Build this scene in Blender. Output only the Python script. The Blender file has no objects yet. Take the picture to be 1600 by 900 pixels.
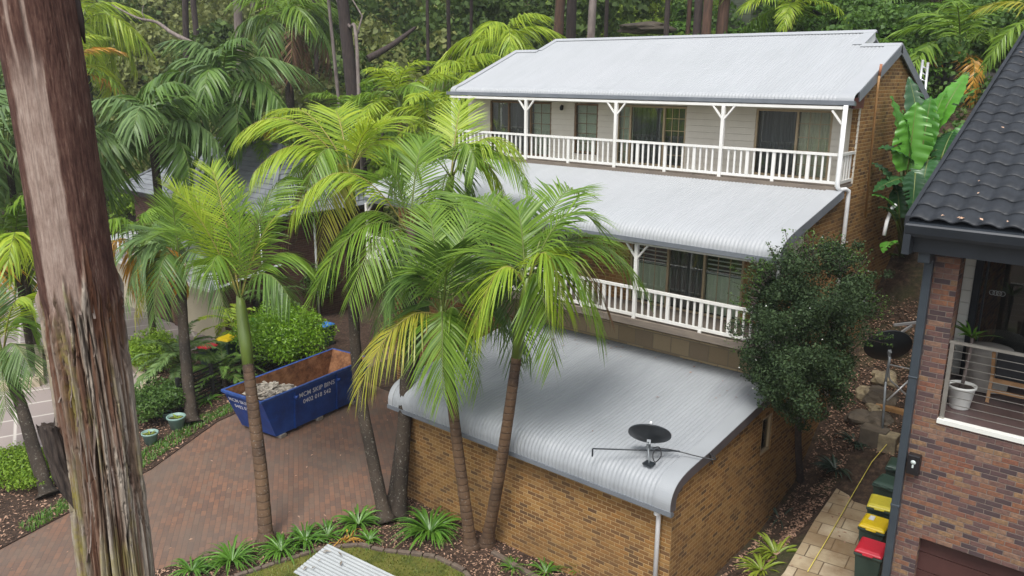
import bpy, bmesh, math, random
import numpy as np
from mathutils import Vector, Matrix, noise as mnoise

# ------------------------------------------------------------------ camera, sky, sun, exposure
sc = bpy.context.scene
col = sc.collection
CAM = np.array([7.9301907, -15.03586794, 12.57659218])
CF = np.array([-0.62361589, 0.73968621, -0.25291805])
CR = np.array([0.76355136, 0.64572101, 0.00580489])
CD = np.array([0.16760829, -0.1894959, -0.96747029])
FPX = 1270.0
cd = bpy.data.cameras.new("camera")
cam = bpy.data.objects.new("camera", cd)
col.objects.link(cam)
cd.sensor_width = 36.0
cd.lens = FPX / 1600.0 * 36.0
cd.clip_start = 0.1
cd.clip_end = 2000.0
m4 = Matrix(((CR[0], -CD[0], -CF[0], CAM[0]), (CR[1], -CD[1], -CF[1], CAM[1]), (CR[2], -CD[2], -CF[2], CAM[2]), (0, 0, 0, 1)))
cam.matrix_world = m4
sc.camera = cam

SUN_EL, SUN_AZ = math.radians(62), math.radians(291)      # azimuth of the direction the light comes from, CCW from +X
w = bpy.data.worlds.new("World")
sc.world = w
w.use_nodes = True
wn = w.node_tree.nodes
bgn = wn["Background"]
sky = wn.new("ShaderNodeTexSky")
sky.sky_type = 'NISHITA'
sky.sun_disc = False
sky.sun_elevation = SUN_EL
sky.sun_rotation = math.radians(90) - SUN_AZ
sky.air_density = 1.0
sky.dust_density = 3.0
hs = wn.new("ShaderNodeHueSaturation")
hs.inputs['Saturation'].default_value = 0.35
w.node_tree.links.new(sky.outputs[0], hs.inputs['Color'])
w.node_tree.links.new(hs.outputs[0], bgn.inputs['Color'])
bgn.inputs['Strength'].default_value = 0.13
sd = bpy.data.lights.new("sun", 'SUN')
sd.energy = 1.6
sd.angle = math.radians(24)
sd.color = (1.0, 0.97, 0.92)
sun = bpy.data.objects.new("sun", sd)
col.objects.link(sun)
sv = Vector((math.cos(SUN_AZ) * math.cos(SUN_EL), math.sin(SUN_AZ) * math.cos(SUN_EL), math.sin(SUN_EL)))
sun.rotation_euler = sv.to_track_quat('Z', 'Y').to_euler()
sc.view_settings.view_transform = 'Standard'
sc.view_settings.look = 'None'
sc.view_settings.exposure = 0.92
sc.view_settings.gamma = 1.0
sc.view_settings.use_curve_mapping = False
sc.cycles.max_bounces = 8
sc.cycles.transparent_max_bounces = 12

rnd = random.Random(7)
rng = np.random.default_rng(11)
R = math.radians


def ray(x, y):
    v = CF * FPX + CR * (x - 800) + CD * (y - 450)
    return v


def pd(x, y, d):
    """point seen at photo pixel (x, y) at depth d along the view axis"""
    v = ray(x, y)
    return CAM + v * (d / FPX)


def pz(x, y, z):
    v = ray(x, y)
    return CAM + v * ((z - CAM[2]) / v[2])


# ------------------------------------------------------------------ helpers
def nm(v):
    v = np.asarray(v, float)
    return v / (np.linalg.norm(v, axis=-1, keepdims=True) + 1e-9)


def props(o, label=None, cat=None, group=None, kind=None):
    if label: o["label"] = label
    if cat: o["category"] = cat
    if group: o["group"] = group
    if kind: o["kind"] = kind
    return o


def thing(name, label, cat, loc=(0, 0, 0), group=None, rz=0.0):
    o = bpy.data.objects.new(name, None)
    o.empty_display_size = 0.3
    o.location = [float(a) for a in loc]
    o.rotation_euler = (0, 0, rz)
    col.objects.link(o)
    return props(o, label, cat, group)


def worldloc(o):
    v = Vector((0, 0, 0))
    while o is not None:
        v += o.location
        o = o.parent
    return v


def link(name, me, parent=None, local=False, loc=None):
    o = bpy.data.objects.new(name, me)
    col.objects.link(o)
    if parent is not None:
        o.parent = parent
        if not local:
            o.location = -worldloc(parent)
    if loc is not None:
        o.location = loc
    return o


class MB:
    """collects polygons and links them as one mesh object"""
    def __init__(s):
        s.v = []; s.f = []; s.mi = []; s.sm = []

    def add(s, vs, fs, mi=0, smooth=False):
        b = len(s.v)
        s.v += [tuple(map(float, p)) for p in vs]
        for f in fs:
            s.f.append([b + i for i in f]); s.mi.append(mi); s.sm.append(smooth)

    def box(s, x0, x1, y0, y1, z0, z1, mi=0):
        x0, x1 = min(x0, x1), max(x0, x1); y0, y1 = min(y0, y1), max(y0, y1); z0, z1 = min(z0, z1), max(z0, z1)
        vs = [(x0, y0, z0), (x1, y0, z0), (x1, y1, z0), (x0, y1, z0), (x0, y0, z1), (x1, y0, z1), (x1, y1, z1), (x0, y1, z1)]
        s.add(vs, [(0, 3, 2, 1), (4, 5, 6, 7), (0, 1, 5, 4), (1, 2, 6, 5), (2, 3, 7, 6), (3, 0, 4, 7)], mi)

    def bar(s, a, b, wd, h, mi=0, up=(0, 0, 1)):
        a = np.array(a, float); b = np.array(b, float); t = nm(b - a); up = np.array(up, float)
        sx = np.cross(t, up)
        if np.linalg.norm(sx) < 1e-4: sx = np.cross(t, (1, 0, 0))
        sx = nm(sx); n = np.cross(sx, t)
        q = [(-1, -1), (1, -1), (1, 1), (-1, 1)]
        vs = [p + sx * i * wd / 2 + n * j * h / 2 for p in (a, b) for i, j in q]
        s.add(vs, [(3, 2, 1, 0), (4, 5, 6, 7), (0, 1, 5, 4), (1, 2, 6, 5), (2, 3, 7, 6), (3, 0, 4, 7)], mi)

    def prism(s, pts, axis, a, b, mi=0):
        """extrude a polygon given in the two other axes between a and b along axis"""
        def mk(p, c):
            return [(c, p[0], p[1]), (p[0], c, p[1]), (p[0], p[1], c)][axis]
        n = len(pts)
        vs = [mk(p, a) for p in pts] + [mk(p, b) for p in pts]
        fs = [list(range(n))[::-1], list(range(n, 2 * n))]
        for i in range(n):
            j = (i + 1) % n
            fs.append([i, j, n + j, n + i])
        s.add(vs, fs, mi)

    def tube(s, pts, rad, n=10, mi=0, smooth=True, cap=True):
        pts = [np.array(p, float) for p in pts]
        if np.isscalar(rad): rad = [rad] * len(pts)
        vs = []
        ref = None
        for i, p in enumerate(pts):
            t = nm(pts[min(i + 1, len(pts) - 1)] - pts[max(i - 1, 0)])
            if ref is None:
                ref = np.array((1, 0, 0)) if abs(t[2]) > .7 else np.array((0, 0, 1.))
            u = nm(np.cross(t, ref)); vv = np.cross(t, u); ref = np.cross(u, t)
            for k in range(n):
                a = 2 * math.pi * k / n
                vs.append(p + rad[i] * (u * math.cos(a) + vv * math.sin(a)))
        fs = []
        for i in range(len(pts) - 1):
            for k in range(n):
                k2 = (k + 1) % n
                fs.append((i * n + k, i * n + k2, (i + 1) * n + k2, (i + 1) * n + k))
        s.add(vs, fs, mi, smooth)
        if cap:
            b = len(s.v) - len(vs)
            s.f.append([b + k for k in range(n)][::-1]); s.mi.append(mi); s.sm.append(False)
            s.f.append([b + (len(pts) - 1) * n + k for k in range(n)]); s.mi.append(mi); s.sm.append(False)

    def lathe(s, prof, c=(0, 0, 0), n=24, mi=0, M=None):
        vs = []
        for r, z in prof:
            for k in range(n):
                a = 2 * math.pi * k / n
                p = Vector((r * math.cos(a), r * math.sin(a), z))
                if M is not None: p = M @ p
                vs.append((p[0] + c[0], p[1] + c[1], p[2] + c[2]))
        fs = [(i * n + k, i * n + (k + 1) % n, (i + 1) * n + (k + 1) % n, (i + 1) * n + k) for i in range(len(prof) - 1) for k in range(n)]
        s.add(vs, fs, mi, True)

    def mesh(s, name, mats, bevel=0.0, recalc=True):
        me = bpy.data.meshes.new(name)
        me.from_pydata(s.v, [], s.f)
        mats = mats if isinstance(mats, (list, tuple)) else [mats]
        for m in mats: me.materials.append(m)
        me.polygons.foreach_set("material_index", s.mi)
        me.polygons.foreach_set("use_smooth", s.sm)
        if recalc or bevel:
            bm = bmesh.new(); bm.from_mesh(me)
            if bevel:
                es = [e for e in bm.edges if len(e.link_faces) == 2 and e.calc_face_angle(0) > 0.6]
                bmesh.ops.bevel(bm, geom=es, offset=bevel, segments=2, affect='EDGES', profile=0.5)
            if recalc: bmesh.ops.recalc_face_normals(bm, faces=bm.faces)
            bm.to_mesh(me); bm.free()
        boxuv(me)
        me.update()
        return me

    def build(s, name, mats, parent=None, bevel=0.0, local=False, recalc=True):
        return link(name, s.mesh(name, mats, bevel, recalc), parent, local)


def boxuv(me):
    uv = me.uv_layers.new(name="UVMap")
    n = len(me.loops)
    if n == 0: return
    co = np.empty(len(me.vertices) * 3); me.vertices.foreach_get("co", co); co = co.reshape(-1, 3)
    vi = np.empty(n, dtype=np.int64); me.loops.foreach_get("vertex_index", vi)
    pn = np.empty(len(me.polygons) * 3); me.polygons.foreach_get("normal", pn); pn = pn.reshape(-1, 3)
    tot = np.empty(len(me.polygons), dtype=np.int64); me.polygons.foreach_get("loop_total", tot)
    nl = np.repeat(pn, tot, axis=0); p = co[vi]
    hor = np.abs(nl[:, 2]) > 0.75
    tx = -nl[:, 1]; ty = nl[:, 0]; l = np.hypot(tx, ty) + 1e-9
    u = np.where(hor, p[:, 0], (p[:, 0] * tx + p[:, 1] * ty) / l)
    v = np.where(hor, p[:, 1], p[:, 2])
    uv.data.foreach_set("uv", np.stack([u, v], 1).ravel())


def npmesh(name, verts, quads, mats, mi=None, smooth=False):
    verts = np.asarray(verts, np.float32); quads = np.asarray(quads, np.int32)
    me = bpy.data.meshes.new(name)
    me.vertices.add(len(verts)); me.vertices.foreach_set("co", verts.ravel())
    k = quads.shape[1]
    me.loops.add(quads.size); me.loops.foreach_set("vertex_index", quads.ravel())
    me.polygons.add(len(quads))
    me.polygons.foreach_set("loop_start", np.arange(0, quads.size, k, dtype=np.int32))
    mats = mats if isinstance(mats, (list, tuple)) else [mats]
    for m in mats: me.materials.append(m)
    if mi is not None: me.polygons.foreach_set("material_index", np.asarray(mi, np.int32))
    if smooth: me.polygons.foreach_set("use_smooth", np.ones(len(quads), bool))
    me.update(calc_edges=True)
    me.validate()
    return me


# ------------------------------------------------------------------ materials
class NT:
    def __init__(s, name):
        s.m = bpy.data.materials.new(name); s.m.use_nodes = True
        s.t = s.m.node_tree; s.b = s.t.nodes["Principled BSDF"]; s.out = s.t.nodes["Material Output"]

    def n(s, typ, **kw):
        nd = s.t.nodes.new(typ)
        for k, v in kw.items(): setattr(nd, k, v)
        return nd

    def l(s, a, b): s.t.links.new(a, b)

    def set(s, nd, i, v):
        if hasattr(v, 'is_output'): s.l(v, nd.inputs[i])
        else: nd.inputs[i].default_value = v

    def math(s, op, a, b=0.0, c=0.0, clamp=False):
        nd = s.n("ShaderNodeMath", operation=op, use_clamp=clamp)
        s.set(nd, 0, a); s.set(nd, 1, b)
        if op in ('MULTIPLY_ADD',): s.set(nd, 2, c)
        return nd.outputs[0]

    def noise(s, vec, scale, detail=3.0, rough=0.55):
        nd = s.n("ShaderNodeTexNoise")
        if vec is not None: s.l(vec, nd.inputs['Vector'])
        nd.inputs['Scale'].default_value = scale; nd.inputs['Detail'].default_value = detail; nd.inputs['Roughness'].default_value = rough
        return nd.outputs[0]

    def ramp(s, fac, stops, interp='LINEAR'):
        nd = s.n("ShaderNodeValToRGB"); cr = nd.color_ramp; cr.interpolation = interp
        while len(cr.elements) < len(stops): cr.elements.new(0.5)
        for e, (p, c) in zip(cr.elements, stops):
            e.position = p; e.color = (c[0], c[1], c[2], 1) if not np.isscalar(c) else (c, c, c, 1)
        s.l(fac, nd.inputs[0])
        return nd.outputs[0]

    def mix(s, fac, a, b, typ='MIX'):
        nd = s.n("ShaderNodeMix", data_type='RGBA', blend_type=typ)
        s.set(nd, 0, fac)
        for i, v in ((6, a), (7, b)):
            if hasattr(v, 'is_output'): s.l(v, nd.inputs[i])
            else: nd.inputs[i].default_value = (v[0], v[1], v[2], 1)
        return nd.outputs[2]

    def obj(s):
        return s.n("ShaderNodeTexCoord").outputs['Object']

    def uv(s):
        return s.n("ShaderNodeTexCoord").outputs['UV']

    def mapping(s, vec, scale=(1, 1, 1), rot=(0, 0, 0), loc=(0, 0, 0)):
        nd = s.n("ShaderNodeMapping"); s.l(vec, nd.inputs[0])
        nd.inputs['Scale'].default_value = scale; nd.inputs['Rotation'].default_value = rot; nd.inputs['Location'].default_value = loc
        return nd.outputs[0]

    def bump(s, h, strength=0.3, dist=0.02):
        nd = s.n("ShaderNodeBump"); nd.inputs['Strength'].default_value = strength; nd.inputs['Distance'].default_value = dist
        s.l(h, nd.inputs['Height']); s.l(nd.outputs[0], s.b.inputs['Normal'])

    def fin(s, colr, rough=0.6, spec=0.5, metal=0.0):
        s.set(s.b, 'Base Color', colr if hasattr(colr, 'is_output') else (colr[0], colr[1], colr[2], 1))
        s.set(s.b, 'Roughness', rough); s.set(s.b, 'Metallic', metal)
        s.b.inputs['Specular IOR Level'].default_value = spec
        return s.m


def simple(name, c1, c2=None, scale=2.0, rough=0.6, spec=0.5, metal=0.0, bump=0.0, detail=4.0, stretch=(1, 1, 1)):
    t = NT(name)
    c2 = c2 or tuple(x * 0.8 for x in c1)
    v = t.mapping(t.obj(), stretch)
    n = t.noise(v, scale, detail)
    c = t.ramp(n, [(0.32, c2), (0.68, c1)])
    if bump: t.bump(t.noise(v, scale * 6, 4), bump, 0.01)
    return t.fin(c, rough, spec, metal)


def brick(name, pal, mortar, bw=0.34, bh=0.136, joint=0.011, rough=0.85, offset=0.5, vary=0.25, stain=None, rot=0.0, jdepth=0.012):
    t = NT(name)
    uv = t.uv()
    if rot: uv = t.mapping(uv, rot=(0, 0, rot))
    wob = t.noise(uv, 9.0, 2)
    sep = t.n("ShaderNodeSeparateXYZ"); t.l(uv, sep.inputs[0])
    wv = t.math('MULTIPLY', t.math('SUBTRACT', wob, 0.5), 0.012)
    u = t.math('DIVIDE', t.math('ADD', sep.outputs[0], wv), bw); v = t.math('DIVIDE', t.math('ADD', sep.outputs[1], wv), bh)
    row = t.math('FLOOR', v)
    odd = t.math('FLOORED_MODULO', row, 2.0)
    u2 = t.math('MULTIPLY_ADD', odd, offset, u)
    cl = t.math('FLOOR', u2)
    fu = t.math('FRACT', u2); fv = t.math('FRACT', v)
    du = t.math('MULTIPLY', t.math('MINIMUM', fu, t.math('SUBTRACT', 1.0, fu)), bw)
    dv = t.math('MULTIPLY', t.math('MINIMUM', fv, t.math('SUBTRACT', 1.0, fv)), bh)
    d = t.math('MINIMUM', du, dv)
    mr = t.n("ShaderNodeMapRange"); t.l(d, mr.inputs[0])
    mr.inputs[1].default_value = joint * 0.35; mr.inputs[2].default_value = joint
    mask = mr.outputs[0]
    cmb = t.n("ShaderNodeCombineXYZ"); t.l(cl, cmb.inputs[0]); t.l(row, cmb.inputs[1])
    wn_ = t.n("ShaderNodeTexWhiteNoise", noise_dimensions='2D'); t.l(cmb.outputs[0], wn_.inputs['Vector'])
    bc = t.ramp(wn_.outputs['Value'], pal, 'CONSTANT')
    n2 = t.noise(uv, 14.0, 5, 0.7)
    bc = t.mix(t.math('MULTIPLY', n2, vary * 2), bc, tuple(c * 0.45 for c in pal[len(pal) // 2][1]))
    c = t.mix(mask, mortar, bc)
    if stain:
        n3 = t.ramp(t.noise(uv, stain[0], 5, 0.6), [(0.38, 0.0), (0.68, 1.0)])
        c = t.mix(t.math('MULTIPLY', n3, stain[2]), c, stain[1])
    t.bump(t.math('ADD', mask, t.math('MULTIPLY', n2, 0.35)), 0.7, jdepth)
    return t.fin(c, rough, 0.3)


def leafmat(name, c1, c2, trans=0.35, rough=0.38, spec=0.5, scale=1.2, tcol=None, gain=1.22):
    c1 = tuple(x * gain for x in c1); c2 = tuple(x * gain for x in c2)
    t = NT(name)
    oi = t.n("ShaderNodeObjectInfo")
    v = t.obj()
    n = t.noise(v, scale, 3)
    geo = t.n("ShaderNodeNewGeometry")
    r = t.math('ADD', t.math('MULTIPLY', n, 0.65), t.math('MULTIPLY', geo.outputs['Random Per Island'], 0.35))
    c = t.ramp(r, [(0.3, c2), (0.68, c1)])
    t.fin(c, rough, spec)
    tr = t.n("ShaderNodeBsdfTranslucent")
    tc = tcol or tuple(min(1, x * k) for x, k in zip(c1, (1.5, 1.45, 0.7)))
    t.l(t.mix(0.5, c, tc), tr.inputs['Color'])
    ms = t.n("ShaderNodeMixShader"); ms.inputs[0].default_value = trans
    t.l(t.b.outputs[0], ms.inputs[1]); t.l(tr.outputs[0], ms.inputs[2]); t.l(ms.outputs[0], t.out.inputs['Surface'])
    return t.m


M = {}
M['brick_tan'] = brick('tan_clinker_brick', [(0, (.38, .205, .062)), (.16, (.25, .125, .044)), (.32, (.44, .255, .092)), (.46, (.185, .09, .036)), (.60, (.39, .19, .056)), (.72, (.072, .048, .036)), (.82, (.31, .16, .056)), (.92, (.135, .075, .04))], (.45, .31, .15), bw=.275, bh=.110, joint=.013, vary=.42, stain=(.6, (.17, .10, .043), .55))
M['brick_red'] = brick('mottled_red_brick', [(0, (.42, .18, .08)), (.11, (.24, .125, .10)), (.22, (.46, .27, .16)), (.33, (.065, .053, .06)), (.44, (.30, .165, .115)), (.57, (.12, .075, .075)), (.66, (.48, .29, .13)), (.76, (.17, .10, .09)), (.84, (.40, .145, .065)), (.96, (.06, .05, .055))], (.20, .165, .135), bw=.27, bh=.098, joint=.009, vary=.62, stain=(1.3, (.14, .085, .08), .35))
M['brick_dark'] = brick('dark_brown_brick', [(0, (.11, .055, .04)), (.4, (.085, .042, .03)), (.75, (.13, .065, .045))], (.13, .09, .07), bw=.34, bh=.12)
M['ledge_block'] = brick('pale_sandstone_block', [(0, (.34, .26, .16)), (.3, (.27, .20, .12)), (.6, (.38, .29, .17)), (.85, (.24, .18, .12))], (.2, .16, .11), bw=.62, bh=.5, joint=.02)
t = NT('pale_grey_corrugated_steel'); v = t.obj()
n = t.noise(t.mapping(v, (2.2, .22, .3)), 1.6, 5, .6); n2 = t.noise(v, .45, 4); n3 = t.noise(t.mapping(v, (1, .35, .5)), 9, 4, .7)
c = t.ramp(t.math('ADD', t.math('MULTIPLY', n, .55), t.math('MULTIPLY', n2, .45)), [(.3, (.325, .34, .352)), (.7, (.375, .39, .405))])
c = t.mix(t.ramp(n3, [(.68, 0.0), (.80, .22)]), c, (.26, .25, .23))
M['roof_metal'] = t.fin(c, .52, .4)
M['roof_garage'] = simple('mid_grey_corrugated_steel', (.315, .333, .350), (.265, .282, .298), .8, rough=.5, spec=.4, stretch=(2, .3, .5))  # darker grey than the other roof steel, for the garage alone
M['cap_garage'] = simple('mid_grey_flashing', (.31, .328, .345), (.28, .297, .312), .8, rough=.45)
M['roof_cap'] = simple('pale_grey_flashing', (.37, .385, .40), (.34, .355, .37), .8, rough=.4)
M['gutter_grey'] = simple('slate_grey_gutter_paint', (.165, .18, .20), (.13, .145, .165), 2, rough=.4)
M['barge_brown'] = simple('brown_grey_barge_paint', (.105, .09, .095), (.08, .07, .075), 2, rough=.5)
M['barge_grey'] = simple('blue_grey_barge_paint', (.22, .235, .26), (.18, .195, .22), 2, rough=.5)
M['white'] = simple('white_trim_paint', (.76, .75, .715), (.67, .66, .62), 1.5, rough=.45)
M['white_pipe'] = simple('white_pipe_paint', (.80, .81, .81), (.72, .73, .73), 3, rough=.35)
M['board'] = simple('cream_weatherboard_paint', (.64, .60, .515), (.57, .53, .45), 1.2, rough=.6)
M['beige_frame'] = simple('beige_door_frame', (.40, .31, .19), (.34, .26, .16), 3, rough=.4)
M['brown_frame'] = simple('brown_timber_frame', (.20, .12, .06), (.14, .085, .045), 6, rough=.5)
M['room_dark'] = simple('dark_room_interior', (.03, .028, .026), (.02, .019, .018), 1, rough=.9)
M['deck_edge'] = simple('weathered_brown_fascia', (.20, .165, .13), (.14, .115, .095), 2, rough=.8, stretch=(1, 1, 4))
M['terrazzo'] = simple('verandah_slab', (.28, .24, .20), (.2, .17, .15), 2, rough=.8)
M['curtain_grey'] = simple('grey_curtain_cloth', (.17, .175, .19), (.07, .073, .08), 7, rough=.9, stretch=(1, 1, .02))
M['curtain_cream'] = simple('cream_curtain_cloth', (.80, .77, .60), (.62, .60, .46), 7, rough=.9, stretch=(1, 1, .02))
M['blind_green'] = simple('pale_green_blind', (.74, .80, .64), (.66, .72, .57), 2, rough=.9)
M['black_metal'] = simple('black_dish_paint', (.022, .028, .034), (.016, .02, .024), 4, rough=.45)
M['galv'] = simple('galvanised_steel', (.20, .22, .235), (.14, .155, .165), 6, rough=.5, metal=.3)
M['dark_cable'] = simple('dark_cable_rubber', (.03, .032, .035), (.02, .02, .022), 3, rough=.5)
M['tile_black'] = simple('charcoal_concrete_tile', (.022, .026, .032), (.012, .0145, .018), 3, rough=.5, spec=.4, bump=.15)
M['charcoal'] = simple('charcoal_gutter_paint', (.028, .034, .042), (.02, .025, .031), 2, rough=.35)
M['slate_pipe'] = simple('slate_blue_downpipe_paint', (.045, .058, .070), (.034, .044, .054), 2, rough=.4)
M['grey_board'] = simple('pale_grey_cladding', (.72, .73, .68), (.64, .65, .60), 1.5, rough=.6)
M['deck_tile'] = simple('dark_red_brown_deck_tile', (.125, .085, .08), (.09, .06, .058), 2, rough=.35, spec=.5)
M['steel'] = simple('brushed_steel', (.45, .43, .39), (.36, .345, .31), 5, rough=.35, metal=.7)
M['garage_door'] = simple('dark_maroon_garage_door', (.075, .030, .026), (.055, .022, .02), 2, rough=.5)
M['teak'] = simple('oiled_teak', (.36, .20, .09), (.26, .14, .06), 5, rough=.45, stretch=(1, 1, .4))
M['black_fabric'] = simple('black_cushion_fabric', (.025, .026, .03), (.017, .018, .02), 8, rough=.9)
M['cover'] = simple('beige_table_cover', (.42, .39, .35), (.32, .30, .27), 2, rough=.8)
M['pot_white'] = simple('white_glazed_pot', (.72, .73, .70), (.64, .65, .62), 3, rough=.3)
M['pot_green'] = simple('pale_green_plastic_pot', (.22, .34, .30), (.17, .27, .24), 4, rough=.5)
M['soil'] = simple('dark_potting_soil', (.045, .032, .024), (.025, .018, .014), 12, rough=.95)
M['bin_body'] = simple('dark_green_bin_plastic', (.032, .062, .05), (.024, .048, .038), 3, rough=.5)
M['lid_red'] = simple('red_bin_lid_plastic', (.62, .025, .045), (.52, .02, .038), 3, rough=.35)
M['lid_yellow'] = simple('yellow_bin_lid_plastic', (.78, .56, .012), (.68, .47, .01), 3, rough=.35)
M['lid_yellow_pale'] = simple('faded_yellow_bin_lid_plastic', (.72, .62, .05), (.58, .50, .05), 3, rough=.4)
M['lid_green'] = simple('dark_green_bin_lid_plastic', (.04, .085, .06), (.03, .065, .048), 3, rough=.4)
M['lid_bright'] = simple('bright_green_bin_lid_plastic', (.02, .36, .17), (.018, .29, .14), 3, rough=.4)
M['lid_blue'] = simple('blue_bin_lid_plastic', (.03, .16, .50), (.025, .12, .40), 3, rough=.4)
M['sticker'] = simple('white_sticker', (.78, .78, .76), (.7, .7, .68), 3, rough=.6)
M['rope'] = simple('yellow_rope_fibre', (.68, .58, .12), (.52, .43, .08), 20, rough=.8)
M['sheet_white'] = simple('white_painted_corrugated_sheet', (.40, .42, .425), (.34, .36, .365), .9, rough=.45)
M['timber'] = simple('grey_weathered_timber', (.26, .23, .19), (.16, .14, .115), 8, rough=.8, stretch=(1, 6, 6))
M['pole_wood'] = simple('honey_coloured_timber_pole', (.36, .20, .075), (.28, .15, .055), 8, rough=.6)
M['copper'] = simple('rusty_copper_tip', (.42, .17, .08), (.30, .12, .06), 8, rough=.6)
M['maroon'] = simple('maroon_eave_paint', (.13, .03, .03), (.09, .022, .022), 5, rough=.5)
M['cream_render'] = simple('cream_render_wall', (.52, .46, .33), (.46, .405, .29), .8, rough=.8)
M['cream_kerb'] = simple('cream_stone_kerb', (.50, .43, .31), (.40, .34, .24), 2, rough=.8)
M['meter_black'] = simple('black_meter_cabinet', (.018, .016, .018), (.013, .012, .013), 3, rough=.35)
M['meter_grey'] = simple('pale_grey_meter_box', (.36, .43, .40), (.3, .36, .33), 3, rough=.4)
M['lino'] = simple('edging_stone', (.15, .115, .085), (.095, .07, .055), 7, rough=.9, bump=.4)
M['rock'] = simple('mossy_sandstone_rock', (.13, .105, .075), (.055, .045, .035), 1.6, rough=.9, bump=.8)
M['rock_dark'] = simple('wet_dark_rock', (.075, .07, .065), (.03, .028, .027), 1.2, rough=.75, bump=.9)
M['rock_pale'] = simple('pale_lichen_rock', (.30, .25, .15), (.15, .12, .08), 5, rough=.9, bump=.6)
M['shed_green'] = simple('faded_green_shed_boards', (.105, .125, .085), (.075, .09, .06), 2, rough=.8)
M['shed_roof'] = simple('pale_blue_grey_shed_roof', (.45, .52, .52), (.36, .42, .42), 2, rough=.4)
M['fence_black'] = simple('black_fence_paint', (.022, .022, .022), (.015, .015, .015), 4, rough=.6)
M['alu'] = simple('ladder_aluminium', (.60, .61, .62), (.5, .51, .52), 4, rough=.35, metal=.6)
M['bulb'] = simple('pale_bulb_emblem', (.55, .62, .60), (.5, .56, .54), 3, rough=.5)
M['ring_grey'] = simple('silver_grey_ring', (.40, .42, .42), (.34, .36, .36), 3, rough=.3)

# glass
t = NT('window_glass')
gl = t.n("ShaderNodeBsdfGlossy"); gl.inputs['Roughness'].default_value = .03
tp = t.n("ShaderNodeBsdfTransparent"); tp.inputs['Color'].default_value = (.90, .93, .91, 1)
fr = t.n("ShaderNodeFresnel"); fr.inputs['IOR'].default_value = 1.5
ms = t.n("ShaderNodeMixShader")
t.l(t.math('MULTIPLY_ADD', fr.outputs[0], 1.1, 0.03), ms.inputs[0]); t.l(tp.outputs[0], ms.inputs[1]); t.l(gl.outputs[0], ms.inputs[2])
t.l(ms.outputs[0], t.out.inputs['Surface'])
M['glass'] = t.m

# skip: rusty inside, blue outside
t = NT('rusty_steel'); v = t.obj()
n = t.noise(v, 2.2, 6, .65); n2 = t.noise(v, 9, 5, .7)
c = t.ramp(t.math('ADD', t.math('MULTIPLY', n, .6), t.math('MULTIPLY', n2, .4)), [(.34, (.055, .028, .018)), (.48, (.19, .085, .04)), (.60, (.30, .15, .075)), (.72, (.36, .23, .14))])
t.bump(n2, .5, .02); M['rust'] = t.fin(c, .85, .2)
t = NT('blue_skip_paint'); v = t.obj()
c = t.ramp(t.noise(v, 1.6, 5, .6), [(.35, (.006, .034, .17)), (.6, (.010, .058, .27)), (.78, (.025, .085, .31))])
sc_ = t.ramp(t.noise(t.mapping(v, (1, 1, 4)), 7, 6, .75), [(.70, 0.0), (.78, 1.0)])
c = t.mix(t.math('MULTIPLY', sc_, .35), c, (.14, .15, .2))
t.bump(t.noise(v, 5, 3), .15, .02); M['skip_blue'] = t.fin(c, .45, .45)
M['skip_rim'] = simple('worn_blue_rim', (.035, .085, .27), (.012, .04, .17), 6, rough=.5)

# ground and paving
t = NT('leaf_litter_ground'); v = t.obj()
n = t.noise(v, .35, 5, .6); n2 = t.noise(v, 6, 6, .7)
c = t.ramp(n2, [(.30, (.020, .014, .010)), (.5, (.05, .034, .024)), (.66, (.10, .064, .044)), (.8, (.18, .12, .085))])
g = t.ramp(n, [(.52, 0.0), (.64, 1.0)])
c = t.mix(t.math('MULTIPLY', g, .45), c, (.045, .065, .02))
t.bump(n2, .8, .05); M['ground'] = t.fin(c, .95, .2)
t = NT('mulch_bed'); v = t.obj()
n2 = t.noise(v, 11, 6, .75); n = t.noise(v, 1.2, 4)
c = t.ramp(n2, [(.30, (.016, .011, .009)), (.48, (.045, .029, .021)), (.64, (.10, .062, .043)), (.80, (.22, .15, .11))])
c = t.mix(t.math('MULTIPLY', t.ramp(n, [(.5, 0.), (.7, 1.)]), .4), c, (.03, .02, .015))
t.bump(n2, 1.0, .04); M['mulch'] = t.fin(c, .95, .2)
t = NT('mossy_lawn'); v = t.obj()
n = t.noise(v, 1.6, 5, .6); n2 = t.noise(v, 18, 4, .7)
c = t.ramp(n, [(.36, (.085, .10, .02)), (.52, (.17, .165, .035)), (.66, (.16, .125, .045))])
c = t.mix(t.math('MULTIPLY', n2, .7), c, (.03, .045, .01))
t.bump(n2, .8, .03); M['lawn'] = t.fin(c, .95, .2)
M['paver'] = brick('red_brown_driveway_paver', [(0, (.21, .115, .078)), (.25, (.16, .098, .072)), (.45, (.25, .135, .088)), (.65, (.145, .095, .075)), (.82, (.20, .13, .095))], (.085, .066, .055), bw=.31, bh=.155, joint=.010, rough=.7, vary=.35, stain=(.5, (.13, .10, .08), .75), rot=.62, jdepth=.006)
M['tile_drive'] = brick('mauve_grey_driveway_tile', [(0, (.30, .255, .24)), (.5, (.265, .225, .215)), (.8, (.335, .285, .265))], (.52, .48, .44), bw=1.5, bh=1.5, joint=.07, rough=.5, offset=0.0, vary=.12, rot=.35, jdepth=.004)
M['path_stone'] = brick('cream_travertine_paver', [(0, (.50, .41, .27)), (.3, (.40, .31, .19)), (.6, (.56, .47, .33)), (.85, (.33, .25, .15))], (.10, .075, .05), bw=.95, bh=.62, joint=.02, rough=.65, vary=.35, stain=(1.1, (.17, .10, .045), .75), rot=-.12, jdepth=.01)

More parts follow.
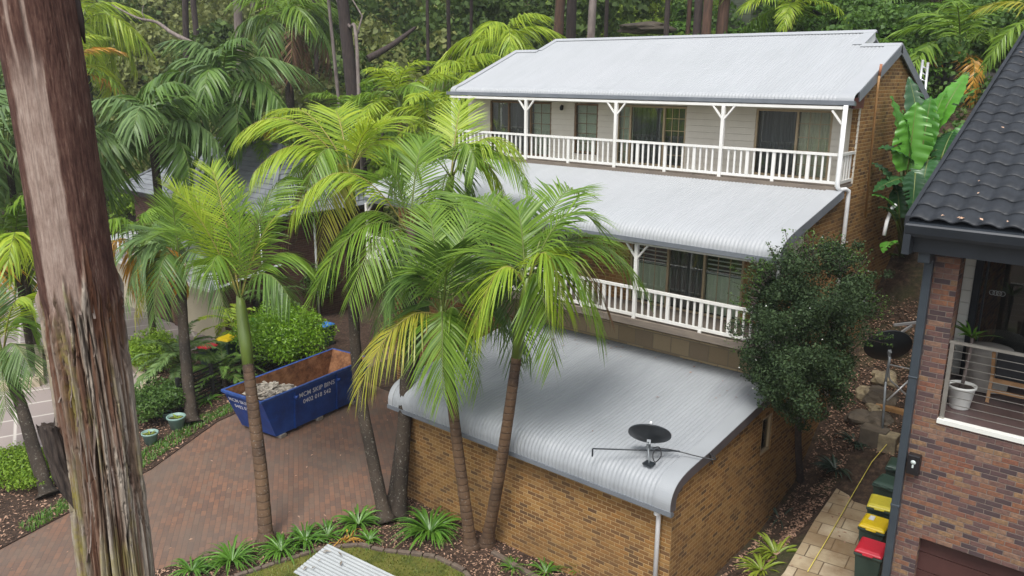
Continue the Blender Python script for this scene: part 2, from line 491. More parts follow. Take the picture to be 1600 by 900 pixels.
# foliage
M['frond_green'] = leafmat('mid_green_palm_leaf', (.165, .265, .030), (.075, .15, .018), .33, spec=.4)
M['frond_lime'] = leafmat('lime_palm_leaf', (.32, .40, .04), (.165, .27, .025), .40, spec=.35)
M['frond_dark'] = leafmat('dark_green_palm_leaf', (.105, .185, .036), (.045, .092, .018), .22, spec=.35)
M['frond_blue'] = leafmat('blue_green_palm_leaf', (.130, .205, .066), (.058, .108, .034), .22, rough=.42, spec=.3)
M['frond_yellow'] = leafmat('yellowing_palm_leaf', (.36, .33, .04), (.20, .235, .03), .35)
M['frond_gold'] = leafmat('golden_dying_palm_leaf', (.50, .27, .04), (.36, .2, .04), .3)
M['frond_brown'] = leafmat('dead_brown_palm_leaf', (.22, .13, .08), (.13, .075, .05), .15, rough=.8, spec=.2, tcol=(.25, .14, .07))
M['rachis'] = simple('green_frond_stalk', (.14, .18, .035), (.09, .12, .025), 3, rough=.45)
M['rachis_y'] = simple('yellow_frond_stalk', (.28, .24, .05), (.2, .17, .04), 3, rough=.45)
M['shaft'] = simple('green_crownshaft', (.15, .21, .035), (.10, .15, .03), 2, rough=.4, stretch=(1, 1, .3))
t = NT('ringed_palm_trunk'); v = t.obj()
sep = t.n("ShaderNodeSeparateXYZ"); t.l(v, sep.inputs[0])
wob = t.noise(v, 3, 3)
ring = t.math('FRACT', t.math('MULTIPLY_ADD', wob, .35, t.math('MULTIPLY', sep.outputs[2], 5.2)))
rm = t.ramp(ring, [(0.0, 1.0), (.16, 0.0), (.9, 0.0), (1.0, 1.0)])
n = t.noise(v, 1.0, 4); n2 = t.noise(v, 16, 5, .75)
c = t.ramp(n, [(.35, (.055, .036, .026)), (.65, (.15, .09, .05))])
c = t.mix(t.math('MULTIPLY', rm, .5), c, (.04, .027, .02))
c = t.mix(t.ramp(n2, [(.6, 0.0), (.68, .8)]), c, (.26, .25, .22))
t.bump(t.math('SUBTRACT', n2, rm), .6, .02); M['palm_trunk'] = t.fin(c, .85, .25)
t = NT('dark_lichened_palm_trunk'); v = t.obj()
n = t.noise(v, 1.0, 4); n2 = t.noise(v, 14, 5, .75)
c = t.ramp(n, [(.35, (.022, .018, .014)), (.65, (.06, .045, .033))])
c = t.mix(t.ramp(n2, [(.58, 0.0), (.66, .75)]), c, (.25, .24, .21))
t.bump(n2, .6, .02); M['palm_trunk_dark'] = t.fin(c, .88, .25)
t = NT('green_tan_palm_trunk'); v = t.obj()
sep = t.n("ShaderNodeSeparateXYZ"); t.l(v, sep.inputs[0])
ring = t.math('FRACT', t.math('MULTIPLY', sep.outputs[2], 4.0))
c = t.ramp(t.noise(v, 1.2, 4), [(.35, (.15, .12, .04)), (.65, (.24, .19, .07))])
c = t.mix(t.ramp(ring, [(0., .8), (.12, 0.)]), c, (.08, .05, .025)); M['palm_trunk_tan'] = t.fin(c, .7, .3)
M['fibre'] = simple('brown_leaf_base_fibre', (.10, .065, .045), (.04, .026, .02), 6, rough=.95, stretch=(6, 6, .6), bump=.9)
M['bark_dark'] = simple('dark_forest_bark', (.062, .045, .040), (.026, .019, .018), 5, rough=.95, stretch=(3, 3, .4), bump=.9)
M['bark_grey'] = simple('pale_grey_bark', (.24, .20, .18), (.11, .085, .078), 3, rough=.9, stretch=(2, 2, .4), bump=.6)
M['bark_red'] = simple('red_brown_bark', (.115, .062, .042), (.05, .03, .022), 4, rough=.95, stretch=(3, 3, .4), bump=.8)
M['leaf_dark'] = leafmat('dark_glossy_leaf', (.052, .082, .034), (.013, .027, .012), .15, rough=.6, spec=.15, scale=2.5)
M['leaf_mid'] = leafmat('mid_green_leaf', (.085, .155, .030), (.036, .08, .018), .25, spec=.3, rough=.5)
M['leaf_bright'] = leafmat('bright_lime_leaf', (.19, .33, .018), (.085, .19, .012), .35, scale=2.0)
M['leaf_hedge'] = leafmat('fresh_green_hedge_leaf', (.19, .29, .026), (.085, .165, .015), .3, scale=2.0, spec=.3, rough=.5)
M['leaf_olive'] = leafmat('olive_forest_leaf', (.20, .22, .075), (.10, .125, .042), .25, spec=.2, rough=.6)
M['leaf_forest'] = leafmat('forest_leaf', (.085, .135, .030), (.022, .045, .011), .22, scale=.35, spec=.2, rough=.6)  # dark end deepened: deep shade of the gaps is put into the leaf colour
M['leaf_fern'] = leafmat('fern_leaf', (.12, .23, .035), (.055, .13, .02), .3, spec=.25, rough=.5)
M['banana'] = leafmat('paddle_leaf_green', (.085, .25, .028), (.04, .14, .02), .25, rough=.35, scale=.8)
M['banana_dark'] = leafmat('dark_paddle_leaf_green', (.030, .095, .030), (.015, .05, .018), .18, rough=.3, scale=.8)
M['strap'] = leafmat('strap_leaf_green', (.095, .21, .022), (.045, .115, .014), .25, rough=.33)
M['strap_yellow'] = leafmat('yellow_green_strap_leaf', (.24, .29, .03), (.12, .18, .02), .3)
M['strap_dark'] = leafmat('dark_blue_green_strap_leaf', (.035, .06, .04), (.018, .032, .022), .15)
M['litter'] = leafmat('dry_leaf_litter', (.40, .26, .18), (.15, .085, .06), .1, rough=.85, spec=.2, scale=3, tcol=(.2, .12, .08))
M['blade'] = leafmat('grass_blade', (.16, .19, .03), (.07, .10, .015), .3)
M['white_speck'] = simple('small_white_speck', (.75, .76, .72), (.65, .66, .62), 5, rough=.6)
#BODY
# ------------------------------------------------------------------ terrain and paving
def sst(a, b, x):
    t = np.clip((np.asarray(x, float) - a) / (b - a), 0, 1)
    return t * t * (3 - 2 * t)


YR = [-50, 7, 9, 11, 14, 18, 22, 28, 40, 60, 90, 140]
ZR = [1.0, 1.0, 1.9, 3.1, 5.4, 8.4, 10.6, 13.0, 18.0, 27.0, 42.0, 70.0]
Y0 = [-50, 5.5, 7.9, 10, 14, 18, 22, 28, 40, 60, 90, 140]
Z0 = [0, 0, .6, 2.4, 5.4, 8.4, 10.6, 13.0, 18.0, 27.0, 42.0, 70.0]


def hgt(x, y):
    x = np.asarray(x, float); y = np.asarray(y, float)
    zr = np.interp(y, YR, ZR); z0 = np.interp(y, Y0, Z0)
    right = z0 + (zr - z0) * sst(0.3, 1.8, x)
    yy = y - (11 + 5.5 * sst(-24, -29, x)) + .55 * np.maximum(0, -(x + 46))
    left = np.interp(yy, [0, 4, 10, 20, 35, 60, 120], [0, 1.4, 5.0, 10.5, 17.0, 30.0, 66.0])
    k = sst(-19.5, -14, x)
    return left * (1 - k) + right * k


def hz(x, y):
    return float(hgt(x, y))


def on_ground(px, py, lift=0.0):
    """first hit of the view ray of a photo pixel with the terrain"""
    v = ray(px, py) / FPX
    d = 6.0
    while d < 150:
        p = CAM + v * d
        if p[2] < hz(p[0], p[1]) + lift: return p
        d += 0.05
    return CAM + v * 60


gx = np.unique(np.concatenate([np.linspace(-140, -34, 40), np.arange(-34, 12, .6), np.linspace(12, 80, 24)]))
gy = np.unique(np.concatenate([np.linspace(-45, -12, 12), np.arange(-12, 34, .6), np.linspace(34, 150, 50)]))
GX, GY = np.meshgrid(gx, gy)
GZ = hgt(GX, GY)
bumpy = sst(0.3, 2.0, GZ) * (1 - sst(1.0, .0, np.abs(GX - 2.6) * 0 + 1))
nz = np.array([mnoise.noise(Vector((a * .45, b * .45, 3.1))) + .5 * mnoise.noise(Vector((a * 1.3, b * 1.3, 8.))) for a, b in zip(GX.ravel(), GY.ravel())]).reshape(GX.shape)
GZ = GZ + nz * .28 * sst(1.2, 3.0, GZ)
ny_, nx_ = GX.shape
idx = np.arange(nx_ * ny_).reshape(ny_, nx_)
q = np.stack([idx[:-1, :-1], idx[:-1, 1:], idx[1:, 1:], idx[1:, :-1]], -1).reshape(-1, 4)
props(link("ground", npmesh("ground", np.stack([GX, GY, GZ], -1).reshape(-1, 3), q, M['ground'], smooth=True)), kind='structure')


def slab(name, poly, z, mat, z0=-.06, kind='structure'):
    b = MB(); b.prism(poly, 2, z0, z)
    return props(b.build(name, mat), kind=kind)


DRV_R = [(-9.1, -.3), (-9.35, -1.4), (-9.75, -2.9), (-10.3, -4.4), (-11.1, -6.6), (-11.5, -9), (-11.5, -14)]
DRV_L = [(-14.2, -14), (-15.3, -9.0), (-16.7, -4.1), (-18.5, -.66), (-20.1, 7.35), (-20.5, 11)]
slab("driveway", DRV_L + [(-15.9, 11), (-15.9, 6.5), (-9.12, 6.5)] + DRV_R, .02, M['paver'])
TILE_E = [(-26.6, 4.5), (-26.8, 2), (-24.3, -.5), (-22.2, -3.8), (-20.3, -7), (-18.8, -10), (-18, -14)]
slab("neighbour_driveway", TILE_E + [(-48, -14), (-48, 4.5)], .02, M['tile_drive'])
slab("garden_bed", DRV_L + [(-26.5, 11)] + TILE_E, .05, M['mulch'])
LAWN = [(-9.6, -7), (-9.0, -4.6), (-8.6, -3.3), (-8.0, -2.6), (-7.27, -2.32), (-6.6, -1.95), (-6, -1.63), (-5.4, -1.6), (-4.96, -1.6), (-4.2, -1.9), (-3.2, -2.8), (-2.6, -4), (-2.6, -12), (-10, -12)]
slab("front_garden_bed", DRV_R[:-1] + [(-11.5, -14), (-2, -14), (1.0, -6), (.6, 0.1), (.3, .3), (-9.1, .3)], .05, M['mulch'])
slab("lawn", LAWN, .075, M['lawn'], .0)
b = MB()
ed = LAWN[0:12]
for k in range(len(ed) - 1):
    p, q_ = np.array(ed[k]), np.array(ed[k + 1])
    n_ = max(1, int(np.linalg.norm(q_ - p) / .32))
    for i in range(n_):
        a_ = p + (q_ - p) * (i + .04) / n_; c_ = p + (q_ - p) * (i + .96) / n_
        h_ = .15 + rnd.uniform(-.02, .02)
        b.bar((a_[0], a_[1], h_ / 2), (c_[0], c_[1], h_ / 2), .13, h_)
props(b.build("lawn_edging", M['lino'], bevel=.015), "curved row of dark edging stones round the mossy lawn", "garden edging")
# concrete kerb that runs along the foot of the garage wall
b = MB()
pts = [(-5.0, -.45), (-3.9, -.55), (-2.6, -.62), (-1.2, -.72), (0.2, -.9)]
for a_, c_ in zip(pts[:-1], pts[1:]): b.bar((a_[0], a_[1], .06), (c_[0], c_[1], .06), .14, .16)
props(b.build("concrete_kerb", M['lino'], bevel=.02), "mossy concrete kerb in the bed in front of the garage wall", "kerb")

# stepped travertine path beside the right-hand house
b = MB()
b.prism([(1.95, -3.0), (1.87, 2.4), (1.55, 5.2), (1.35, 7.8), (1.5, 8.6), (4.42, 8.6), (4.42, .9), (4.9, .3), (4.9, -3)], 2, .5, 1.05)
props(b.build("footpath", M['path_stone'], bevel=.02), kind='structure')
b = MB()
b.prism([(1.75, 9.1), (1.55, 10.6), (4.42, 10.6), (4.42, 9.1)], 2, .9, 2.1)
props(b.build("stone_step", M['path_stone'], bevel=.03), "brown stone landing step at the far end of the path", "step")

# ------------------------------------------------------------------ the brick house in the middle
HL = ("large tan brick house with grey corrugated roofs and two white balconies", "house")
house = thing("brick_house", *HL, loc=(-8, 8, 0))


def corr(x0, x1, prof, pitch=.115, amp=.0085, seg=7, axis=0):
    """corrugated sheet: ribs run along the profile (y, z)"""
    n = int((x1 - x0) / pitch * seg)
    xs = np.linspace(x0, x1, n)
    pr = np.array(prof, float)
    tg = np.gradient(pr, axis=0); tg /= np.linalg.norm(tg, axis=1, keepdims=True)
    nr = np.stack([-tg[:, 1], tg[:, 0]], 1)
    wv_ = amp * np.cos(xs / pitch * 2 * math.pi)
    P = pr[None, :, :] + wv_[:, None, None] * nr[None, :, :]
    V = np.empty((n, len(pr), 3)); V[:, :, 0] = xs[:, None]; V[:, :, 1:] = P
    ii = np.arange(n * len(pr)).reshape(n, len(pr))
    Q = np.stack([ii[:-1, :-1], ii[1:, :-1], ii[1:, 1:], ii[:-1, 1:]], -1).reshape(-1, 4)
    return V.reshape(-1, 3), Q


def arc_prof(ctrl, n=10):
    """smooth bullnose through control points then straight"""
    c = np.array(ctrl, float); out = []
    for i in range(len(c) - 1):
        p0 = c[max(i - 1, 0)]; p1 = c[i]; p2 = c[i + 1]; p3 = c[min(i + 2, len(c) - 1)]
        for k in range(n):
            t_ = k / n
            out.append(.5 * ((2 * p1) + (-p0 + p2) * t_ + (2 * p0 - 5 * p1 + 4 * p2 - p3) * t_ ** 2 + (-p0 + 3 * p1 - 3 * p2 + p3) * t_ ** 3))
    out.append(c[-1])
    return np.array(out)


def arc_prof3(c, n):
    c = [np.array(p, float) for p in c]
    out = []
    for i in range(len(c) - 1):
        p0, p1, p2, p3 = c[max(i - 1, 0)], c[i], c[i + 1], c[min(i + 2, len(c) - 1)]
        for k in range(n):
            t_ = k / n
            out.append(.5 * ((2 * p1) + (-p0 + p2) * t_ + (2 * p0 - 5 * p1 + 4 * p2 - p3) * t_ ** 2 + (-p0 + 3 * p1 - 3 * p2 + p3) * t_ ** 3))
    out.append(c[-1]); return out



def roof(name, x0, x1, prof, parent=house, mat='roof_metal'):
    V, Q = corr(x0, x1, prof)
    return link(name, npmesh(name, V, Q, M[mat], smooth=True), parent)


def strip(name, x0, x1, prof, up, thick, mat, parent):
    """band that follows a roof profile, lifted by up, thick deep"""
    pr = np.array(prof, float)
    tg = np.gradient(pr, axis=0); tg /= np.linalg.norm(tg, axis=1, keepdims=True)
    nr = np.stack([-tg[:, 1], tg[:, 0]], 1)
    a_ = pr + nr * up; c_ = pr + nr * (up - thick)
    bb = MB(); n = len(pr)
    vs = [(x, *p) for x in (x0, x1) for p in list(a_) + list(c_)]
    fs = []
    for i in range(n - 1):
        fs += [(i, i + 1, 2 * n + i + 1, 2 * n + i), (n + i, 3 * n + i, 3 * n + i + 1, n + i + 1), (i, n + i, n + i + 1, i + 1), (2 * n + i, 2 * n + i + 1, 3 * n + i + 1, 3 * n + i)]
    fs += [(0, 2 * n, 3 * n, n), (n - 1, 2 * n - 1, 4 * n - 1, 3 * n - 1)]
    bb.add(vs, fs, 0, False)
    return bb.build(name, M[mat], parent)


# --- garage
G_PROF = arc_prof([(-.17, 3.04), (-.17, 3.32), (-.03, 3.58), (.25, 3.74), (.72, 3.83), (1.64, 3.90)], 6)
G_PROF = np.vstack([G_PROF, [(3.6, 4.12), (6.1, 4.43)]])
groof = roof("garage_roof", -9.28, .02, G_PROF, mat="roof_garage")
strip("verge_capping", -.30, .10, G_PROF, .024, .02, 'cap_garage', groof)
strip("verge_capping", -9.36, -9.18, G_PROF, .024, .02, 'roof_cap', groof)
strip("barge_board", .06, .10, G_PROF, 0, .24, 'barge_brown', groof)
strip("barge_board", -9.36, -9.32, G_PROF, 0, .22, 'barge_brown', groof)
b = MB(); b.box(-9.2, -.2, 5.96, 6.12, 4.44, 4.52); b.build("top_flashing", M['roof_cap'], groof)
b = MB(); b.prism([(-.18, 2.96), (-.06, 2.96), (-.06, 3.04), (-.19, 3.10), (-.215, 3.10), (-.215, 2.985)], 0, -9.4, .13)
b.build("garage_gutter", M['gutter_grey'], house)
b = MB(); b.box(-9.1, -.26, .12, .36, -.3, 3.1); b.build("garage_front_wall", M['brick_tan'], house)
# left side of the garage with its roller door
b = MB(); b.box(-9.1, -8.86, .37, .9, -.3, 3.5); b.box(-9.1, -8.86, 5.3, 6.4, -.3, 3.9); b.box(-9.1, -8.86, .9, 5.3, 2.5, 3.6)
b.build("garage_side_wall", M['brick_tan'], house)
b = MB()
for k in range(8): b.box(-9.0, -8.95, .9, 5.3, .03 + k * .31, .03 + k * .31 + .30)
b.build("roller_door", M['board'], house)

# --- long right-hand side wall (plane X = 0) with the garage window cut out
def wallpoly(bb, pts): bb.prism(pts, 0, -.25, 0)
gz_ = lambda y: float(np.interp(y, G_PROF[8:, 0], G_PROF[8:, 1])) - .10
b = MB()
WY0, WY1, WZ0, WZ1 = 4.93, 5.62, 2.5, 3.62
wallpoly(b, [(.12, -.3), (WY0, -.3), (WY0, gz_(WY0)), (1.6, gz_(1.6)), (.7, 3.7), (.3, 3.62), (.12, 3.4)])
wallpoly(b, [(WY0, -.3), (WY1, -.3), (WY1, WZ0), (WY0, WZ0)])
wallpoly(b, [(WY0, WZ1), (WY1, WZ1), (WY1, gz_(WY1)), (WY0, gz_(WY0))])
wallpoly(b, [(WY1, -.3), (17, -.3), (17, 11.85), (13.14, 13.44), (10.25, 12.30), (10.25, 9.42), (9.45, 9.36), (6.62, 8.72), (6.62, 5.35), (6.05, 5.35), (6.05, gz_(6.05)), (WY1, gz_(WY1))])
b.build("side_wall", M['brick_tan'], house)
fr_ = MB()
for y_ in (WY0, WY1 - .08): fr_.box(-.14, -.02, y_, y_ + .08, WZ0, WZ1)
fr_.box(-.14, -.02, WY0 + .08, WY1 - .08, WZ0, WZ0 + .07); fr_.box(-.14, -.02, WY0 + .08, WY1 - .08, WZ1 - .07, WZ1)
wf = fr_.build("side_window", M['beige_frame'], house)
b = MB(); b.box(-.10, -.09, WY0 + .08, WY1 - .08, WZ0 + .07, WZ1 - .07); b.build("pane", M['glass'], wf)
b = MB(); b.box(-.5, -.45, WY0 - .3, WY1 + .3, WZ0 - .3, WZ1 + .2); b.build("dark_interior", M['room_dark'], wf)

# --- lower storey
LZ = 5.62
L_PROF = arc_prof([(4.80, 8.05), (4.84, 8.26), (5.02, 8.45), (5.42, 8.60), (6.0, 8.74)], 6)
L_PROF = np.vstack([L_PROF, [(7.5, 9.06), (9.15, 9.42)]])
lroof = roof("lower_roof", -16.0, .02, L_PROF)
strip("verge_capping", -.34, .12, L_PROF, .024, .02, 'roof_cap', lroof)
strip("verge_capping", -16.1, -15.8, L_PROF, .024, .02, 'roof_cap', lroof)
strip("barge_board", .08, .12, L_PROF, 0, .24, 'barge_grey', lroof)
b = MB(); b.box(-15.9, -.1, 9.02, 9.2, 9.42, 9.47); b.build("top_flashing", M['roof_cap'], lroof)
b = MB(); b.prism([(4.81, 7.95), (4.93, 7.95), (4.93, 8.04), (4.79, 8.10), (4.765, 8.10), (4.765, 7.97)], 0, -16.1, .14)
b.build("lower_gutter", M['gutter_grey'], house)
b = MB(); b.box(-16, 0, 4.99, 5.07, 7.86, 7.94); b.build("verandah_beam", M['white'], house)
# verandah floor slab, pale block ledge and the wall under it
b = MB(); b.box(-16.4, -.02, 4.92, 6.6, 5.42, LZ); b.build("lower_verandah_floor", M['deck_edge'], house)
b = MB(); b.box(-16.2, -.26, 5.86, 6.2, 4.42, 5.06); b.build("block_ledge", M['ledge_block'], house, bevel=.01)
b = MB(); b.box(-16.2, -.26, 6.0, 6.2, 5.06, 5.41); b.build("shadowed_band", M['deck_edge'], house)
b = MB(); b.box(-16.2, -9.12, 6.2, 6.4, -.3, 4.9); b.build("undercroft_wall", M['brick_tan'], house)
b = MB(); b.box(-16.25, -16.0, 6.6, 17, -.3, 8.9); b.build("left_side_wall", M['brick_tan'], house)
b = MB(); b.box(-16, 0, 16.8, 17, 0, 11.8); b.build("rear_wall", M['brick_tan'], house)
# brick front wall of the lower storey with openings
def facade(name, y, zt, zb, th, opens, xl, xr, mat):
    bb = MB(); x = xl
    for (a_, c_, z0, z1) in opens:
        if a_ > x: bb.box(x, a_, y, y + th, zb, zt)
        if z1 < zt: bb.box(a_, c_, y, y + th, z1, zt)
        if z0 > zb + .01: bb.box(a_, c_, y, y + th, zb, z0)
        x = c_
    if x < xr: bb.box(x, xr, y, y + th, zb, zt)
    return bb.build(name, M[mat], house)


facade("lower_front_wall", 6.6, 8.6, LZ, .22, [(-14.2, -11.2, LZ, 7.62), (-9.6, -7.4, LZ, 7.62), (-5.42, -1.62, LZ, 7.62)], -16.0, -.26, 'brick_tan')


def glazed(name, x0, x1, y, z0, z1, panes, frame='beige_frame', depth=.1):
    """sliding door or window: frame bars, panes, bars of the glazing grid, curtain or dark room behind"""
    f = MB()
    f.box(x0, x1, y + .02, y + .02 + depth, z1 - .07, z1)
    f.box(x0, x1, y + .02, y + .02 + depth, z0, z0 + .06)
    xs = [x0] + [p[0] for p in panes[1:]] + [x1]
    for i, x in enumerate(xs):
        wd = .07
        xa = x if i == 0 else (x - wd if i == len(xs) - 1 else x - wd / 2)
        f.box(xa, xa + wd, y + .015, y + .025 + depth, z0 + .061, z1 - .071)
    o = f.build(name, M[frame], house)
    for i, p in enumerate(panes):
        xa, xb = xs[i] + .05, xs[i + 1] - .05
        g = MB(); g.box(xa, xb, y + .06, y + .068, z0 + .06, z1 - .07); g.build("pane", M['glass'], o)
        if p[2]:
            g = MB(); cx, cz = p[2]
            for k in range(1, cx):
                x = xa + (xb - xa) * k / cx; g.box(x - .012, x + .012, y + .045, y + .055, z0 + .06, z1 - .07)
            for k in range(1, cz):
                z = z0 + (z1 - z0) * k / cz; g.box(xa, xb, y + .035, y + .044, z - .012, z + .012)
            g.build("glazing_bars", M[frame], o)
        if p[1]:
            zc0 = z0 + .06; zc1 = z1 - .05
            if p[1] == 'blind_green' and len(p) > 3: zc1 = z0 + (z1 - z0) * p[3]
            n = 40; yy = y + .24
            g = MB(); vs = []
            for k in range(n + 1):
                x = xa - .04 + (xb - xa + .08) * k / n
                off = .035 * math.sin(k * 1.9) + .015 * math.sin(k * .7) if 'curtain' in p[1] else 0
                vs += [(x, yy + off, zc0), (x, yy + off, zc1), (x, yy + off + .012, zc0), (x, yy + off + .012, zc1)]
            fs = []
            for k in range(n): fs += [(4 * k, 4 * k + 4, 4 * k + 5, 4 * k + 1), (4 * k + 2, 4 * k + 3, 4 * k + 7, 4 * k + 6)]
            g.add(vs, fs, 0, True); g.build("curtain" if 'curtain' in p[1] else "blind", M[p[1]], o, recalc=False)
            if p[1] == 'blind_green' and len(p) > 3:
                g = MB(); nsl = 5
                for k in range(nsl):
                    z = zc1 + .05 + (z1 - .1 - zc1) * k / nsl
                    g.box(xa, xb, y + .16, y + .2, z, z + .035)
                g.build("shutter_slats", M['white_pipe'], o)
    return o


glazed("sliding_door", -5.42, -1.62, 6.6, LZ, 7.62, [(-5.42, 'blind_green', (3, 1), .62), (-4.09, 'curtain_grey', None), (-2.87, 'blind_green', (3, 1), .62)])
glazed("sliding_door", -9.6, -7.4, 6.6, LZ, 7.62, [(-9.6, 'curtain_grey', None), (-8.5, 'curtain_grey', None)])
glazed("sliding_door", -14.2, -11.2, 6.6, LZ, 7.62, [(-14.2, 'curtain_grey', None), (-12.7, 'curtain_grey', None)])
# dark rooms behind the glass
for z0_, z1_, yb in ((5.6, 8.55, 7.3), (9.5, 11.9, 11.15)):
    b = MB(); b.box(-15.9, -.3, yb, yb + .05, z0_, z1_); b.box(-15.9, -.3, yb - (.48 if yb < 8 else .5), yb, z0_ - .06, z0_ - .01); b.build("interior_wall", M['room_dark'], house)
# weatherboard infill at the end of the lower verandah
def boards(name, poly_y, axis_x, t_, zb, zt_fn, mat='board'):
    bb = MB(); z = zb; hh = .17
    y0_, y1_ = poly_y
    while z < zt_fn(y1_):
        zt = z + hh - .012
        ya = y0_
        while ya < y1_ and zt_fn(ya) < zt: ya += .04
        if ya < y1_ - .05:
            bb.add([(axis_x, ya, z), (axis_x, y1_, z), (axis_x, y1_, zt), (axis_x, ya, zt), (axis_x - t_, ya, z), (axis_x - t_, y1_, z), (axis_x - t_ + .015, y1_, zt), (axis_x - t_ + .015, ya, zt)],
                   [(0, 1, 2, 3), (7, 6, 5, 4), (0, 4, 5, 1), (1, 5, 6, 2), (2, 6, 7, 3), (3, 7, 4, 0)])
        z += hh
    return bb.build(name, M[mat], house)


lz_ = lambda y: float(np.interp(y, L_PROF[:, 0], L_PROF[:, 1])) - .10
boards("verandah_end_boards", (4.95, 6.6), .02, .05, 7.72, lz_)

# --- upper storey
UZ = 9.5
U_PROF = arc_prof([(9.14, 11.90), (9.17, 12.02), (9.3, 12.11), (9.6, 12.20), (10.1, 12.395)], 5)
U_PROF = np.vstack([U_PROF, [(11.5, 12.947), (13.14, 13.594)]])
U_MID = np.vstack([U_PROF, [(14.35, 14.071)]])
uroof = roof("upper_roof", -1.2, .02, U_PROF)
V1, Q1 = corr(-14.36, -1.2, U_MID); link("middle_roof_sheet", npmesh("middle_roof_sheet", V1, Q1, M['roof_metal'], smooth=True), uroof)
V1, Q1 = corr(-15.6, -14.36, U_PROF); link("left_roof_sheet", npmesh("left_roof_sheet", V1, Q1, M['roof_metal'], smooth=True), uroof)
for (xa, xb, ya, za, yb, zb_) in ((-15.7, -14.36, 13.14, 13.60, 17.3, 11.82), (-1.2, .1, 13.14, 13.60, 17.3, 11.82), (-14.36, -1.2, 14.35, 14.06, 19.4, 11.9)):
    bb = MB(); bb.add([(xa, ya, za), (xb, ya, za), (xb, yb, zb_), (xa, yb, zb_), (xa, ya, za - .04), (xb, ya, za - .04), (xb, yb, zb_ - .04), (xa, yb, zb_ - .04)], [(0, 1, 2, 3), (7, 6, 5, 4), (0, 4, 5, 1), (1, 5, 6, 2), (2, 6, 7, 3), (3, 7, 4, 0)])
    bb.build("rear_roof_slope", M['roof_metal'], uroof)
strip("verge_capping", -.36, .12, U_PROF, .03, .02, 'roof_cap', uroof)
strip("verge_capping", -15.75, -15.48, U_PROF, .03, .02, 'roof_cap', uroof)
strip("verge_capping", -1.42, -1.06, U_MID[-2:], .034, .02, 'roof_cap', uroof)
strip("verge_capping", -14.5, -14.25, U_MID[-2:], .034, .02, 'roof_cap', uroof)
strip("barge_board", .08, .13, U_PROF[14:], 0.0, .28, 'barge_grey', uroof)
rear = [(13.14, 13.60), (15.2, 12.72), (17.3, 11.82)]
strip("barge_board", .08, .13, rear, 0.02, .28, 'barge_grey', uroof)
strip("barge_board", -1.16, -1.12, [(13.2, 13.6), (14.35, 14.07)], 0.0, .3, 'white_pipe', uroof)
for xa, xb, y_, z_ in ((-1.1, .1, 13.14, 13.60), (-15.7, -14.4, 13.14, 13.60), (-14.45, -1.1, 14.35, 14.08)):
    bb = MB(); bb.prism([(y_ - .2, z_ - .045), (y_, z_ + .045), (y_ + .2, z_ - .04), (y_ + .2, z_ - .055), (y_, z_ + .02), (y_ - .2, z_ - .065)], 0, xa, xb); bb.build("ridge_cap", M['roof_cap'], uroof)
b = MB(); b.prism([(9.13, 11.80), (9.25, 11.80), (9.25, 11.88), (9.12, 11.94), (9.09, 11.94), (9.09, 11.82)], 0, -15.95, .16); b.build("upper_gutter", M['gutter_grey'], house)
b = MB(); b.box(-15.7, 0, 9.03, 9.10, 11.70, 11.78); b.build("verandah_beam", M['white'], house)
b = MB(); b.box(-15.8, -.03, 9.13, 10.4, 11.70, 11.73); b.build("soffit", M['board'], house)
b = MB(); b.box(.02, .10, 9.3, 10.1, 11.72, 12.02); b.build("eave_end_box", M['maroon'], house)
b = MB(); b.box(-15.9, -.02, 8.98, 10.45, 9.26, UZ); b.build("upper_verandah_floor", M['deck_edge'], house)
# weatherboard front wall
OP = [(-14.78, -11.61, UZ, 11.58), (-10.52, -9.44, 9.75, 11.58), (-8.61, -5.80, UZ, 11.58), (-3.32, -.86, UZ, 11.6)]
bb = MB(); z = UZ
while z < 11.95:
    zt = min(z + .21, 11.97)
    x = -16.0
    segs = []
    for (a_, c_, z0, z1) in OP:
        if z < z1 - .02 and zt > z0 + .02:
            segs.append((x, a_)); x = c_
    segs.append((x, -.26))
    for a_, c_ in segs:
        if c_ - a_ > .02:
            bb.add([(a_, 10.425, z + .004), (c_, 10.425, z + .004), (c_, 10.45, zt), (a_, 10.45, zt), (a_, 10.55, z + .004), (c_, 10.55, z + .004), (c_, 10.55, zt), (a_, 10.55, zt)],
                   [(0, 1, 2, 3), (7, 6, 5, 4), (0, 4, 5, 1), (1, 5, 6, 2), (2, 6, 7, 3), (3, 7, 4, 0)])
    z += .21
bb.build("upper_front_wall", M['board'], house)
glazed("sliding_door", -14.78, -11.61, 10.44, UZ, 11.58, [(-14.78, 'curtain_grey', None), (-13.80, 'curtain_grey', None), (-12.66, 'blind_green', (2, 5))], 'brown_frame')
glazed("window", -10.52, -9.44, 10.44, 9.75, 11.58, [(-10.52, 'blind_green', (2, 5), .999)], 'brown_frame')
glazed("sliding_door", -8.61, -5.80, 10.44, UZ, 11.58, [(-8.61, 'blind_green', (2, 5)), (-8.05, 'curtain_grey', None), (-6.68, 'curtain_grey', (3, 5))])
glazed("sliding_door", -3.32, -.86, 10.44, UZ, 11.6, [(-3.32, 'curtain_grey', None), (-1.95, 'curtain_cream', (3, 5))])
boards("return_wall_boards", (10.2, 10.45), -.01, .05, 9.5, lambda y: 11.9)
# little wall lantern between the left doors
b = MB(); b.lathe([(.0, 0), (.06, .02), (.075, .12), (.03, .2), (0, .22)], (-11.05, 10.33, 11.3), 10); b.bar((-11.05, 10.43, 11.46), (-11.05, 10.33, 11.5), .03, .03)
b.build("wall_lantern", M['meter_black'], house)

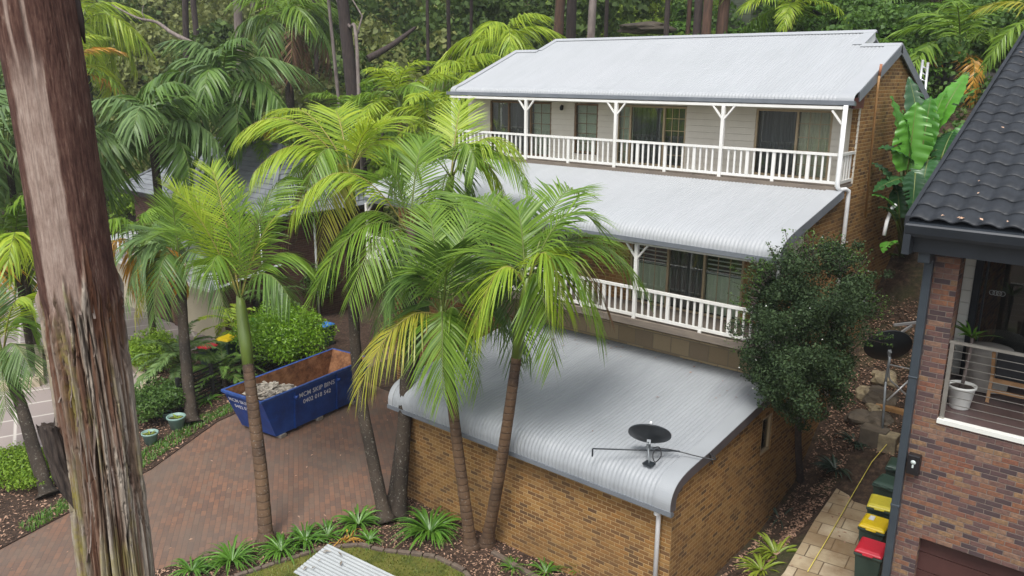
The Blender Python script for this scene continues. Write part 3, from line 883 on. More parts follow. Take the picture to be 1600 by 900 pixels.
# posts with their brackets, balustrades
def post(x, y, z0, z1, br=(1, -1), drop=.0):
    b = MB(); b.box(x - .055, x + .055, y - .055, y + .055, z0 - drop, z1)
    p = b.build("verandah_post", M['white'], house, bevel=.008)
    for s in br:
        b = MB(); b.bar((x + s * .045, y, z1 - .38), (x + s * .36, y, z1 - .0), .05, .06, up=(0, 1, 0))
        b.build("bracket", M['white'], p)
    return p


for x in (-11.74, -7.75, -3.78): post(x, 9.06, UZ - .15, 11.70)
post(-15.55, 9.06, UZ - .15, 11.66, (1,)); post(-.07, 9.06, UZ, 11.66, (-1,))
for x in (-12.3, -8.25, -4.23): post(x, 5.02, LZ - .12, 7.86)
post(-16.3, 5.02, LZ - .12, 7.82, (1,)); post(-.12, 5.02, LZ, 7.82, (-1,))
b = MB(); b.bar((-.0, 5.1, 7.4), (-.0, 5.45, 7.75), .06, .07, up=(1, 0, 0)); b.build("bracket", M['white'], house)


def balustrade(p0, p1, zf, posts=2):
    p0 = np.array(p0, float); p1 = np.array(p1, float); L = np.linalg.norm(p1 - p0); d = (p1 - p0) / L
    n = int(L / .205); bb = MB()
    wide = [int(round(n * (k + 1) / (posts + 1))) for k in range(posts)]
    for k in range(1, n):
        p = p0 + d * L * k / n
        wd = .105 if k in wide else .058
        bb.bar((p[0], p[1], zf + .13), (p[0], p[1], zf + .86), wd, .04 if k not in wide else .06, up=(-d[1], d[0], 0))
    o = bb.build("balustrade", M['white'], house)
    b = MB(); b.bar((*p0, zf + .90), (*p1, zf + .90), .10, .075); b.build("handrail", M['white'], o)
    b = MB(); b.bar((*p0, zf + .09), (*p1, zf + .09), .06, .085); b.build("bottom_rail", M['white'], o)
    if wide:
        b = MB(); p = p0 + d * L * wide[len(wide) // 2] / n; b.box(p[0] - .05, p[0] + .05, p[1] - .04, p[1] + .04, zf - .17, zf + .047); b.build("rail_foot", M['white'], o)
    return o


ux = [-15.5, -11.74, -7.75, -3.78, -.07]
for a_, c_ in zip(ux[:-1], ux[1:]): balustrade((a_ + .06, 9.06), (c_ - .06, 9.06), UZ + .02, 3)
balustrade((-.07, 9.12), (-.07, 10.2), UZ + .02, 0)
lx = [-16.3, -12.3, -8.25, -4.23, -.12]
for a_, c_ in zip(lx[:-1], lx[1:]): balustrade((a_ + .06, 5.02), (c_ - .06, 5.02), LZ + .02, 3)
balustrade((-16.3, 5.08), (-16.3, 6.6), LZ + .02, 0)
# downpipes
b = MB(); b.tube([(-.30, -.10, 2.98), (-.30, -.02, 2.86), (-.30, .02, 2.74), (-.30, .02, -.1)], .055, 12); b.lathe([(.075, 0), (.075, .1)], (-.30, -.06, 2.84), 12); b.build("downpipe", M['white_pipe'], house)
b = MB(); b.tube([(-.02, 8.94, 11.82), (-.02, 8.94, 9.62), (-.01, 8.94, 9.50), (.05, 8.98, 9.44), (.12, 9.22, 9.44), (.18, 9.34, 9.38), (.18, 9.36, 9.2), (.18, 9.36, 3.0)], .062, 12); b.build("downpipe", M['white_pipe'], house)
b = MB(); b.tube([(.06, 4.86, 7.96), (.06, 4.9, 7.8), (.06, 4.9, 4.6)], .05, 12); b.build("downpipe", M['white_pipe'], house)

# dish on the garage roof
dish = thing("satellite_dish", "black satellite dish standing on the pale garage roof near its front corner", "satellite dish", (-.78, .30, 3.78))


def make_dish(root, foot, centre, normal, r, arm=True, mast=.03):
    foot = np.array(foot, float); centre = np.array(centre, float); nv = nm(normal)
    z = Vector(nv); Mx = z.to_track_quat('Z', 'Y').to_matrix()
    prof = [(r * k / 8, .28 * r * (k / 8) ** 2) for k in range(9)]
    prof2 = prof + [(r * 1.015, prof[-1][1] + .012), (r * 1.015, prof[-1][1] - .02)] + [(rr, zz - .022) for rr, zz in prof[::-1]]
    b = MB(); b.lathe(prof2, centre, 40, M=Mx); b.build("reflector", M['black_metal'], root, recalc=True)
    b = MB(); back = centre - nv * .07
    b.bar(centre - nv * .03, centre - nv * .15, .09, .11); b.bar(back - nv * .05 + np.array([0, 0, -.12]), back - nv * .05 + np.array([0, 0, .06]), .10, .06)
    b.build("mount_bracket", M['galv'], root)
    b = MB(); mid = np.array([back[0] - nv[0] * .12, back[1] - nv[1] * .12, back[2] - .12])
    b.tube([foot, foot + np.array([0, 0, .12]), (foot * .35 + mid * .65), mid], mast, 10); b.build("mast", M['galv'], root)
    if arm:
        b = MB(); low = centre - np.array([0, 0, r * .8]); hd = centre + nv * r * .9 + np.array([0, 0, -.05])
        b.tube([low + nv * .1, hd], .018, 8); b.build("feed_arm", M['galv'], root)
        b = MB(); b.lathe([(0, -.06), (.028, -.06), (.032, .02), (.024, .05), (0, .05)], hd, 12); b.build("feed_head", M['white_pipe'], root)
    return mid


dn = nm(np.array([-.30, .62, .62]))
pm = make_dish(dish, (-.78, .30, 3.80), (-.96, .56, 4.30), dn, .50, mast=.026)
b = MB(); b.box(-.90, -.66, .20, .40, 3.80, 3.845); b.build("foot_plate", M['black_metal'], dish)
b = MB(); pA = pz(926, 701, 4.02); pB = pz(1062, 705, 4.06); b.tube([pA, pB], .018, 8); b.bar(pA, pA - (0, 0, .2), .03, .03); b.build("stay_rod", M['black_metal'], dish)
b = MB(); cpts = [pz(1020, 700, 4.2), pz(1030, 699, 4.12), pz(1033, 712, 4.0), pz(1024, 722, 3.98), pz(1020, 712, 4.05), pz(1026, 702, 4.12), pz(1050, 703, 4.03), pz(1090, 713, 3.98), pz(1118, 718, 3.97), (.13, 1.55, 3.9), (.14, 1.75, 3.55)]
b.tube(arc_prof3(cpts, 5), .014, 7); b.build("cable", M['dark_cable'], dish)

# loose timber pole that leans against the gable
pole = thing("timber_pole", "long honey coloured timber pole leaning up against the side gable", "pole", (.2, 10.2, 4.0))
b = MB(); b.tube([pd(1352, 340, 25.2), pd(1371, 140, 24.15), pd(1374, 118, 24.0)], .036, 8); b.build("shaft", M['pole_wood'], pole)
b = MB(); b.tube([pd(1374, 118, 24.0), pd(1377, 100, 23.9)], .04, 8); b.build("tip", M['copper'], pole)
# ------------------------------------------------------------------ HAZE: damp air over the whole valley
hm = bpy.data.materials.new("damp_air"); hm.use_nodes = True
for n_ in list(hm.node_tree.nodes):
    if n_.type == 'BSDF_PRINCIPLED': hm.node_tree.nodes.remove(n_)
pv = hm.node_tree.nodes.new("ShaderNodeVolumePrincipled"); pv.inputs['Color'].default_value = (.93, .96, 1, 1); pv.inputs['Density'].default_value = .0005; pv.inputs['Anisotropy'].default_value = .2
hm.node_tree.links.new(pv.outputs[0], hm.node_tree.nodes["Material Output"].inputs['Volume'])
hb_ = MB(); hb_.box(-150, 90, -50, 155, -2, 100); props(hb_.build("haze", hm), "thin damp haze over the valley", "haze", None, 'stuff')
# ------------------------------------------------------------------ right-hand brick house
rh = thing("tile_roof_house", "red brown brick house with black tiled roof and glazed deck", "house", (6, 6, 1))
FY = .68
b = MB()
b.box(4.42, 4.97, FY, FY + .3, .5, 9.62)                       # pillar
b.box(4.97, 12, FY, FY + .3, 4.02, 6.42); b.box(4.42, 4.425, FY + .3, FY + .3001, .5, .51)
b.box(11, 12, FY, FY + .3, .5, 4.02)
b.build("front_wall", M['brick_red'], rh)
b = MB(); b.box(4.42, 4.52, FY + .3, 3.7, .5, 9.62); b.box(4.42, 4.72, 3.7, 14, .5, 9.62); b.build("side_wall", M['brick_red'], rh)
b = MB(); b.prism([(FY + .3, 9.62), (14, 9.62), (14, 10.6), (8.6, 13.0), (.9, 9.9)], 0, 4.42, 4.7); b.build("gable_wall", M['grey_board'], rh)
b = MB(); b.box(4.97, 12, FY - .03, FY + .12, 6.42, 6.50); b.build("deck_edge_trim", M['grey_board'], rh)
b = MB(); b.box(4.53, 12, FY + .12, 3.9, 6.30, 6.485); b.build("deck_floor", M['deck_tile'], rh)
b = MB()
for k in range(9): b.box(4.97, 11, FY + .16, FY + .2, .55 + k * .39, .55 + k * .39 + .375)
b.build("garage_door", M['garage_door'], rh)
# pale clad wall, dark frame and glass of the sliding doors at the back of the deck
b = MB()
for k in range(12): b.box(4.525, 4.72, 3.52, 3.68, 6.49 + k * .262, 6.49 + k * .262 + .253)
b.build("clad_wall", M['grey_board'], rh)
sdoor = MB(); sdoor.box(4.725, 4.86, 3.5, 3.62, 6.49, 9.6); sdoor.box(4.86, 12, 3.5, 3.62, 9.45, 9.6); sdoor.box(4.86, 12, 3.5, 3.62, 6.49, 6.56); sdoor.box(4.93, 4.96, 3.49, 3.6, 6.56, 9.45)
sdo = sdoor.build("sliding_door", M['charcoal'], rh)
b = MB(); b.box(4.86, 12, 3.55, 3.56, 6.56, 9.45); b.build("pane", M['glass'], sdo)
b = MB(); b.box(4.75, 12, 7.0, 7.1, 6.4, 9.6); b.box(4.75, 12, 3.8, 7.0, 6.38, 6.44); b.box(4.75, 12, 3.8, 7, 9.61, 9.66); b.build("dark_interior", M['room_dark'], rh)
rings = MB()  # four thin silver grey rings just in front of the pane
for k in range(4):
    c_ = CAM + ray(1550 + k * 5.5, 457 + k * .8) * ((3.53 - CAM[1]) / ray(1550 + k * 5.5, 457 + k * .8)[1])
    Mx = Vector((0, -1, 0)).to_track_quat('Z', 'Y').to_matrix()
    rings.lathe([(.042, 0), (.052, .006), (.052, -.006), (.042, 0)], (c_[0], 3.53, c_[2]), 20, M=Mx)
rings.build("ring_row", M['ring_grey'], sdo)
# cable railing
rail = MB(); rail.bar((4.98, FY + .06, 7.98), (12, FY + .06, 8.0), .07, .045); ro = rail.build("railing", M['steel'], rh)
for x in (5.03, 7.6, 10.2):
    b = MB(); b.box(x - .035, x + .035, FY + .03, FY + .09, 6.5, 7.955); b.build("railing_post", M['steel'], ro)
b = MB()
for k in range(9): b.tube([(4.97, FY + .06, 6.66 + k * .145), (12, FY + .06, 6.66 + k * .145)], .007, 6)
b.build("railing_cables", M['steel'], ro)
# soffit, gutter, downpipe
b = MB(); b.box(4.25, 12, .25, 3.6, 9.63, 9.68); b.build("soffit", M['charcoal'], rh)
b = MB(); b.box(4.22, 12, .22, .26, 9.62, 9.92); b.build("fascia", M['charcoal'], rh)
b = MB(); b.prism([(.20, 9.92), (.20, 10.05), (.19, 10.12), (-.04, 10.15), (-.06, 10.12), (-.03, 9.98), (.0, 9.92)], 0, 4.18, 12); b.build("gutter", M['charcoal'], rh)
b = MB(); b.box(4.16, 4.28, -.02, .24, 9.60, 10.08); b.build("gutter_end", M['charcoal'], rh)
b = MB(); b.box(4.36, 4.56, .3, FY - .02, 9.42, 9.74); b.box(4.42, 4.57, .535, .665, .6, 9.46); b.box(4.41, 4.58, .525, .668, 4.55, 4.62); b.box(4.41, 4.58, .525, .668, 7.2, 7.25); b.build("downpipe", M['slate_pipe'], rh, bevel=.02)
# tiled roof: every course overlaps the one below, rolled profile
RS = (13.47 - 10.26) / (8.09 - .30)
TX, TY = .36, .40
nxx = int((12 - 4.2) / TX * 10)
xs = np.linspace(4.2, 12, nxx)
ph = ((xs - 4.2) / TX) % 1.0
roll = .045 * np.where(ph < .72, np.sin(ph / .72 * math.pi) ** .8, -.28 * np.sin((ph - .72) / .28 * math.pi))
V = []; Qs = []; base = 0
rows = 26
rr = random.Random(3)
for k in range(rows):
    ya = .02 + k * TY; yb = ya + TY + .06
    prof = [(ya + .006, -.035), (ya, -.012), (ya + .012, .0), (ya + TY * .5, -.012), (yb, -.034)]
    tilt = np.array([rr.uniform(-.006, .006) for _ in range(40)])
    rowv = np.empty((nxx, len(prof), 3))
    for j, (y, dz) in enumerate(prof):
        rowv[:, j, 0] = xs; rowv[:, j, 1] = y - roll * RS * .9
        rowv[:, j, 2] = 10.20 + (y - .0) * RS + dz + roll * .93 + .045 + tilt[((xs - 4.2) / TX).astype(int)]
    ii = base + np.arange(nxx * len(prof)).reshape(nxx, len(prof))
    Qs.append(np.stack([ii[:-1, :-1], ii[1:, :-1], ii[1:, 1:], ii[:-1, 1:]], -1).reshape(-1, 4))
    V.append(rowv.reshape(-1, 3)); base += nxx * len(prof)
rt = link("tiled_roof", npmesh("tiled_roof", np.vstack(V), np.vstack(Qs), M['tile_black']), rh)
b = MB(); b.add([(4.2, .0, 10.15), (12, .0, 10.15), (12, 9, 10.15 + 9 * RS), (4.2, 9, 10.15 + 9 * RS), (4.2, .0, 10.10), (12, .0, 10.10), (12, 9, 10.10 + 9 * RS), (4.2, 9, 10.10 + 9 * RS)], [(0, 1, 2, 3), (7, 6, 5, 4), (0, 4, 5, 1), (1, 5, 6, 2), (2, 6, 7, 3), (3, 7, 4, 0)]); b.build("roof_deck", M['charcoal'], rt)
b = MB(); b.prism([(.02, 10.08), (9, 10.08 + 9 * RS), (9, 10.30 + 9 * RS), (.02, 10.27)], 0, 4.14, 4.21); b.build("barge_capping", M['tile_black'], rt)
b = MB(); b.add([(4.2, 9.0, 10.2 + 9 * RS), (12, 9, 10.2 + 9 * RS), (12, 16, 10.3), (4.2, 16, 10.3), (4.2, 9.0, 10.1 + 9 * RS), (12, 9, 10.1 + 9 * RS), (12, 16, 10.2), (4.2, 16, 10.2)], [(0, 1, 2, 3), (7, 6, 5, 4), (0, 4, 5, 1), (1, 5, 6, 2), (2, 6, 7, 3), (3, 7, 4, 0)]); b.build("rear_roof_slope", M['tile_black'], rt)
# dead petals and leaves caught on the tiles
b = MB()
for k in range(46):
    kk = rr.randrange(1, 20) if rr.random() < .7 else 0
    x = rr.uniform(4.3, 7.5); y = .03 + kk * TY + rr.uniform(-.04, .03); z = 10.29 + y * RS + .03
    a = rr.uniform(0, 6.28); l = rr.uniform(.025, .06)
    dx, dy = math.cos(a) * l, math.sin(a) * l
    b.add([(x - dx, y - dy, z), (x + dy * .5, y - dx * .5, z + .02), (x + dx, y + dy, z + dy * RS + .01), (x - dy * .5, y + dx * .5, z + .012)], [(0, 1, 2, 3)])
M['petal'] = simple('pale_dry_petal', (.62, .45, .34), (.42, .25, .15), 20, rough=.8)
props(b.build("fallen_petals", M['petal'], recalc=False), "scattered pale dry petals lying on the black roof tiles", "petals", kind='stuff')
# meter box with bulb emblem
b = MB(); p0 = pd(1402, 697, 15.6); b.box(4.60, 4.82, FY - .16, FY - .003, 5.32, 5.72); mb_ = b.build("meter_box", M['meter_black'], rh, bevel=.02)
b = MB()
Mx = Vector((0, -1, 0)).to_track_quat('Z', 'Y').to_matrix()
b.lathe([(0, .004), (.045, .004), (.045, 0)], (4.71, FY - .163, 5.58), 18, M=Mx); b.box(4.695, 4.725, FY - .167, FY - .162, 5.47, 5.545)
b.build("bulb_emblem", M['bulb'], mb_)

# things on the deck
pt = thing("potted_plant", "small yucca in a round white pot on the deck corner", "potted plant", (5.14, 1.55, 6.49))
b = MB(); b.lathe([(0, 0), (.17, 0), (.18, .02), (.235, .40), (.26, .42), (.26, .46), (.235, .46), (.225, .40), (0, .40)], (5.14, 1.55, 6.49), 28); b.build("pot", M['pot_white'], pt)
b = MB(); b.lathe([(0, .405), (.225, .405)], (5.14, 1.55, 6.49), 20); b.build("soil", M['soil'], pt)
b = MB(); b.tube([(5.14, 1.55, 6.88), (5.16, 1.57, 7.3), (5.19, 1.55, 7.72), (5.18, 1.55, 7.95)], [.035, .03, .03, .028], 8); b.build("stem", M['bark_grey'], pt)


def strap_clump(c, n, L, wd, droop, seed, upr=.9, seg=6, spread=1.0):
    r_ = np.random.default_rng(seed); V = []; Q = []; base = 0
    for i in range(n):
        az = r_.uniform(0, 2 * math.pi); l = L * r_.uniform(.6, 1.1); up = upr * r_.uniform(.45, 1.15)
        d = np.array([math.cos(az) * spread, math.sin(az) * spread, up]); d /= np.linalg.norm(d)
        s_ = np.array([-math.sin(az), math.cos(az), 0]); w0 = wd * r_.uniform(.7, 1.2)
        tw = r_.uniform(-.4, .4)
        s_ = s_ * math.cos(tw) + np.array([0, 0, 1]) * math.sin(tw)
        st = np.array(c) + np.array([math.cos(az), math.sin(az), 0]) * r_.uniform(0, .05)
        for k in range(seg + 1):
            t_ = k / seg
            p = st + d * l * t_ + np.array([0, 0, -droop * l * t_ ** 2.2])
            ww = w0 * (.6 + .8 * t_ if t_ < .4 else (.92 * (1 - ((t_ - .4) / .6) ** 1.8) + .02))
            V += [p - s_ * ww / 2, p + np.array([0, 0, -ww * .22]), p + s_ * ww / 2]
        for k in range(seg):
            a = base + 3 * k
            Q += [(a, a + 1, a + 4, a + 3), (a + 1, a + 2, a + 5, a + 4)]
        base += 3 * (seg + 1)
    return np.array(V), np.array(Q)


V, Q = strap_clump((5.18, 1.55, 7.9), 26, .52, .05, .35, 5, 1.1)
link("leaves", npmesh("leaves", V, Q, M['strap']), pt)
ch = thing("armchair", "teak armchair with black cushions behind the deck railing", "armchair", (5.8, 2.3, 6.49))
cx0, cx1, YO = 5.50, 6.15, .86
def cb(part, bars, mat='teak', bev=0.0):
    b = MB()
    for q in bars: b.bar(*q)
    return b.build(part, M[mat], ch, bevel=bev)
for x in (cx0, cx1):
    cb("back_leg", [((x, 1.32 + YO, 6.49), (x, 1.46 + YO, 6.98), .05, .06, 0, (1, 0, 0)), ((x, 1.46 + YO, 6.98), (x - .02, 1.36 + YO, 7.50), .05, .06, 0, (1, 0, 0))])
    cb("front_leg", [((x, 2.1 + YO, 6.49), (x, 2.08 + YO, 7.1), .05, .06, 0, (1, 0, 0))])
    cb("arm_rest", [((x, 1.42 + YO, 7.12), (x, 2.12 + YO, 7.12), .07, .035)])
cb("cross_rail", [((cx0 + .026, 1.44 + YO, 6.92), (cx1 - .026, 1.44 + YO, 6.92), .04, .09)])
cb("cross_rail", [((cx0 + .026, 1.40 + YO, 6.72), (cx1 - .026, 1.40 + YO, 6.72), .035, .06)])
cb("cross_rail", [((cx0 + .026, 2.06 + YO, 6.86), (cx1 - .026, 2.06 + YO, 6.86), .04, .08)])
b = MB(); b.box(cx0 + .04, cx1 - .04, 1.5 + YO, 2.1 + YO, 6.93, 7.06); b.build("seat_cushion", M['black_fabric'], ch, bevel=.03)
b = MB(); b.prism([(1.40 + YO, 7.05), (1.52 + YO, 7.05), (1.42 + YO, 7.56), (1.31 + YO, 7.54)], 0, cx0 + .04, cx1 - .04); b.build("back_cushion", M['black_fabric'], ch, bevel=.03)
tb = thing("covered_table", "low round outdoor table under a beige cover beside the glass doors", "table", (5.3, 3.0, 6.49))
b = MB(); b.lathe([(.38, .02), (.40, .3), (.43, .78), (.40, .86), (.2, .90), (0, .91)], (5.3, 3.0, 6.49), 36)
for i, p in enumerate(b.v):
    a = math.atan2(p[1] - 3.0, p[0] - 5.3); f_ = 1 + .04 * math.sin(a * 9) * max(0, (7.3 - p[2]))
    b.v[i] = (5.3 + (p[0] - 5.3) * f_, 3.0 + (p[1] - 3.0) * f_, p[2])
b.build("cover", M['cover'], tb)

# ------------------------------------------------------------------ bins
def wheelie(name, label, lid, loc, rz, group, sticker=False, s=1.0):
    t_ = thing(name, label, "wheelie bin", loc, group, rz)
    b = MB()
    def ring(w_, d_, z): return [(-w_ / 2, -d_ / 2, z), (w_ / 2, -d_ / 2, z), (w_ / 2, d_ / 2, z), (-w_ / 2, d_ / 2, z)]
    secs = [ring(.46 * s, .5 * s, .05), ring(.56 * s, .66 * s, .9 * s), ring(.58 * s, .68 * s, .92 * s), ring(.62 * s, .74 * s, .94 * s), ring(.62 * s, .74 * s, 1.0 * s)]
    vs = [p for q in secs for p in q]
    fs = [(3, 2, 1, 0)] + [(4 * i + k, 4 * i + (k + 1) % 4, 4 * i + 4 + (k + 1) % 4, 4 * i + 4 + k) for i in range(4) for k in range(4)] + [(16, 17, 18, 19)]
    b.add(vs, fs); b.build("body", M['bin_body'], t_, bevel=.02, local=True)
    b = MB()
    vs = ring(.60 * s, .72 * s, 1.003 * s) + ring(.60 * s, .72 * s, 1.05 * s) + [(p[0], p[1], p[2]) for p in ring(.46 * s, .54 * s, 1.10 * s)]
    fs = [(3, 2, 1, 0), (0, 1, 5, 4), (1, 2, 6, 5), (2, 3, 7, 6), (3, 0, 4, 7), (4, 5, 9, 8), (5, 6, 10, 9), (6, 7, 11, 10), (7, 4, 8, 11), (8, 9, 10, 11)]
    b.add(vs, fs)
    b.box(-.12 * s, .12 * s, -.42 * s, -.36 * s, 1.0 * s, 1.04 * s)
    lo = b.build("lid", M[lid], t_, bevel=.025, local=True)
    if sticker:
        b = MB(); b.box(-.16 * s, -.04 * s, -.02, .2, 1.100 * s, 1.106 * s); link("sticker", b.mesh("sticker", M['sticker']), lo, local=True)
    b = MB(); b.tube([(-.2 * s, .42 * s, .96 * s), (.2 * s, .42 * s, .96 * s)], .02, 8); b.bar((-.2 * s, .36 * s, .96 * s), (-.2 * s, .43 * s, .96 * s), .03, .04); b.bar((.2 * s, .36 * s, .96 * s), (.2 * s, .43 * s, .96 * s), .03, .04); b.build("handle", M['bin_body'], t_, local=True)
    for sx in (-.24, .24):
        b = MB(); b.tube([(sx * s - .03, .27 * s, .1), (sx * s + .03, .27 * s, .1)], .1, 14); b.build("wheel", M['dark_cable'], t_, local=True)
    return t_


BG = "wheelie bins lined up beside the right-hand house"
wheelie("wheelie_bin", "wheelie bin with a bright red lid, nearest on the stone path", 'lid_red', (3.58, 3.06, 1.05), R(4), BG)
wheelie("wheelie_bin", "wheelie bin with a glossy yellow lid and white sticker, just behind the red lidded bin", 'lid_yellow', (3.30, 4.22, 1.05), R(3), BG, True)
wheelie("wheelie_bin", "wheelie bin with faded yellow lid between the glossy yellow and green lidded ones", 'lid_yellow_pale', (3.12, 5.35, 1.05), R(8), BG)
wheelie("wheelie_bin", "dark green wheelie bin with green lid, directly behind the faded yellow lidded bin", 'lid_green', (2.92, 6.65, 1.05), R(-4), BG)
wheelie("wheelie_bin", "furthest dark green wheelie bin, half hidden by the brick corner of the right-hand house", 'lid_green', (2.85, 7.9, 1.05), R(5), BG)
BL = "bins beside the neighbouring brown house"
p = pz(397, 512, 1.1); wheelie("wheelie_bin", "bright green lidded wheelie bin by the brown brick wall", 'lid_bright', (p[0], p[1], .03), R(20), BL, s=1.3)
p = pz(357, 534, 1.1); wheelie("wheelie_bin", "yellow lidded wheelie bin behind the black fence", 'lid_yellow', (p[0], p[1], .03), R(15), BL, s=1.2)
p = pz(325, 543, 1.0); wheelie("wheelie_bin", "low red lidded wheelie bin at the foot of the cream wall", 'lid_red', (p[0], p[1], .03), R(10), BL)
p = pz(508, 503, 1.2); wheelie("wheelie_bin", "blue lidded wheelie bin half hidden behind palm fronds beyond the skip", 'lid_blue', (p[0], p[1], .03), R(10), BL)

# rope along the path
b = MB()
rp = [on_ground(x, y, .12) for x, y in ((1262, 893), (1300, 830), (1335, 768), (1362, 722))] + [pd(1395, 683, 24.0)]
rp = [np.array([p[0], p[1], max(p[2], 1.09)]) for p in rp]
b.tube(rp, .0115, 6); props(b.build("rope", M['rope']), "thin yellow rope stretched along the stone path past the bins", "rope")

# dish on its pole at the corner of the right-hand house
d2 = thing("satellite_dish", "large dark satellite dish on a tall steel pole by the right-hand house", "satellite dish", (3.2, 4.5, 1.05))
gq2 = on_ground(1378, 690); DD = float((gq2 - CAM) @ CF); c2 = pd(1389, 547, DD - .3)
nrm = nm(np.array([-.45, .72, .52]))
make_dish(d2, (c2[0] + .05, c2[1] - .12, c2[2] - 1.0), c2, nrm, .66, arm=False, mast=.04)
pb = c2 + np.array([.05, -.12, -.9])
b = MB(); b.tube([pb, gq2 - (0, 0, .2)], .035, 10); b.build("pole", M['galv'], d2)
b = MB(); b.tube([pb + (0, 0, .5), (4.42, pb[1] + .3, pb[2] + .4)], .022, 8); b.build("wall_bracket", M['alu'], d2)
b = MB(); b.tube(arc_prof3([pd(1389, 575, DD), pd(1390, 592, DD), pd(1402, 604, DD), pd(1425, 625, DD)], 5), .028, 8); b.build("curved_brace", M['alu'], d2)
b = MB(); b.tube([pd(1386, 626, DD), pd(1425, 590, DD)], .03, 8); b.build("diagonal_brace", M['alu'], d2)
b = MB(); b.bar(pd(1396, 508, DD + 1), pd(1440, 503, DD + 1), .07, .07); b.bar(pd(1406, 521, DD + 1), pd(1425, 508, DD + 1), .06, .06); b.build("steel_struts", M['alu'], d2)
# ------------------------------------------------------------------ skip bin
TN = np.array([-15.37, -.72, 1.70])
sk_dir = nm(np.array([-.56, 4.45, 0])); sk_perp = np.array([-sk_dir[1], sk_dir[0], 0])
SL, SW, SH = 5.42, 2.02, 1.68
skip = thing("skip_bin", "long blue steel skip bin with rusty inside, parked on the brick driveway", "skip bin", (TN[0], TN[1], .02), None, math.atan2(sk_dir[1], sk_dir[0]))
# local: x along the bin, y across (away from viewer = +y)
def frustum(x0, x1, X0, X1, y0, y1, Y0_, Y1_, z0, z1): return [(x0, y0, z0), (x1, y0, z0), (x1, y1, z0), (x0, y1, z0), (X0, Y0_, z1), (X1, Y0_, z1), (X1, Y1_, z1), (X0, Y1_, z1)]
b = MB()
o_ = frustum(.62, SL - .62, 0, SL, .10, SW - .10, 0, SW, .12, SH); i_ = frustum(.68, SL - .68, .05, SL - .05, .15, SW - .15, .05, SW - .05, .18, SH)
b.add(o_, [(3, 2, 1, 0), (0, 1, 5, 4), (1, 2, 6, 5), (2, 3, 7, 6), (3, 0, 4, 7)], 0)
b.add(i_, [(0, 1, 2, 3), (0, 4, 5, 1), (1, 5, 6, 2), (2, 6, 7, 3), (3, 7, 4, 0)], 1)
b.add([o_[4], o_[5], o_[6], o_[7], i_[4], i_[5], i_[6], i_[7]], [(0, 1, 5, 4), (1, 2, 6, 5), (2, 3, 7, 6), (3, 0, 4, 7)], 0)
body = b.build("body", [M['skip_blue'], M['rust']], skip, local=True, recalc=False)
b = MB()
b.box(-.04, SL + .04, -.055, .045, SH - .09, SH + .012); b.box(-.04, SL + .04, SW - .045, SW + .055, SH - .09, SH + .012)
b.box(-.055, .045, .045, SW - .045, SH - .09, SH + .012); b.box(SL - .045, SL + .055, .045, SW - .045, SH - .09, SH + .012)
b.build("rim", M['skip_rim'], skip, bevel=.012, local=True)
for k, x in enumerate((1.5, 3.6)):
    b = MB(); b.add([(x - .03, .095, .13), (x + .03, .095, .13), (x + .03, .005, SH - .1), (x - .03, .005, SH - .1), (x - .03, .04, .13), (x + .03, .04, .13), (x + .03, -.05, SH - .1), (x - .03, -.05, SH - .1)], [(0, 1, 2, 3), (7, 6, 5, 4), (0, 4, 5, 1), (1, 5, 6, 2), (2, 6, 7, 3), (3, 7, 4, 0)]); b.build("stiffening_rib", M['skip_blue'], skip, local=True)
    b = MB(); b.tube([(x, -.12, SH - .32), (x, .04, SH - .32)], .05, 12); b.lathe([(.0, .0), (.085, .0), (.085, .03), (0, .03)], (x, -.13, SH - .32), 12, M=Vector((0, -1, 0)).to_track_quat('Z', 'Y').to_matrix()); b.build("lifting_lug", M['skip_blue'], skip, local=True)
for x in (.9, 2.7, 4.6):
    for y in (.18, SW - .30):
        b = MB(); b.box(x - .14, x + .14, y - .16, y + .12, .0, .12); b.build("timber_packer", M['timber'], skip, bevel=.01, local=True)


def text_mesh(body_, size, mat, name):
    cu = bpy.data.curves.new(name, 'FONT'); cu.body = body_; cu.size = size; cu.align_x = 'CENTER'; cu.extrude = .003; cu.offset = .012 * size * .6; cu.space_character = 1.06
    o = bpy.data.objects.new(name, cu); col.objects.link(o)
    bpy.context.view_layer.update()
    me = bpy.data.meshes.new_from_object(o.evaluated_get(bpy.context.evaluated_depsgraph_get()))
    bpy.data.objects.remove(o); me.name = name
    me.materials.clear(); me.materials.append(mat)
    return me


M['lettering'] = simple('worn_white_lettering', (.74, .75, .78), (.58, .60, .66), 9, rough=.6)
slope = math.atan2(.10, SH - .12)
for txt, zz, sz in (("MCM SKIP BINS", 1.22, .25), ("0402 018 542", .94, .235)):
    o = link("lettering", text_mesh(txt, sz, M['lettering'], "lettering"), skip, local=True)
    yy = .10 * (1 - (zz - .12) / (SH - .12)) - .006
    o.location = (2.60, yy, zz); o.rotation_euler = (math.pi / 2 + slope, 0, 0)
es = math.atan2(.62, SH - .12)
for txt, zz, sz in (("MCM SKIP BINS", 1.26, .22), ("0402 018 542", 1.0, .21)):
    o = link("lettering", text_mesh(txt, sz, M['lettering'], "lettering"), skip, local=True)
    xx = .62 * (1 - (zz - .12) / (SH - .12)) - .006
    o.matrix_basis = Matrix.Translation((xx, SW / 2 + .1, zz)) @ Matrix.Rotation(-math.pi / 2, 4, 'Z') @ Matrix.Rotation(math.pi / 2 + es, 4, 'X')
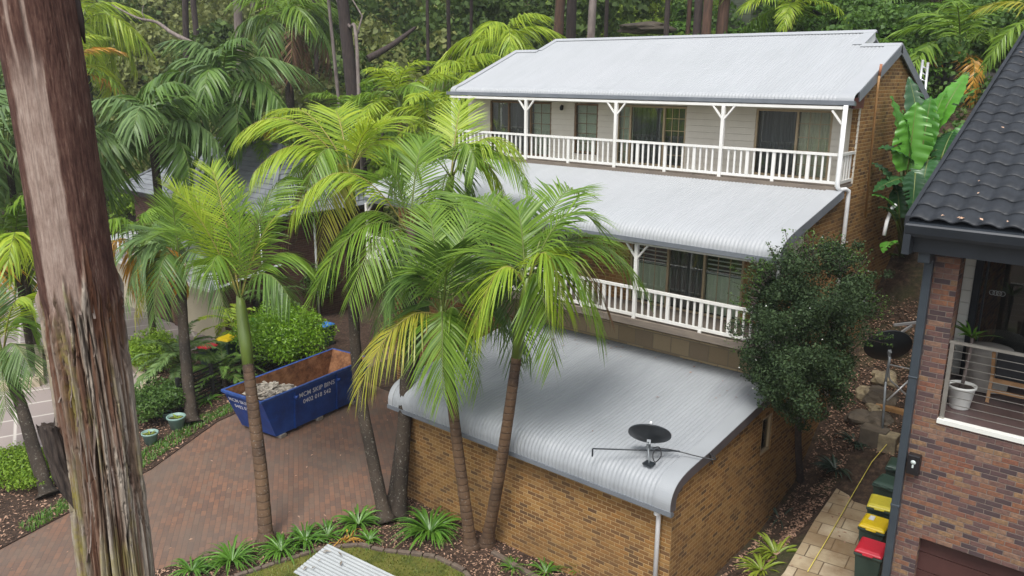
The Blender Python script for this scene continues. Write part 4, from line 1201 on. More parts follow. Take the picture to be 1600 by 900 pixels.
# rubbish lying at the near end
rub = MB(); r_ = random.Random(5)
dl = sk_dir; dp = np.array([-sk_dir[1], sk_dir[0], 0])
hz_r = lambda x, y: 1.46 - .42 * max(0., x - 1.5) ** 1.3 - .25 * max(0., .75 - x) + .10 * mnoise.noise(Vector((x * 2.2, y * 2.2, 5.)))
gxr = np.linspace(.62, 3.6, 26); gyr = np.linspace(.22, 1.8, 14)
vs_ = [TN * [1, 1, 0] + dl * x + dp * y + np.array([0, 0, max(.25, hz_r(x, y)) if x < 3.4 else .22]) for x in gxr for y in gyr]
rub.add(vs_, [(i * 14 + j, i * 14 + j + 1, i * 14 + 15 + j, i * 14 + 14 + j) for i in range(25) for j in range(13)])
for k in range(240):
    x = .8 + abs(r_.gauss(0, .75)); y = r_.uniform(.34, 1.6); z = hz_r(x, y) + r_.uniform(.0, .12)
    if x > 3.2: continue
    c_ = TN * [1, 1, 0] + dl * x + dp * y + np.array([0, 0, z]); a = r_.uniform(0, 3.14); l = r_.uniform(.15, .42)
    d_ = (dl * math.cos(a) + dp * math.sin(a)) * l / 2 + np.array([0, 0, r_.uniform(-.06, .06)])
    rub.bar(c_ - d_, c_ + d_, r_.uniform(.05, .2), r_.uniform(.015, .05))
M['debris'] = simple('pale_broken_debris', (.40, .36, .30), (.10, .085, .07), 5, rough=.9)
props(rub.build("rubble", M['debris'], recalc=False), "heap of pale broken board and rubble inside the skip bin", "rubble", kind='stuff')

# ------------------------------------------------------------------ neighbouring house on the left
lh = thing("brown_brick_house", "brown brick house with grey tiled hip roof and cream garage behind the palms", "house", (-33, 8, 0))
WX = -26.9
b = MB(); b.box(WX - .25, WX, 4.75, 15, -.2, 5.7); b.build("side_wall", M['brick_dark'], lh)
b = MB(); b.box(-42, WX - .25, 8, 8.25, -.2, 5.7); b.build("front_wall", M['brick_dark'], lh)
b = MB(); b.box(-30.1, WX, 4.5, 4.75, -.2, 2.62); b.box(-42, -33.6, 4.5, 4.75, -.2, 2.62); b.build("garage_wall", M['cream_render'], lh)
b = MB(); b.box(-33.55, -30.15, 4.62, 4.7, 0, 2.5); b.build("garage_door", M['brown_frame'], lh)
b = MB(); b.box(-31.2, -30.7, 4.40, 4.74, 0, 2.62); b.build("brick_pier", M['brick_dark'], lh)
V, Q = corr(-42, WX + .3, np.array([(4.1, 2.70), (6, 2.98), (8, 3.3)]), .12)
link("garage_roof", npmesh("garage_roof", V, Q, M['roof_metal'], smooth=True), lh)
b = MB(); b.box(-42, WX + .35, 4.0, 4.1, 2.62, 2.76); b.build("garage_gutter", M['white'], lh)
b = MB(); b.box(-42.4, -28.6, 4.3, 4.42, 3.45, 3.6); b.bar((-38, 4.5, 3.5), (-38, 4.5, 2.7), .1, .1, up=(0, 1, 0)); b.build("white_beam", M['white'], lh)
# hip roof with stepped tile courses
M['tile_grey'] = simple('blue_grey_roof_tile', (.20, .215, .23), (.13, .14, .155), 1.2, rough=.5)
rx0, rx1, ry0, ry1, rz0, rz1 = -42.7, WX + .65, 7.3, 15.7, 5.75, 8.7
hx0, hx1, hy = -38.4, -31.3, 11.5
b = MB(); n = 14
for k in range(n):
    ta, tb = k / n, (k + 1) / n
    def rect(t_, dz):
        return [(rx0 + (hx0 - rx0) * t_, ry0 + (hy - ry0) * t_, rz0 + (rz1 - rz0) * t_ + dz), (rx1 + (hx1 - rx1) * t_, ry0 + (hy - ry0) * t_, rz0 + (rz1 - rz0) * t_ + dz),
                (rx1 + (hx1 - rx1) * t_, ry1 + (hy - ry1) * t_, rz0 + (rz1 - rz0) * t_ + dz), (rx0 + (hx0 - rx0) * t_, ry1 + (hy - ry1) * t_, rz0 + (rz1 - rz0) * t_ + dz)]
    q0, q1 = rect(ta, .05), rect(tb, .0)
    b.add(q0 + q1, [(0, 1, 5, 4), (1, 2, 6, 5), (2, 3, 7, 6), (3, 0, 4, 7)])
    q2 = rect(tb, .05); b.add(q1 + q2, [(0, 1, 5, 4), (1, 2, 6, 5), (2, 3, 7, 6), (3, 0, 4, 7)])
b.box(rx0, rx1, ry0, ry1, rz0 - .15, rz0 - .02)
lr = b.build("roof", M['tile_grey'], lh)
b = MB()
for (x, y) in ((rx0, ry0), (rx1, ry0), (rx1, ry1), (rx0, ry1)):
    b.bar((x, y, rz0 + .08), ((hx0 if x == rx0 else hx1), hy, rz1 + .08), .25, .1)
b.bar((hx0, hy, rz1 + .1), (hx1, hy, rz1 + .1), .25, .1); b.build("ridge_tiles", M['tile_grey'], lr)
b = MB()
for (xa, ya, xb, yb) in ((rx0, ry0, rx1, ry0), (rx1, ry0, rx1, ry1)): b.bar((xa, ya, rz0 - .08), (xb, yb, rz0 - .08), .16, .2)
b.build("gutter", M['meter_black'], lh)
b = MB(); b.box(WX + .003, WX + .2, 6.32, 7.3, .1, 1.72); b.build("meter_cabinet", M['meter_black'], lh, bevel=.02)
b = MB(); b.box(WX + .003, WX + .14, 7.36, 7.62, .95, 1.55); mp = b.build("meter_panel", M['meter_black'], lh, bevel=.01)
b = MB()
for dy in (.06, .15):
    b.lathe([(0, .008), (.035, .008), (.035, 0)], (WX + .141, 7.38 + dy + .01, 1.38), 12, M=Vector((1, 0, 0)).to_track_quat('Z', 'Y').to_matrix())
b.build("meter_dials", M['sticker'], mp)
b = MB(); b.box(WX + .003, WX + .16, 7.72, 8.25, .9, 1.72); b.build("switch_box", M['meter_grey'], lh, bevel=.02)
b = MB(); b.tube([(WX + .05, 7.0, 1.7), (WX + .05, 7.0, 5.5)], .03, 8); b.build("conduit", M['white_pipe'], lh)
b = MB(); b.tube([(WX + .08, 10.2, 0), (WX + .08, 10.2, 5.6)], .06, 10); b.build("downpipe", M['white_pipe'], lh)

# raised cream planter beds at the far left
pl = thing("raised_planter", "low cream stone planter bed with grass beside the pale tiled driveway", "planter", (-31, -1, 0))
kp = [pz(x, y, .35) for x, y in ((20, 612), (55, 598), (80, 572), (58, 545))]
b = MB()
for p, q_ in ((pz(0, 600, .3), pz(62, 592, .3)), (pz(62, 592, .3), pz(60, 545, .3)), (pz(30, 540, .3), pz(75, 545, .3)), (pz(75, 545, .3), pz(150, 520, .3)), (pz(85, 560, .3), pz(125, 590, .3)), (pz(125, 590, .3), pz(215, 560, .3)), (pz(75, 520, .7), pz(150, 512, .7))):
    b.bar((p[0], p[1], .2), (q_[0], q_[1], .2), .3, .4)
b.build("kerb_stones", M['cream_kerb'], pl, bevel=.02)
q4 = [pz(x, y, .25) for x, y in ((88, 556), (124, 584), (200, 560), (150, 528))]
b = MB(); b.prism([(p[0], p[1]) for p in q4], 2, 0, .28); b.build("grass_bed", M['lawn'], pl)
kb = MB()
for p, q_ in ((pz(206, 565, .1), pz(238, 606, .1)), (pz(238, 606, .1), pz(252, 640, .1)), (pz(215, 610, .1), pz(245, 590, .1))):
    kb.bar((p[0], p[1], .09), (q_[0], q_[1], .09), .3, .16)
props(kb.build("cream_kerb", M['cream_kerb'], bevel=.02), "cream stone kerb between tiled driveway and garden shrub", "kerb")

# black slat fence behind the skip
fc = thing("slat_fence", "low black slat fence behind the left end of the skip bin", "fence", (-20.9, 1, 0))
fa, fb = np.array([-20.2, -1.2, 0]), np.array([-22.1, 5.4, 0]); b = MB()
for k in range(9): b.bar(fa + (0, 0, .12 + k * .16), fb + (0, 0, .12 + k * .16), .025, .06)
b.build("slat_panel", M['fence_black'], fc)
for k in range(5):
    p = fa + (fb - fa) * k / 4; b = MB(); b.box(p[0] - .06, p[0] + .06, p[1] - .06, p[1] + .06, 0, 1.5); b.build("fence_post", M['fence_black'], fc)

# ------------------------------------------------------------------ small garden things
def pot(px, py, label, s=1.0, plant=True):
    p = pz(px, py, .05); t_ = thing("plant_pot", label, "plant pot", (p[0], p[1], .05), "green pots along the driveway bed")
    b = MB(); b.lathe([(0, 0), (.20 * s, 0), (.29 * s, .40 * s), (.32 * s, .42 * s), (.32 * s, .48 * s), (.285 * s, .48 * s), (.27 * s, .38 * s), (0, .38 * s)], (p[0], p[1], .05), 24); b.build("pot", M['pot_green'], t_)
    b = MB(); b.lathe([(0, .385 * s), (.27 * s, .385 * s)], (p[0], p[1], .05), 18); b.build("soil", M['soil'], t_)
    if plant:
        V, Q = strap_clump((p[0], p[1], .05 + .38 * s), 14, .3, .05, .3, int(px)); link("leaves", npmesh("leaves", V, Q, M['strap_yellow']), t_)


pot(236, 693, "pale green plant pot nearest the big tree trunk", .9)
pot(277, 670, "larger pale green plant pot beside the dark palm trunk", 1.05)
pot(262, 655, "small pale green pot tucked behind the larger green pots", .6, False)

sh = thing("roof_sheet", "white painted corrugated metal sheet lying across the mossy lawn", "metal sheet", (-7.4, -3.7, .1))
sp0, sp1, sp2 = pz(512, 850, .45), pz(458, 894, .45), pz(622, 901, .45)
ex = (sp1 - sp0); ey = nm(sp2 - sp0); W_ = np.linalg.norm(ex); ex = ex / W_; Ls = 4.2
n = 200; V = []
for k in range(n + 1):
    u_ = W_ * k / n
    for j in range(9):
        p = sp0 + ex * u_ + ey * Ls * j / 8 + np.array([0, 0, .008 * math.cos(u_ / .12 * 6.283) - .05 * j / 8]); V.append(p)
ii = np.arange((n + 1) * 9).reshape(n + 1, 9)
Q = np.stack([ii[:-1, :-1], ii[1:, :-1], ii[1:, 1:], ii[:-1, 1:]], -1).reshape(-1, 4)
link("sheet", npmesh("sheet", V, Q, M['sheet_white'], smooth=True), sh)
for s_ in (.35, 2.0, 3.7):
    b = MB(); a_ = sp0 + ey * s_ + ex * .08; c_ = sp0 + ey * s_ + ex * (W_ - .08); b.bar((a_[0], a_[1], .23), (c_[0], c_[1], .23), .09, .32); b.build("timber_bearer", M['timber'], sh)
b = MB(); r_ = random.Random(4)
for k in range(9):
    p = sp0 + ex * r_.uniform(.1, W_ - .1) + ey * r_.uniform(.1, 1.4); p[2] = .50; a = r_.uniform(0, 3.14); l = r_.uniform(.05, .14)
    d_ = np.array([math.cos(a), math.sin(a), 0]) * l; s_ = np.array([-d_[1], d_[0], 0]) * .25
    b.add([p - d_, p + s_ + (0, 0, .02), p + d_, p - s_ + (0, 0, .01)], [(0, 1, 2, 3)])
props(b.build("dead_leaves", M['debris'], recalc=False), "few dry dead leaves lying on the white metal sheet", "leaves", kind='stuff')

CG = "strap leaved clumps along the front garden bed"


def clump(px, py, label, L=1.0, n=46, mat='strap', z=.05, seed=1, wd=.06, droop=.55, upr=1.15, group=CG, name="strap_leaf_plant", cat="plant"):
    L *= 1.2; n = int(n * 1.45)
    p = pz(px, py, z)
    V, Q = strap_clump((0, 0, 0), n, L, wd, droop, seed, upr)
    o = link(name, npmesh(name, V, Q, M[mat]), None, loc=(p[0], p[1], z)); return props(o, label, cat, group)


clump(300, 893, "small strap leaf clump at the bottom left of the bed, nearest the big trunk", .8, 30, seed=1)
clump(363, 878, "full strap leaf clump between the big trunk and the lone slender palm", 1.05, 60, seed=2)
clump(440, 862, "strap leaf clump at the foot of the lone slender palm", .95, 50, seed=3)
clump(478, 848, "strap leaf clump right of the lone palm, above the white sheet's left corner", .9, 44, seed=4)
clump(512, 838, "loose strap leaf clump with a few long leaves above the white sheet", .75, 26, seed=5)
clump(560, 820, "strap leaf clump left of the two dark leaning palm trunks", .95, 46, seed=6)
clump(577, 845, "smallest strap leaf tuft between the white sheet and the dark trunks", .55, 26, seed=7)
clump(672, 833, "large fresh green strap leaf clump in front of the garage wall", 1.3, 70, seed=8, wd=.07)
clump(800, 888, "thin low grassy tuft near the twin palm trunks' base", .5, 24, seed=9, wd=.03)
clump(852, 896, "bright grassy tuft beside the mossy concrete kerb", .65, 26, 'strap', seed=10, wd=.04)
clump(905, 893, "small leafy weed against the middle of the garage front wall", .7, 40, 'strap', seed=11, wd=.05, droop=.25, upr=1.5)
for k, (px, py, lab) in enumerate(((535, 850, "yellow dying strap leaves beside the white sheet"), (545, 842, "golden dead strap leaves under the leaning trunks"))):
    clump(px, py, lab, .75, 5, 'frond_gold', seed=20 + k, droop=.7, wd=.05, group="dying strap leaves")


def clump_at(p, label, L, n, mat, seed, wd, droop=.45, upr=1.0, group="plants on the slope beside the garage"):
    V, Q = strap_clump((0, 0, 0), n, L, wd, droop, seed, upr)
    return props(link("strap_leaf_plant", npmesh("strap_leaf_plant", V, Q, M[mat]), None, loc=[float(x) for x in p]), label, "plant", group)


clump_at(on_ground(1212, 868), "bright yellow green strap leaf plant beside the stone path", 1.0, 60, 'strap_yellow', 31, .075)
clump_at(on_ground(1190, 893), "yellow green strap leaf plant nearest the bottom edge by the garage side wall", .85, 44, 'strap_yellow', 32, .07)
clump_at(on_ground(1218, 812), "thin grey green arching plant on the dark soil by the garage side wall", .9, 14, 'strap_dark', 33, .05)
clump_at(on_ground(1305, 735), "dark blue green strap leaf plant above the stone path", 1.0, 60, 'strap_dark', 34, .08)
clump_at(on_ground(1335, 692), "dark strap leaf plant on the leaf litter under the dish pole", .75, 40, 'strap_dark', 35, .07)
clump_at(on_ground(1385, 400), "narrow leaved plant on the slope behind the dark bush", .8, 30, 'strap', 36, .06)

# rocks and blocks by the path
def rock(p, s, seed, mat='rock_pale'):
    bm = bmesh.new(); bmesh.ops.create_icosphere(bm, subdivisions=3, radius=1)
    for v in bm.verts:
        n_ = mnoise.noise(v.co * 1.3 + Vector((seed * 3.1, 0, 0))) * .45 + mnoise.noise(v.co * 3 + Vector((0, seed, 0))) * .15
        v.co = Vector((v.co.x * s[0], v.co.y * s[1], v.co.z * s[2])) * (1 + n_)
    me = bpy.data.meshes.new("rock"); bm.to_mesh(me); bm.free(); me.materials.append(M[mat])
    return link("rock", me, None, loc=[float(x) for x in p])


RL = ["pale lichen covered rock, topmost of the pile by the dish pole", "round yellowish rock left of the dish pole", "dark mossy rock directly behind the dish pole", "small pale rock at the foot of the rock pile", "low grey rock half buried in leaf litter left of the step blocks", "dull flat rock beside the square step block"]
for k, (px, py, s, mt) in enumerate(((1383, 592, .38, 'rock_pale'), (1358, 617, .36, 'rock_pale'), (1378, 622, .5, 'rock'), (1368, 640, .28, 'rock_pale'), (1345, 655, .4, 'rock'), (1372, 660, .4, 'rock'))):
    p = on_ground(px, py); props(rock(p, (s * 1.1, s * .9, s * .7), k + 1, mt), RL[k], "rock", "rocks piled beside the dish pole")
BLK = ["square sandstone block set as a step above the path", "yellowish hollow sandstone block just above the green bins", "rusty brown timber sleeper across the rock pile"]
for k, (px, py, sx, sy, sz, mt) in enumerate(((1365, 690, .75, .5, .45, 'rock'), (1388, 697, .5, .5, .4, 'rock_pale'), (1392, 643, .9, .2, .16, 'pole_wood'))):
    p = on_ground(px, py); b = MB(); b.box(p[0] - sx / 2, p[0] + sx / 2, p[1] - sy / 2, p[1] + sy / 2, p[2] - .3, p[2] + sz)
    props(b.build("stone_block" if k < 2 else "timber_sleeper", M[mt], bevel=.03), BLK[k], "block" if k < 2 else "sleeper")
wp = thing("white_pole", "white curved pole leaning in the dark gap behind the leafy bush", "pole", on_ground(1382, 372))
b = MB(); b.tube([pd(1381, 368, 25), pd(1386, 345, 25), pd(1394, 325, 25), pd(1400, 320, 25)], .06, 8); b.build("shaft", M['white_pipe'], wp)
b = MB(); b.tube([pd(1342, 480, 23), pd(1362, 457, 23)], .05, 8)
props(b.build("grey_pipe", M['galv']), "short grey pipe sticking out of the slope beside the dark bush", "pipe")

ld = thing("ladder", "aluminium ladder standing up behind the house's rear gable", "ladder", pd(1442, 160, 36))
la, lb = pd(1434, 152, 30), pd(1442, 94, 30); lc, ldn = pd(1444, 158, 30), pd(1450, 98, 30)
for a_, c_ in ((la, lb), (lc, ldn)):
    b = MB(); b.tube([a_ + (a_ - c_) * .6, c_], .05, 8); b.build("rail", M['alu'], ld)
b = MB()
for k in range(6):
    b.tube([la + (lb - la) * k / 6, lc + (ldn - lc) * k / 6], .025, 6)
b.build("rungs", M['alu'], ld)
# ------------------------------------------------------------------ palms
def frond_geo(P0, P1, P2, n=48, L=.85, wd=.05, droop=.35, vee=.15, seed=0, start=.16, twist=.5, jit=.12, rr0=.028, gap=0.0, seg=3):
    r_ = np.random.default_rng(seed)
    P0, P1, P2 = (np.asarray(p, float) for p in (P0, P1, P2))
    t_ = start + (1 - start) * (np.arange(n) + .5) / n
    t_ = np.concatenate([t_, t_ + .3 / n]); t_ = np.clip(t_, 0, 1)
    sg = np.concatenate([np.ones(n), -np.ones(n)])
    keep = r_.random(2 * n) > gap; t_ = t_[keep]; sg = sg[keep]
    def pos(t): t = t[:, None]; return (1 - t) ** 2 * P0 + 2 * t * (1 - t) * P1 + t * t * P2
    def tan(t): t = t[:, None]; return nm(2 * (1 - t) * (P1 - P0) + 2 * t * (P2 - P1))
    p = pos(t_); T = tan(t_)
    up = np.array([0, 0, 1.0]); plane = nm(np.cross(P1 - P0, P2 - P1)); 
    S = np.cross(T, up); ln = np.linalg.norm(S, axis=1, keepdims=True)
    S = np.where(ln > .25, S / (ln + 1e-9), np.sign((S * plane).sum(1, keepdims=True) + 1e-6) * plane if np.linalg.norm(plane) > .5 else S / (ln + 1e-9))
    S = nm(S); N = np.cross(S, T)
    a = np.radians(22 + 42 * t_ ** 1.3) + r_.normal(0, jit, len(t_))
    v_ = vee + r_.normal(0, jit, len(t_))
    d = nm(S * (sg * np.cos(a))[:, None] + T * np.sin(a)[:, None] + N * v_[:, None])
    l = L * (.42 + .58 * np.sin(np.pi * np.clip(t_ * .82 + .16, 0, 1))) * r_.uniform(.88, 1.08, len(t_))
    W = nm(T - (T * d).sum(1, keepdims=True) * d)
    ph = r_.normal(0, twist, len(t_))
    W = W * np.cos(ph)[:, None] + np.cross(d, W) * np.sin(ph)[:, None]
    wl = wd * (.75 + .5 * np.sin(np.pi * t_))
    dr = droop * r_.uniform(.7, 1.3, len(t_))
    wp_ = {3: (.5, 1.0, .8, .06), 4: (.5, 1.0, .95, .6, .05)}[seg]
    V = []
    for k in range(seg + 1):
        s = k / seg
        q = p + d * (l * s)[:, None] - up * (dr * l * s * s)[:, None]
        w_ = (wl * wp_[k] / 2)[:, None]
        V += [q - W * w_, q + W * w_]
    V = np.stack(V, 1)
    m = len(t_); nv = 2 * (seg + 1); base = np.arange(m)[:, None] * nv
    Q = np.concatenate([base + np.array([2 * k, 2 * k + 1, 2 * k + 3, 2 * k + 2]) for k in range(seg)], 0)
    V = V.reshape(-1, 3)
    # rachis
    tt = np.linspace(0, 1, 12); pp = pos(tt); TT = tan(tt); SS = nm(np.cross(TT, up) + 1e-6); NN = np.cross(SS, TT)
    rad = rr0 * (1.25 - tt)[:, None]
    ring = np.stack([pp + SS * rad, pp + NN * rad * .7, pp - SS * rad, pp - NN * rad * .7], 1).reshape(-1, 3)
    b0 = len(V); rq = []
    for i in range(11):
        for k in range(4): rq.append((b0 + 4 * i + k, b0 + 4 * i + (k + 1) % 4, b0 + 4 * i + 4 + (k + 1) % 4, b0 + 4 * i + 4 + k))
    V = np.vstack([V, ring]); Qa = np.vstack([Q, np.array(rq)])
    mi = np.concatenate([np.zeros(len(Q), int), np.ones(len(rq), int)])
    return V, Qa, mi


def frond_obj(name, P0, P1, P2, mat, parent, rach='rachis', **kw):
    V, Q, mi = frond_geo(P0, P1, P2, **kw)
    return link(name, npmesh(name, V, Q, [M[mat], M[rach]], mi), parent)


def trunk_mesh(pts, r0, r1, mat, parent, name="trunk", flare=1.0, n=14):
    pts = [np.array(p, float) for p in pts]; P = []
    c = arc_prof3(pts, 8); rad = []
    for i, p in enumerate(c):
        t_ = i / (len(c) - 1); rad.append((r0 + (r1 - r0) * t_) * (1 + flare * max(0, 1 - t_ * 9) ** 2) * (1 + .02 * math.sin(i * 2.3)))
    b = MB(); b.tube(c, rad, n); return b.build(name, M[mat], parent, recalc=False)


def at_y(px, py, Y):
    v = ray(px, py); return CAM + v * ((Y - CAM[1]) / v[1])


def hero_palm(label, group, base_px, trunk_px, depth, r0, r1, tmat, fronds, shaft=1.3, L=.95, wd=.055, fib=False, flare=.9, n=50, zbase=.0, seed=0):
    """trunk_px: pixels up the trunk, the last one is where the fronds leave; fronds: (tip px, py, depth offset, rise, material, options)"""
    base = pz(base_px[0], base_px[1], zbase); d0 = float((base - CAM) @ CF)
    pts = [base] + [pd(q[0], q[1], d0 + (depth - d0) * (k + 1) / len(trunk_px)) if len(q) == 2 else at_y(q[0], q[1], q[2]) for k, q in enumerate(trunk_px)]
    if len(trunk_px[-1]) == 3: depth = float((pts[-1] - CAM) @ CF)
    t_ = thing("palm_tree", label, "palm tree", base, group)
    trunk_mesh(pts, r0, r1, tmat, t_, flare=flare)
    cr = pts[-1]; ax = nm(pts[-1] - pts[-2])
    if shaft > 0:
        b = MB(); b.tube([cr - ax * .1, cr + ax * shaft * .35, cr + ax * shaft * .75, cr + ax * shaft], [r1 * 1.03, r1 * 1.14, r1 * .95, r1 * .5], 12); b.build("fibrous_top" if fib else "crownshaft", M['fibre' if fib else 'shaft'], t_, recalc=False)
    top = cr + ax * shaft * .85
    for k, f in enumerate(fronds):
        px, py, dd, rise, mat = f[:5]; o = f[5] if len(f) > 5 else {}
        tip = pd(px, py, depth + dd)
        mid = (top + tip) / 2 + np.array([0, 0, rise])
        P1 = 2 * mid - .5 * (top + tip)
        kw = dict(n=int(n * .92), L=L * 1.15, wd=wd * .6, droop=.16, vee=.08, twist=.25, jit=.05, seed=seed * 50 + k); kw.update(o)
        frond_obj("frond", top, P1, tip, mat, t_, 'rachis_y' if mat in ('frond_lime', 'frond_yellow', 'frond_gold') else 'rachis', **kw)
    return t_


PG = "palms in the front garden bed"
H = dict(droop=.28, vee=-.28)
hero_palm("lone slender palm with ringed brown trunk and green shaft beside the driveway", PG, (416, 850), [(408, 740), (396, 640), (387, 565)], 23.2, .20, .155, 'palm_trunk',
          [(268, 292, -.5, .5, 'frond_lime', dict(droop=.1)), (330, 262, .8, .6, 'frond_lime'), (455, 275, 1.0, .9, 'frond_green', H), (470, 330, .5, .9, 'frond_lime'), (240, 372, -.6, .9, 'frond_green'), 
           (455, 470, -.6, .8, 'frond_dark', H), (490, 420, .6, .9, 'frond_green', H), (375, 300, -.3, .2, 'frond_green'), (420, 318, 1.5, .3, 'frond_green'), (330, 420, -1.6, .8, 'frond_green', H), (300, 300, 1.2, .4, 'frond_lime', dict(droop=.1))], shaft=2.1, L=1.1, wd=.062, seed=1)
hero_palm("tall palm with dark leaning trunk, left of the close pair in the bed", PG, (603, 816), [(585, 730), (562, 610), (552, 480), (548, 330)], 25.0, .20, .15, 'palm_trunk_dark',
          [(368, 215, -.5, 1.1, 'frond_lime', H), (395, 272, -1, .9, 'frond_lime', H), (430, 180, 1.0, .9, 'frond_lime', dict(droop=.5)), (520, 172, 1.5, .6, 'frond_lime'), (640, 190, 1.2, .7, 'frond_lime', dict(droop=.3)), (655, 262, .5, 1.0, 'frond_lime', H),
           (470, 345, -1.4, 1.4, 'frond_green', H), (440, 385, .2, 1.4, 'frond_brown', dict(droop=.9, gap=.2)), (500, 400, -.6, 1.3, 'frond_yellow', H), (585, 200, -.6, .4, 'frond_lime'), (440, 310, 1.6, 1.0, 'frond_green', H)], L=1.2, wd=.068, seed=2)
hero_palm("palm with dark upright trunk, right of the close pair in the bed", PG, (624, 806), [(628, 730), (635, 610), (640, 520), (640, 440)], 24.0, .20, .22, 'palm_trunk_dark',
          [(478, 488, -1.2, 1.25, 'frond_green', dict(droop=.5)), (545, 470, -2.0, .9, 'frond_green', H), (455, 335, -1.2, 1.5, 'frond_lime', H), (560, 300, .8, 1.1, 'frond_green'), (660, 225, .4, .5, 'frond_green'), (720, 340, .8, 1.1, 'frond_green', H), (585, 555, -.6, 1.1, 'frond_dark', H), (700, 460, 1.4, 1.2, 'frond_dark', H), (640, 520, 1.5, 1.2, 'frond_dark', H), (500, 420, .5, 1.2, 'frond_green', H), (600, 250, -.5, .6, 'frond_green')], fib=True, shaft=1.6, L=1.15, wd=.065, seed=3)
hero_palm("left palm of the twin trunks that splay apart in front of the garage wall", PG, (736, 856), [(726, 780, -.62), (714, 690, -.6), (704, 605, -.55)], 21.8, .17, .14, 'palm_trunk',
          [(560, 610, -1.0, .85, 'frond_yellow', dict(droop=.55)), (692, 615, -1.6, .9, 'frond_green', dict(droop=.5, vee=-.1)), (640, 450, -.5, .8, 'frond_green'), (600, 480, -.6, 1.1, 'frond_dark', H), (750, 600, -.4, 1.0, 'frond_green', H), (790, 520, -.6, 1.2, 'frond_green', H), (740, 330, .6, .3, 'frond_green'), (670, 330, .9, .4, 'frond_green'), (800, 430, .8, 1.0, 'frond_green', H), (830, 560, .5, 1.2, 'frond_dark', H), (620, 560, .8, 1.0, 'frond_dark', H), (705, 390, -1.5, .3, 'frond_dark')], shaft=2.2, L=1.15, wd=.065, seed=4)
hero_palm("right palm of the twin trunks that splay apart in front of the garage wall", PG, (760, 852), [(777, 760, -.42), (793, 660, -.55), (808, 552, -.55)], 20.7, .17, .125, 'palm_trunk',
          [(905, 300, .6, .8, 'frond_green', dict(droop=.2)), (735, 312, .6, .7, 'frond_green', dict(droop=.2)), (1000, 445, .3, 1.1, 'frond_green', dict(droop=.55)), (955, 505, .2, 1.3, 'frond_brown', dict(droop=.7, gap=.45, L=.8)), (938, 520, -.8, 1.3, 'frond_green', dict(droop=.6)), (865, 568, -.9, 1.1, 'frond_green', H), (740, 520, -.8, 1.0, 'frond_lime', dict(droop=.6)), (685, 440, .3, .9, 'frond_green'), (960, 390, 1.2, .8, 'frond_green', dict(droop=.3)), (810, 330, -.4, .3, 'frond_green'), (880, 470, -1.2, 1.0, 'frond_lime', dict(droop=.6)), (800, 560, .8, 1.2, 'frond_dark', H), (760, 470, 1.2, 1.0, 'frond_dark', H), (930, 350, -.6, .9, 'frond_green', dict(droop=.35))], shaft=2.0, L=1.15, wd=.065, seed=5)
hero_palm("tall dark palm trunk just behind the close pair, crown against the lower roof", PG, (612, 800), [(634, 640), (658, 500), (692, 340)], 25.5, .18, .14, 'palm_trunk_dark',
          [(808, 240, -.4, .85, 'frond_lime', dict(droop=.7)), (610, 290, -.6, .9, 'frond_green', H), (800, 330, .2, 1.1, 'frond_lime', H), (640, 222, .5, .6, 'frond_green'), (745, 260, -1.2, .9, 'frond_green', H), (680, 420, -1.2, 1.1, 'frond_green', H), (760, 390, .7, 1.2, 'frond_dark', H), (720, 165, .9, .3, 'frond_lime'), (830, 290, -.6, 1.0, 'frond_green', H)], shaft=1.5, L=1.15, wd=.065, seed=6)
LG = "palms along the left garden bed"
hero_palm("small palm with black leaning trunk left of the big eucalyptus", LG, (76, 776), [(55, 710), (35, 640), (16, 588)], 26.0, .22, .16, 'palm_trunk_dark',
          [(-60, 600, 0, .6, 'frond_dark'), (52, 585, -.8, .7, 'frond_blue', H), (-40, 520, .8, .8, 'frond_yellow', H), (60, 520, .6, .9, 'frond_green', H), (50, 470, -.3, .8, 'frond_lime', H), (-20, 460, 0, .5, 'frond_blue'), (10, 640, -.8, .8, 'frond_dark', H), (-60, 440, .3, .6, 'frond_green')], shaft=.9, L=1.1, seed=7)
hero_palm("palm with dark trunk between the plant pots and the black fence", LG, (300, 662), [(294, 600), (287, 520), (284, 455)], 31.5, .24, .17, 'palm_trunk_dark',
          [(178, 420, -.8, 1.2, 'frond_blue', dict(droop=.3)), (268, 312, -.6, .3, 'frond_green', dict(droop=.1)), (195, 470, -.8, 1.5, 'frond_blue', H), (240, 500, -1.4, 1.3, 'frond_dark', H), (352, 482, -.8, 1.4, 'frond_blue', H), (340, 420, .8, 1.2, 'frond_dark'), (220, 380, .5, 1.0, 'frond_blue'), (360, 380, .4, .9, 'frond_dark'), (210, 490, .4, 1.4, 'frond_yellow', H)], shaft=1.2, L=1.3, wd=.075, seed=8)

# ---- background palms built from shared frond meshes
TPL = {}


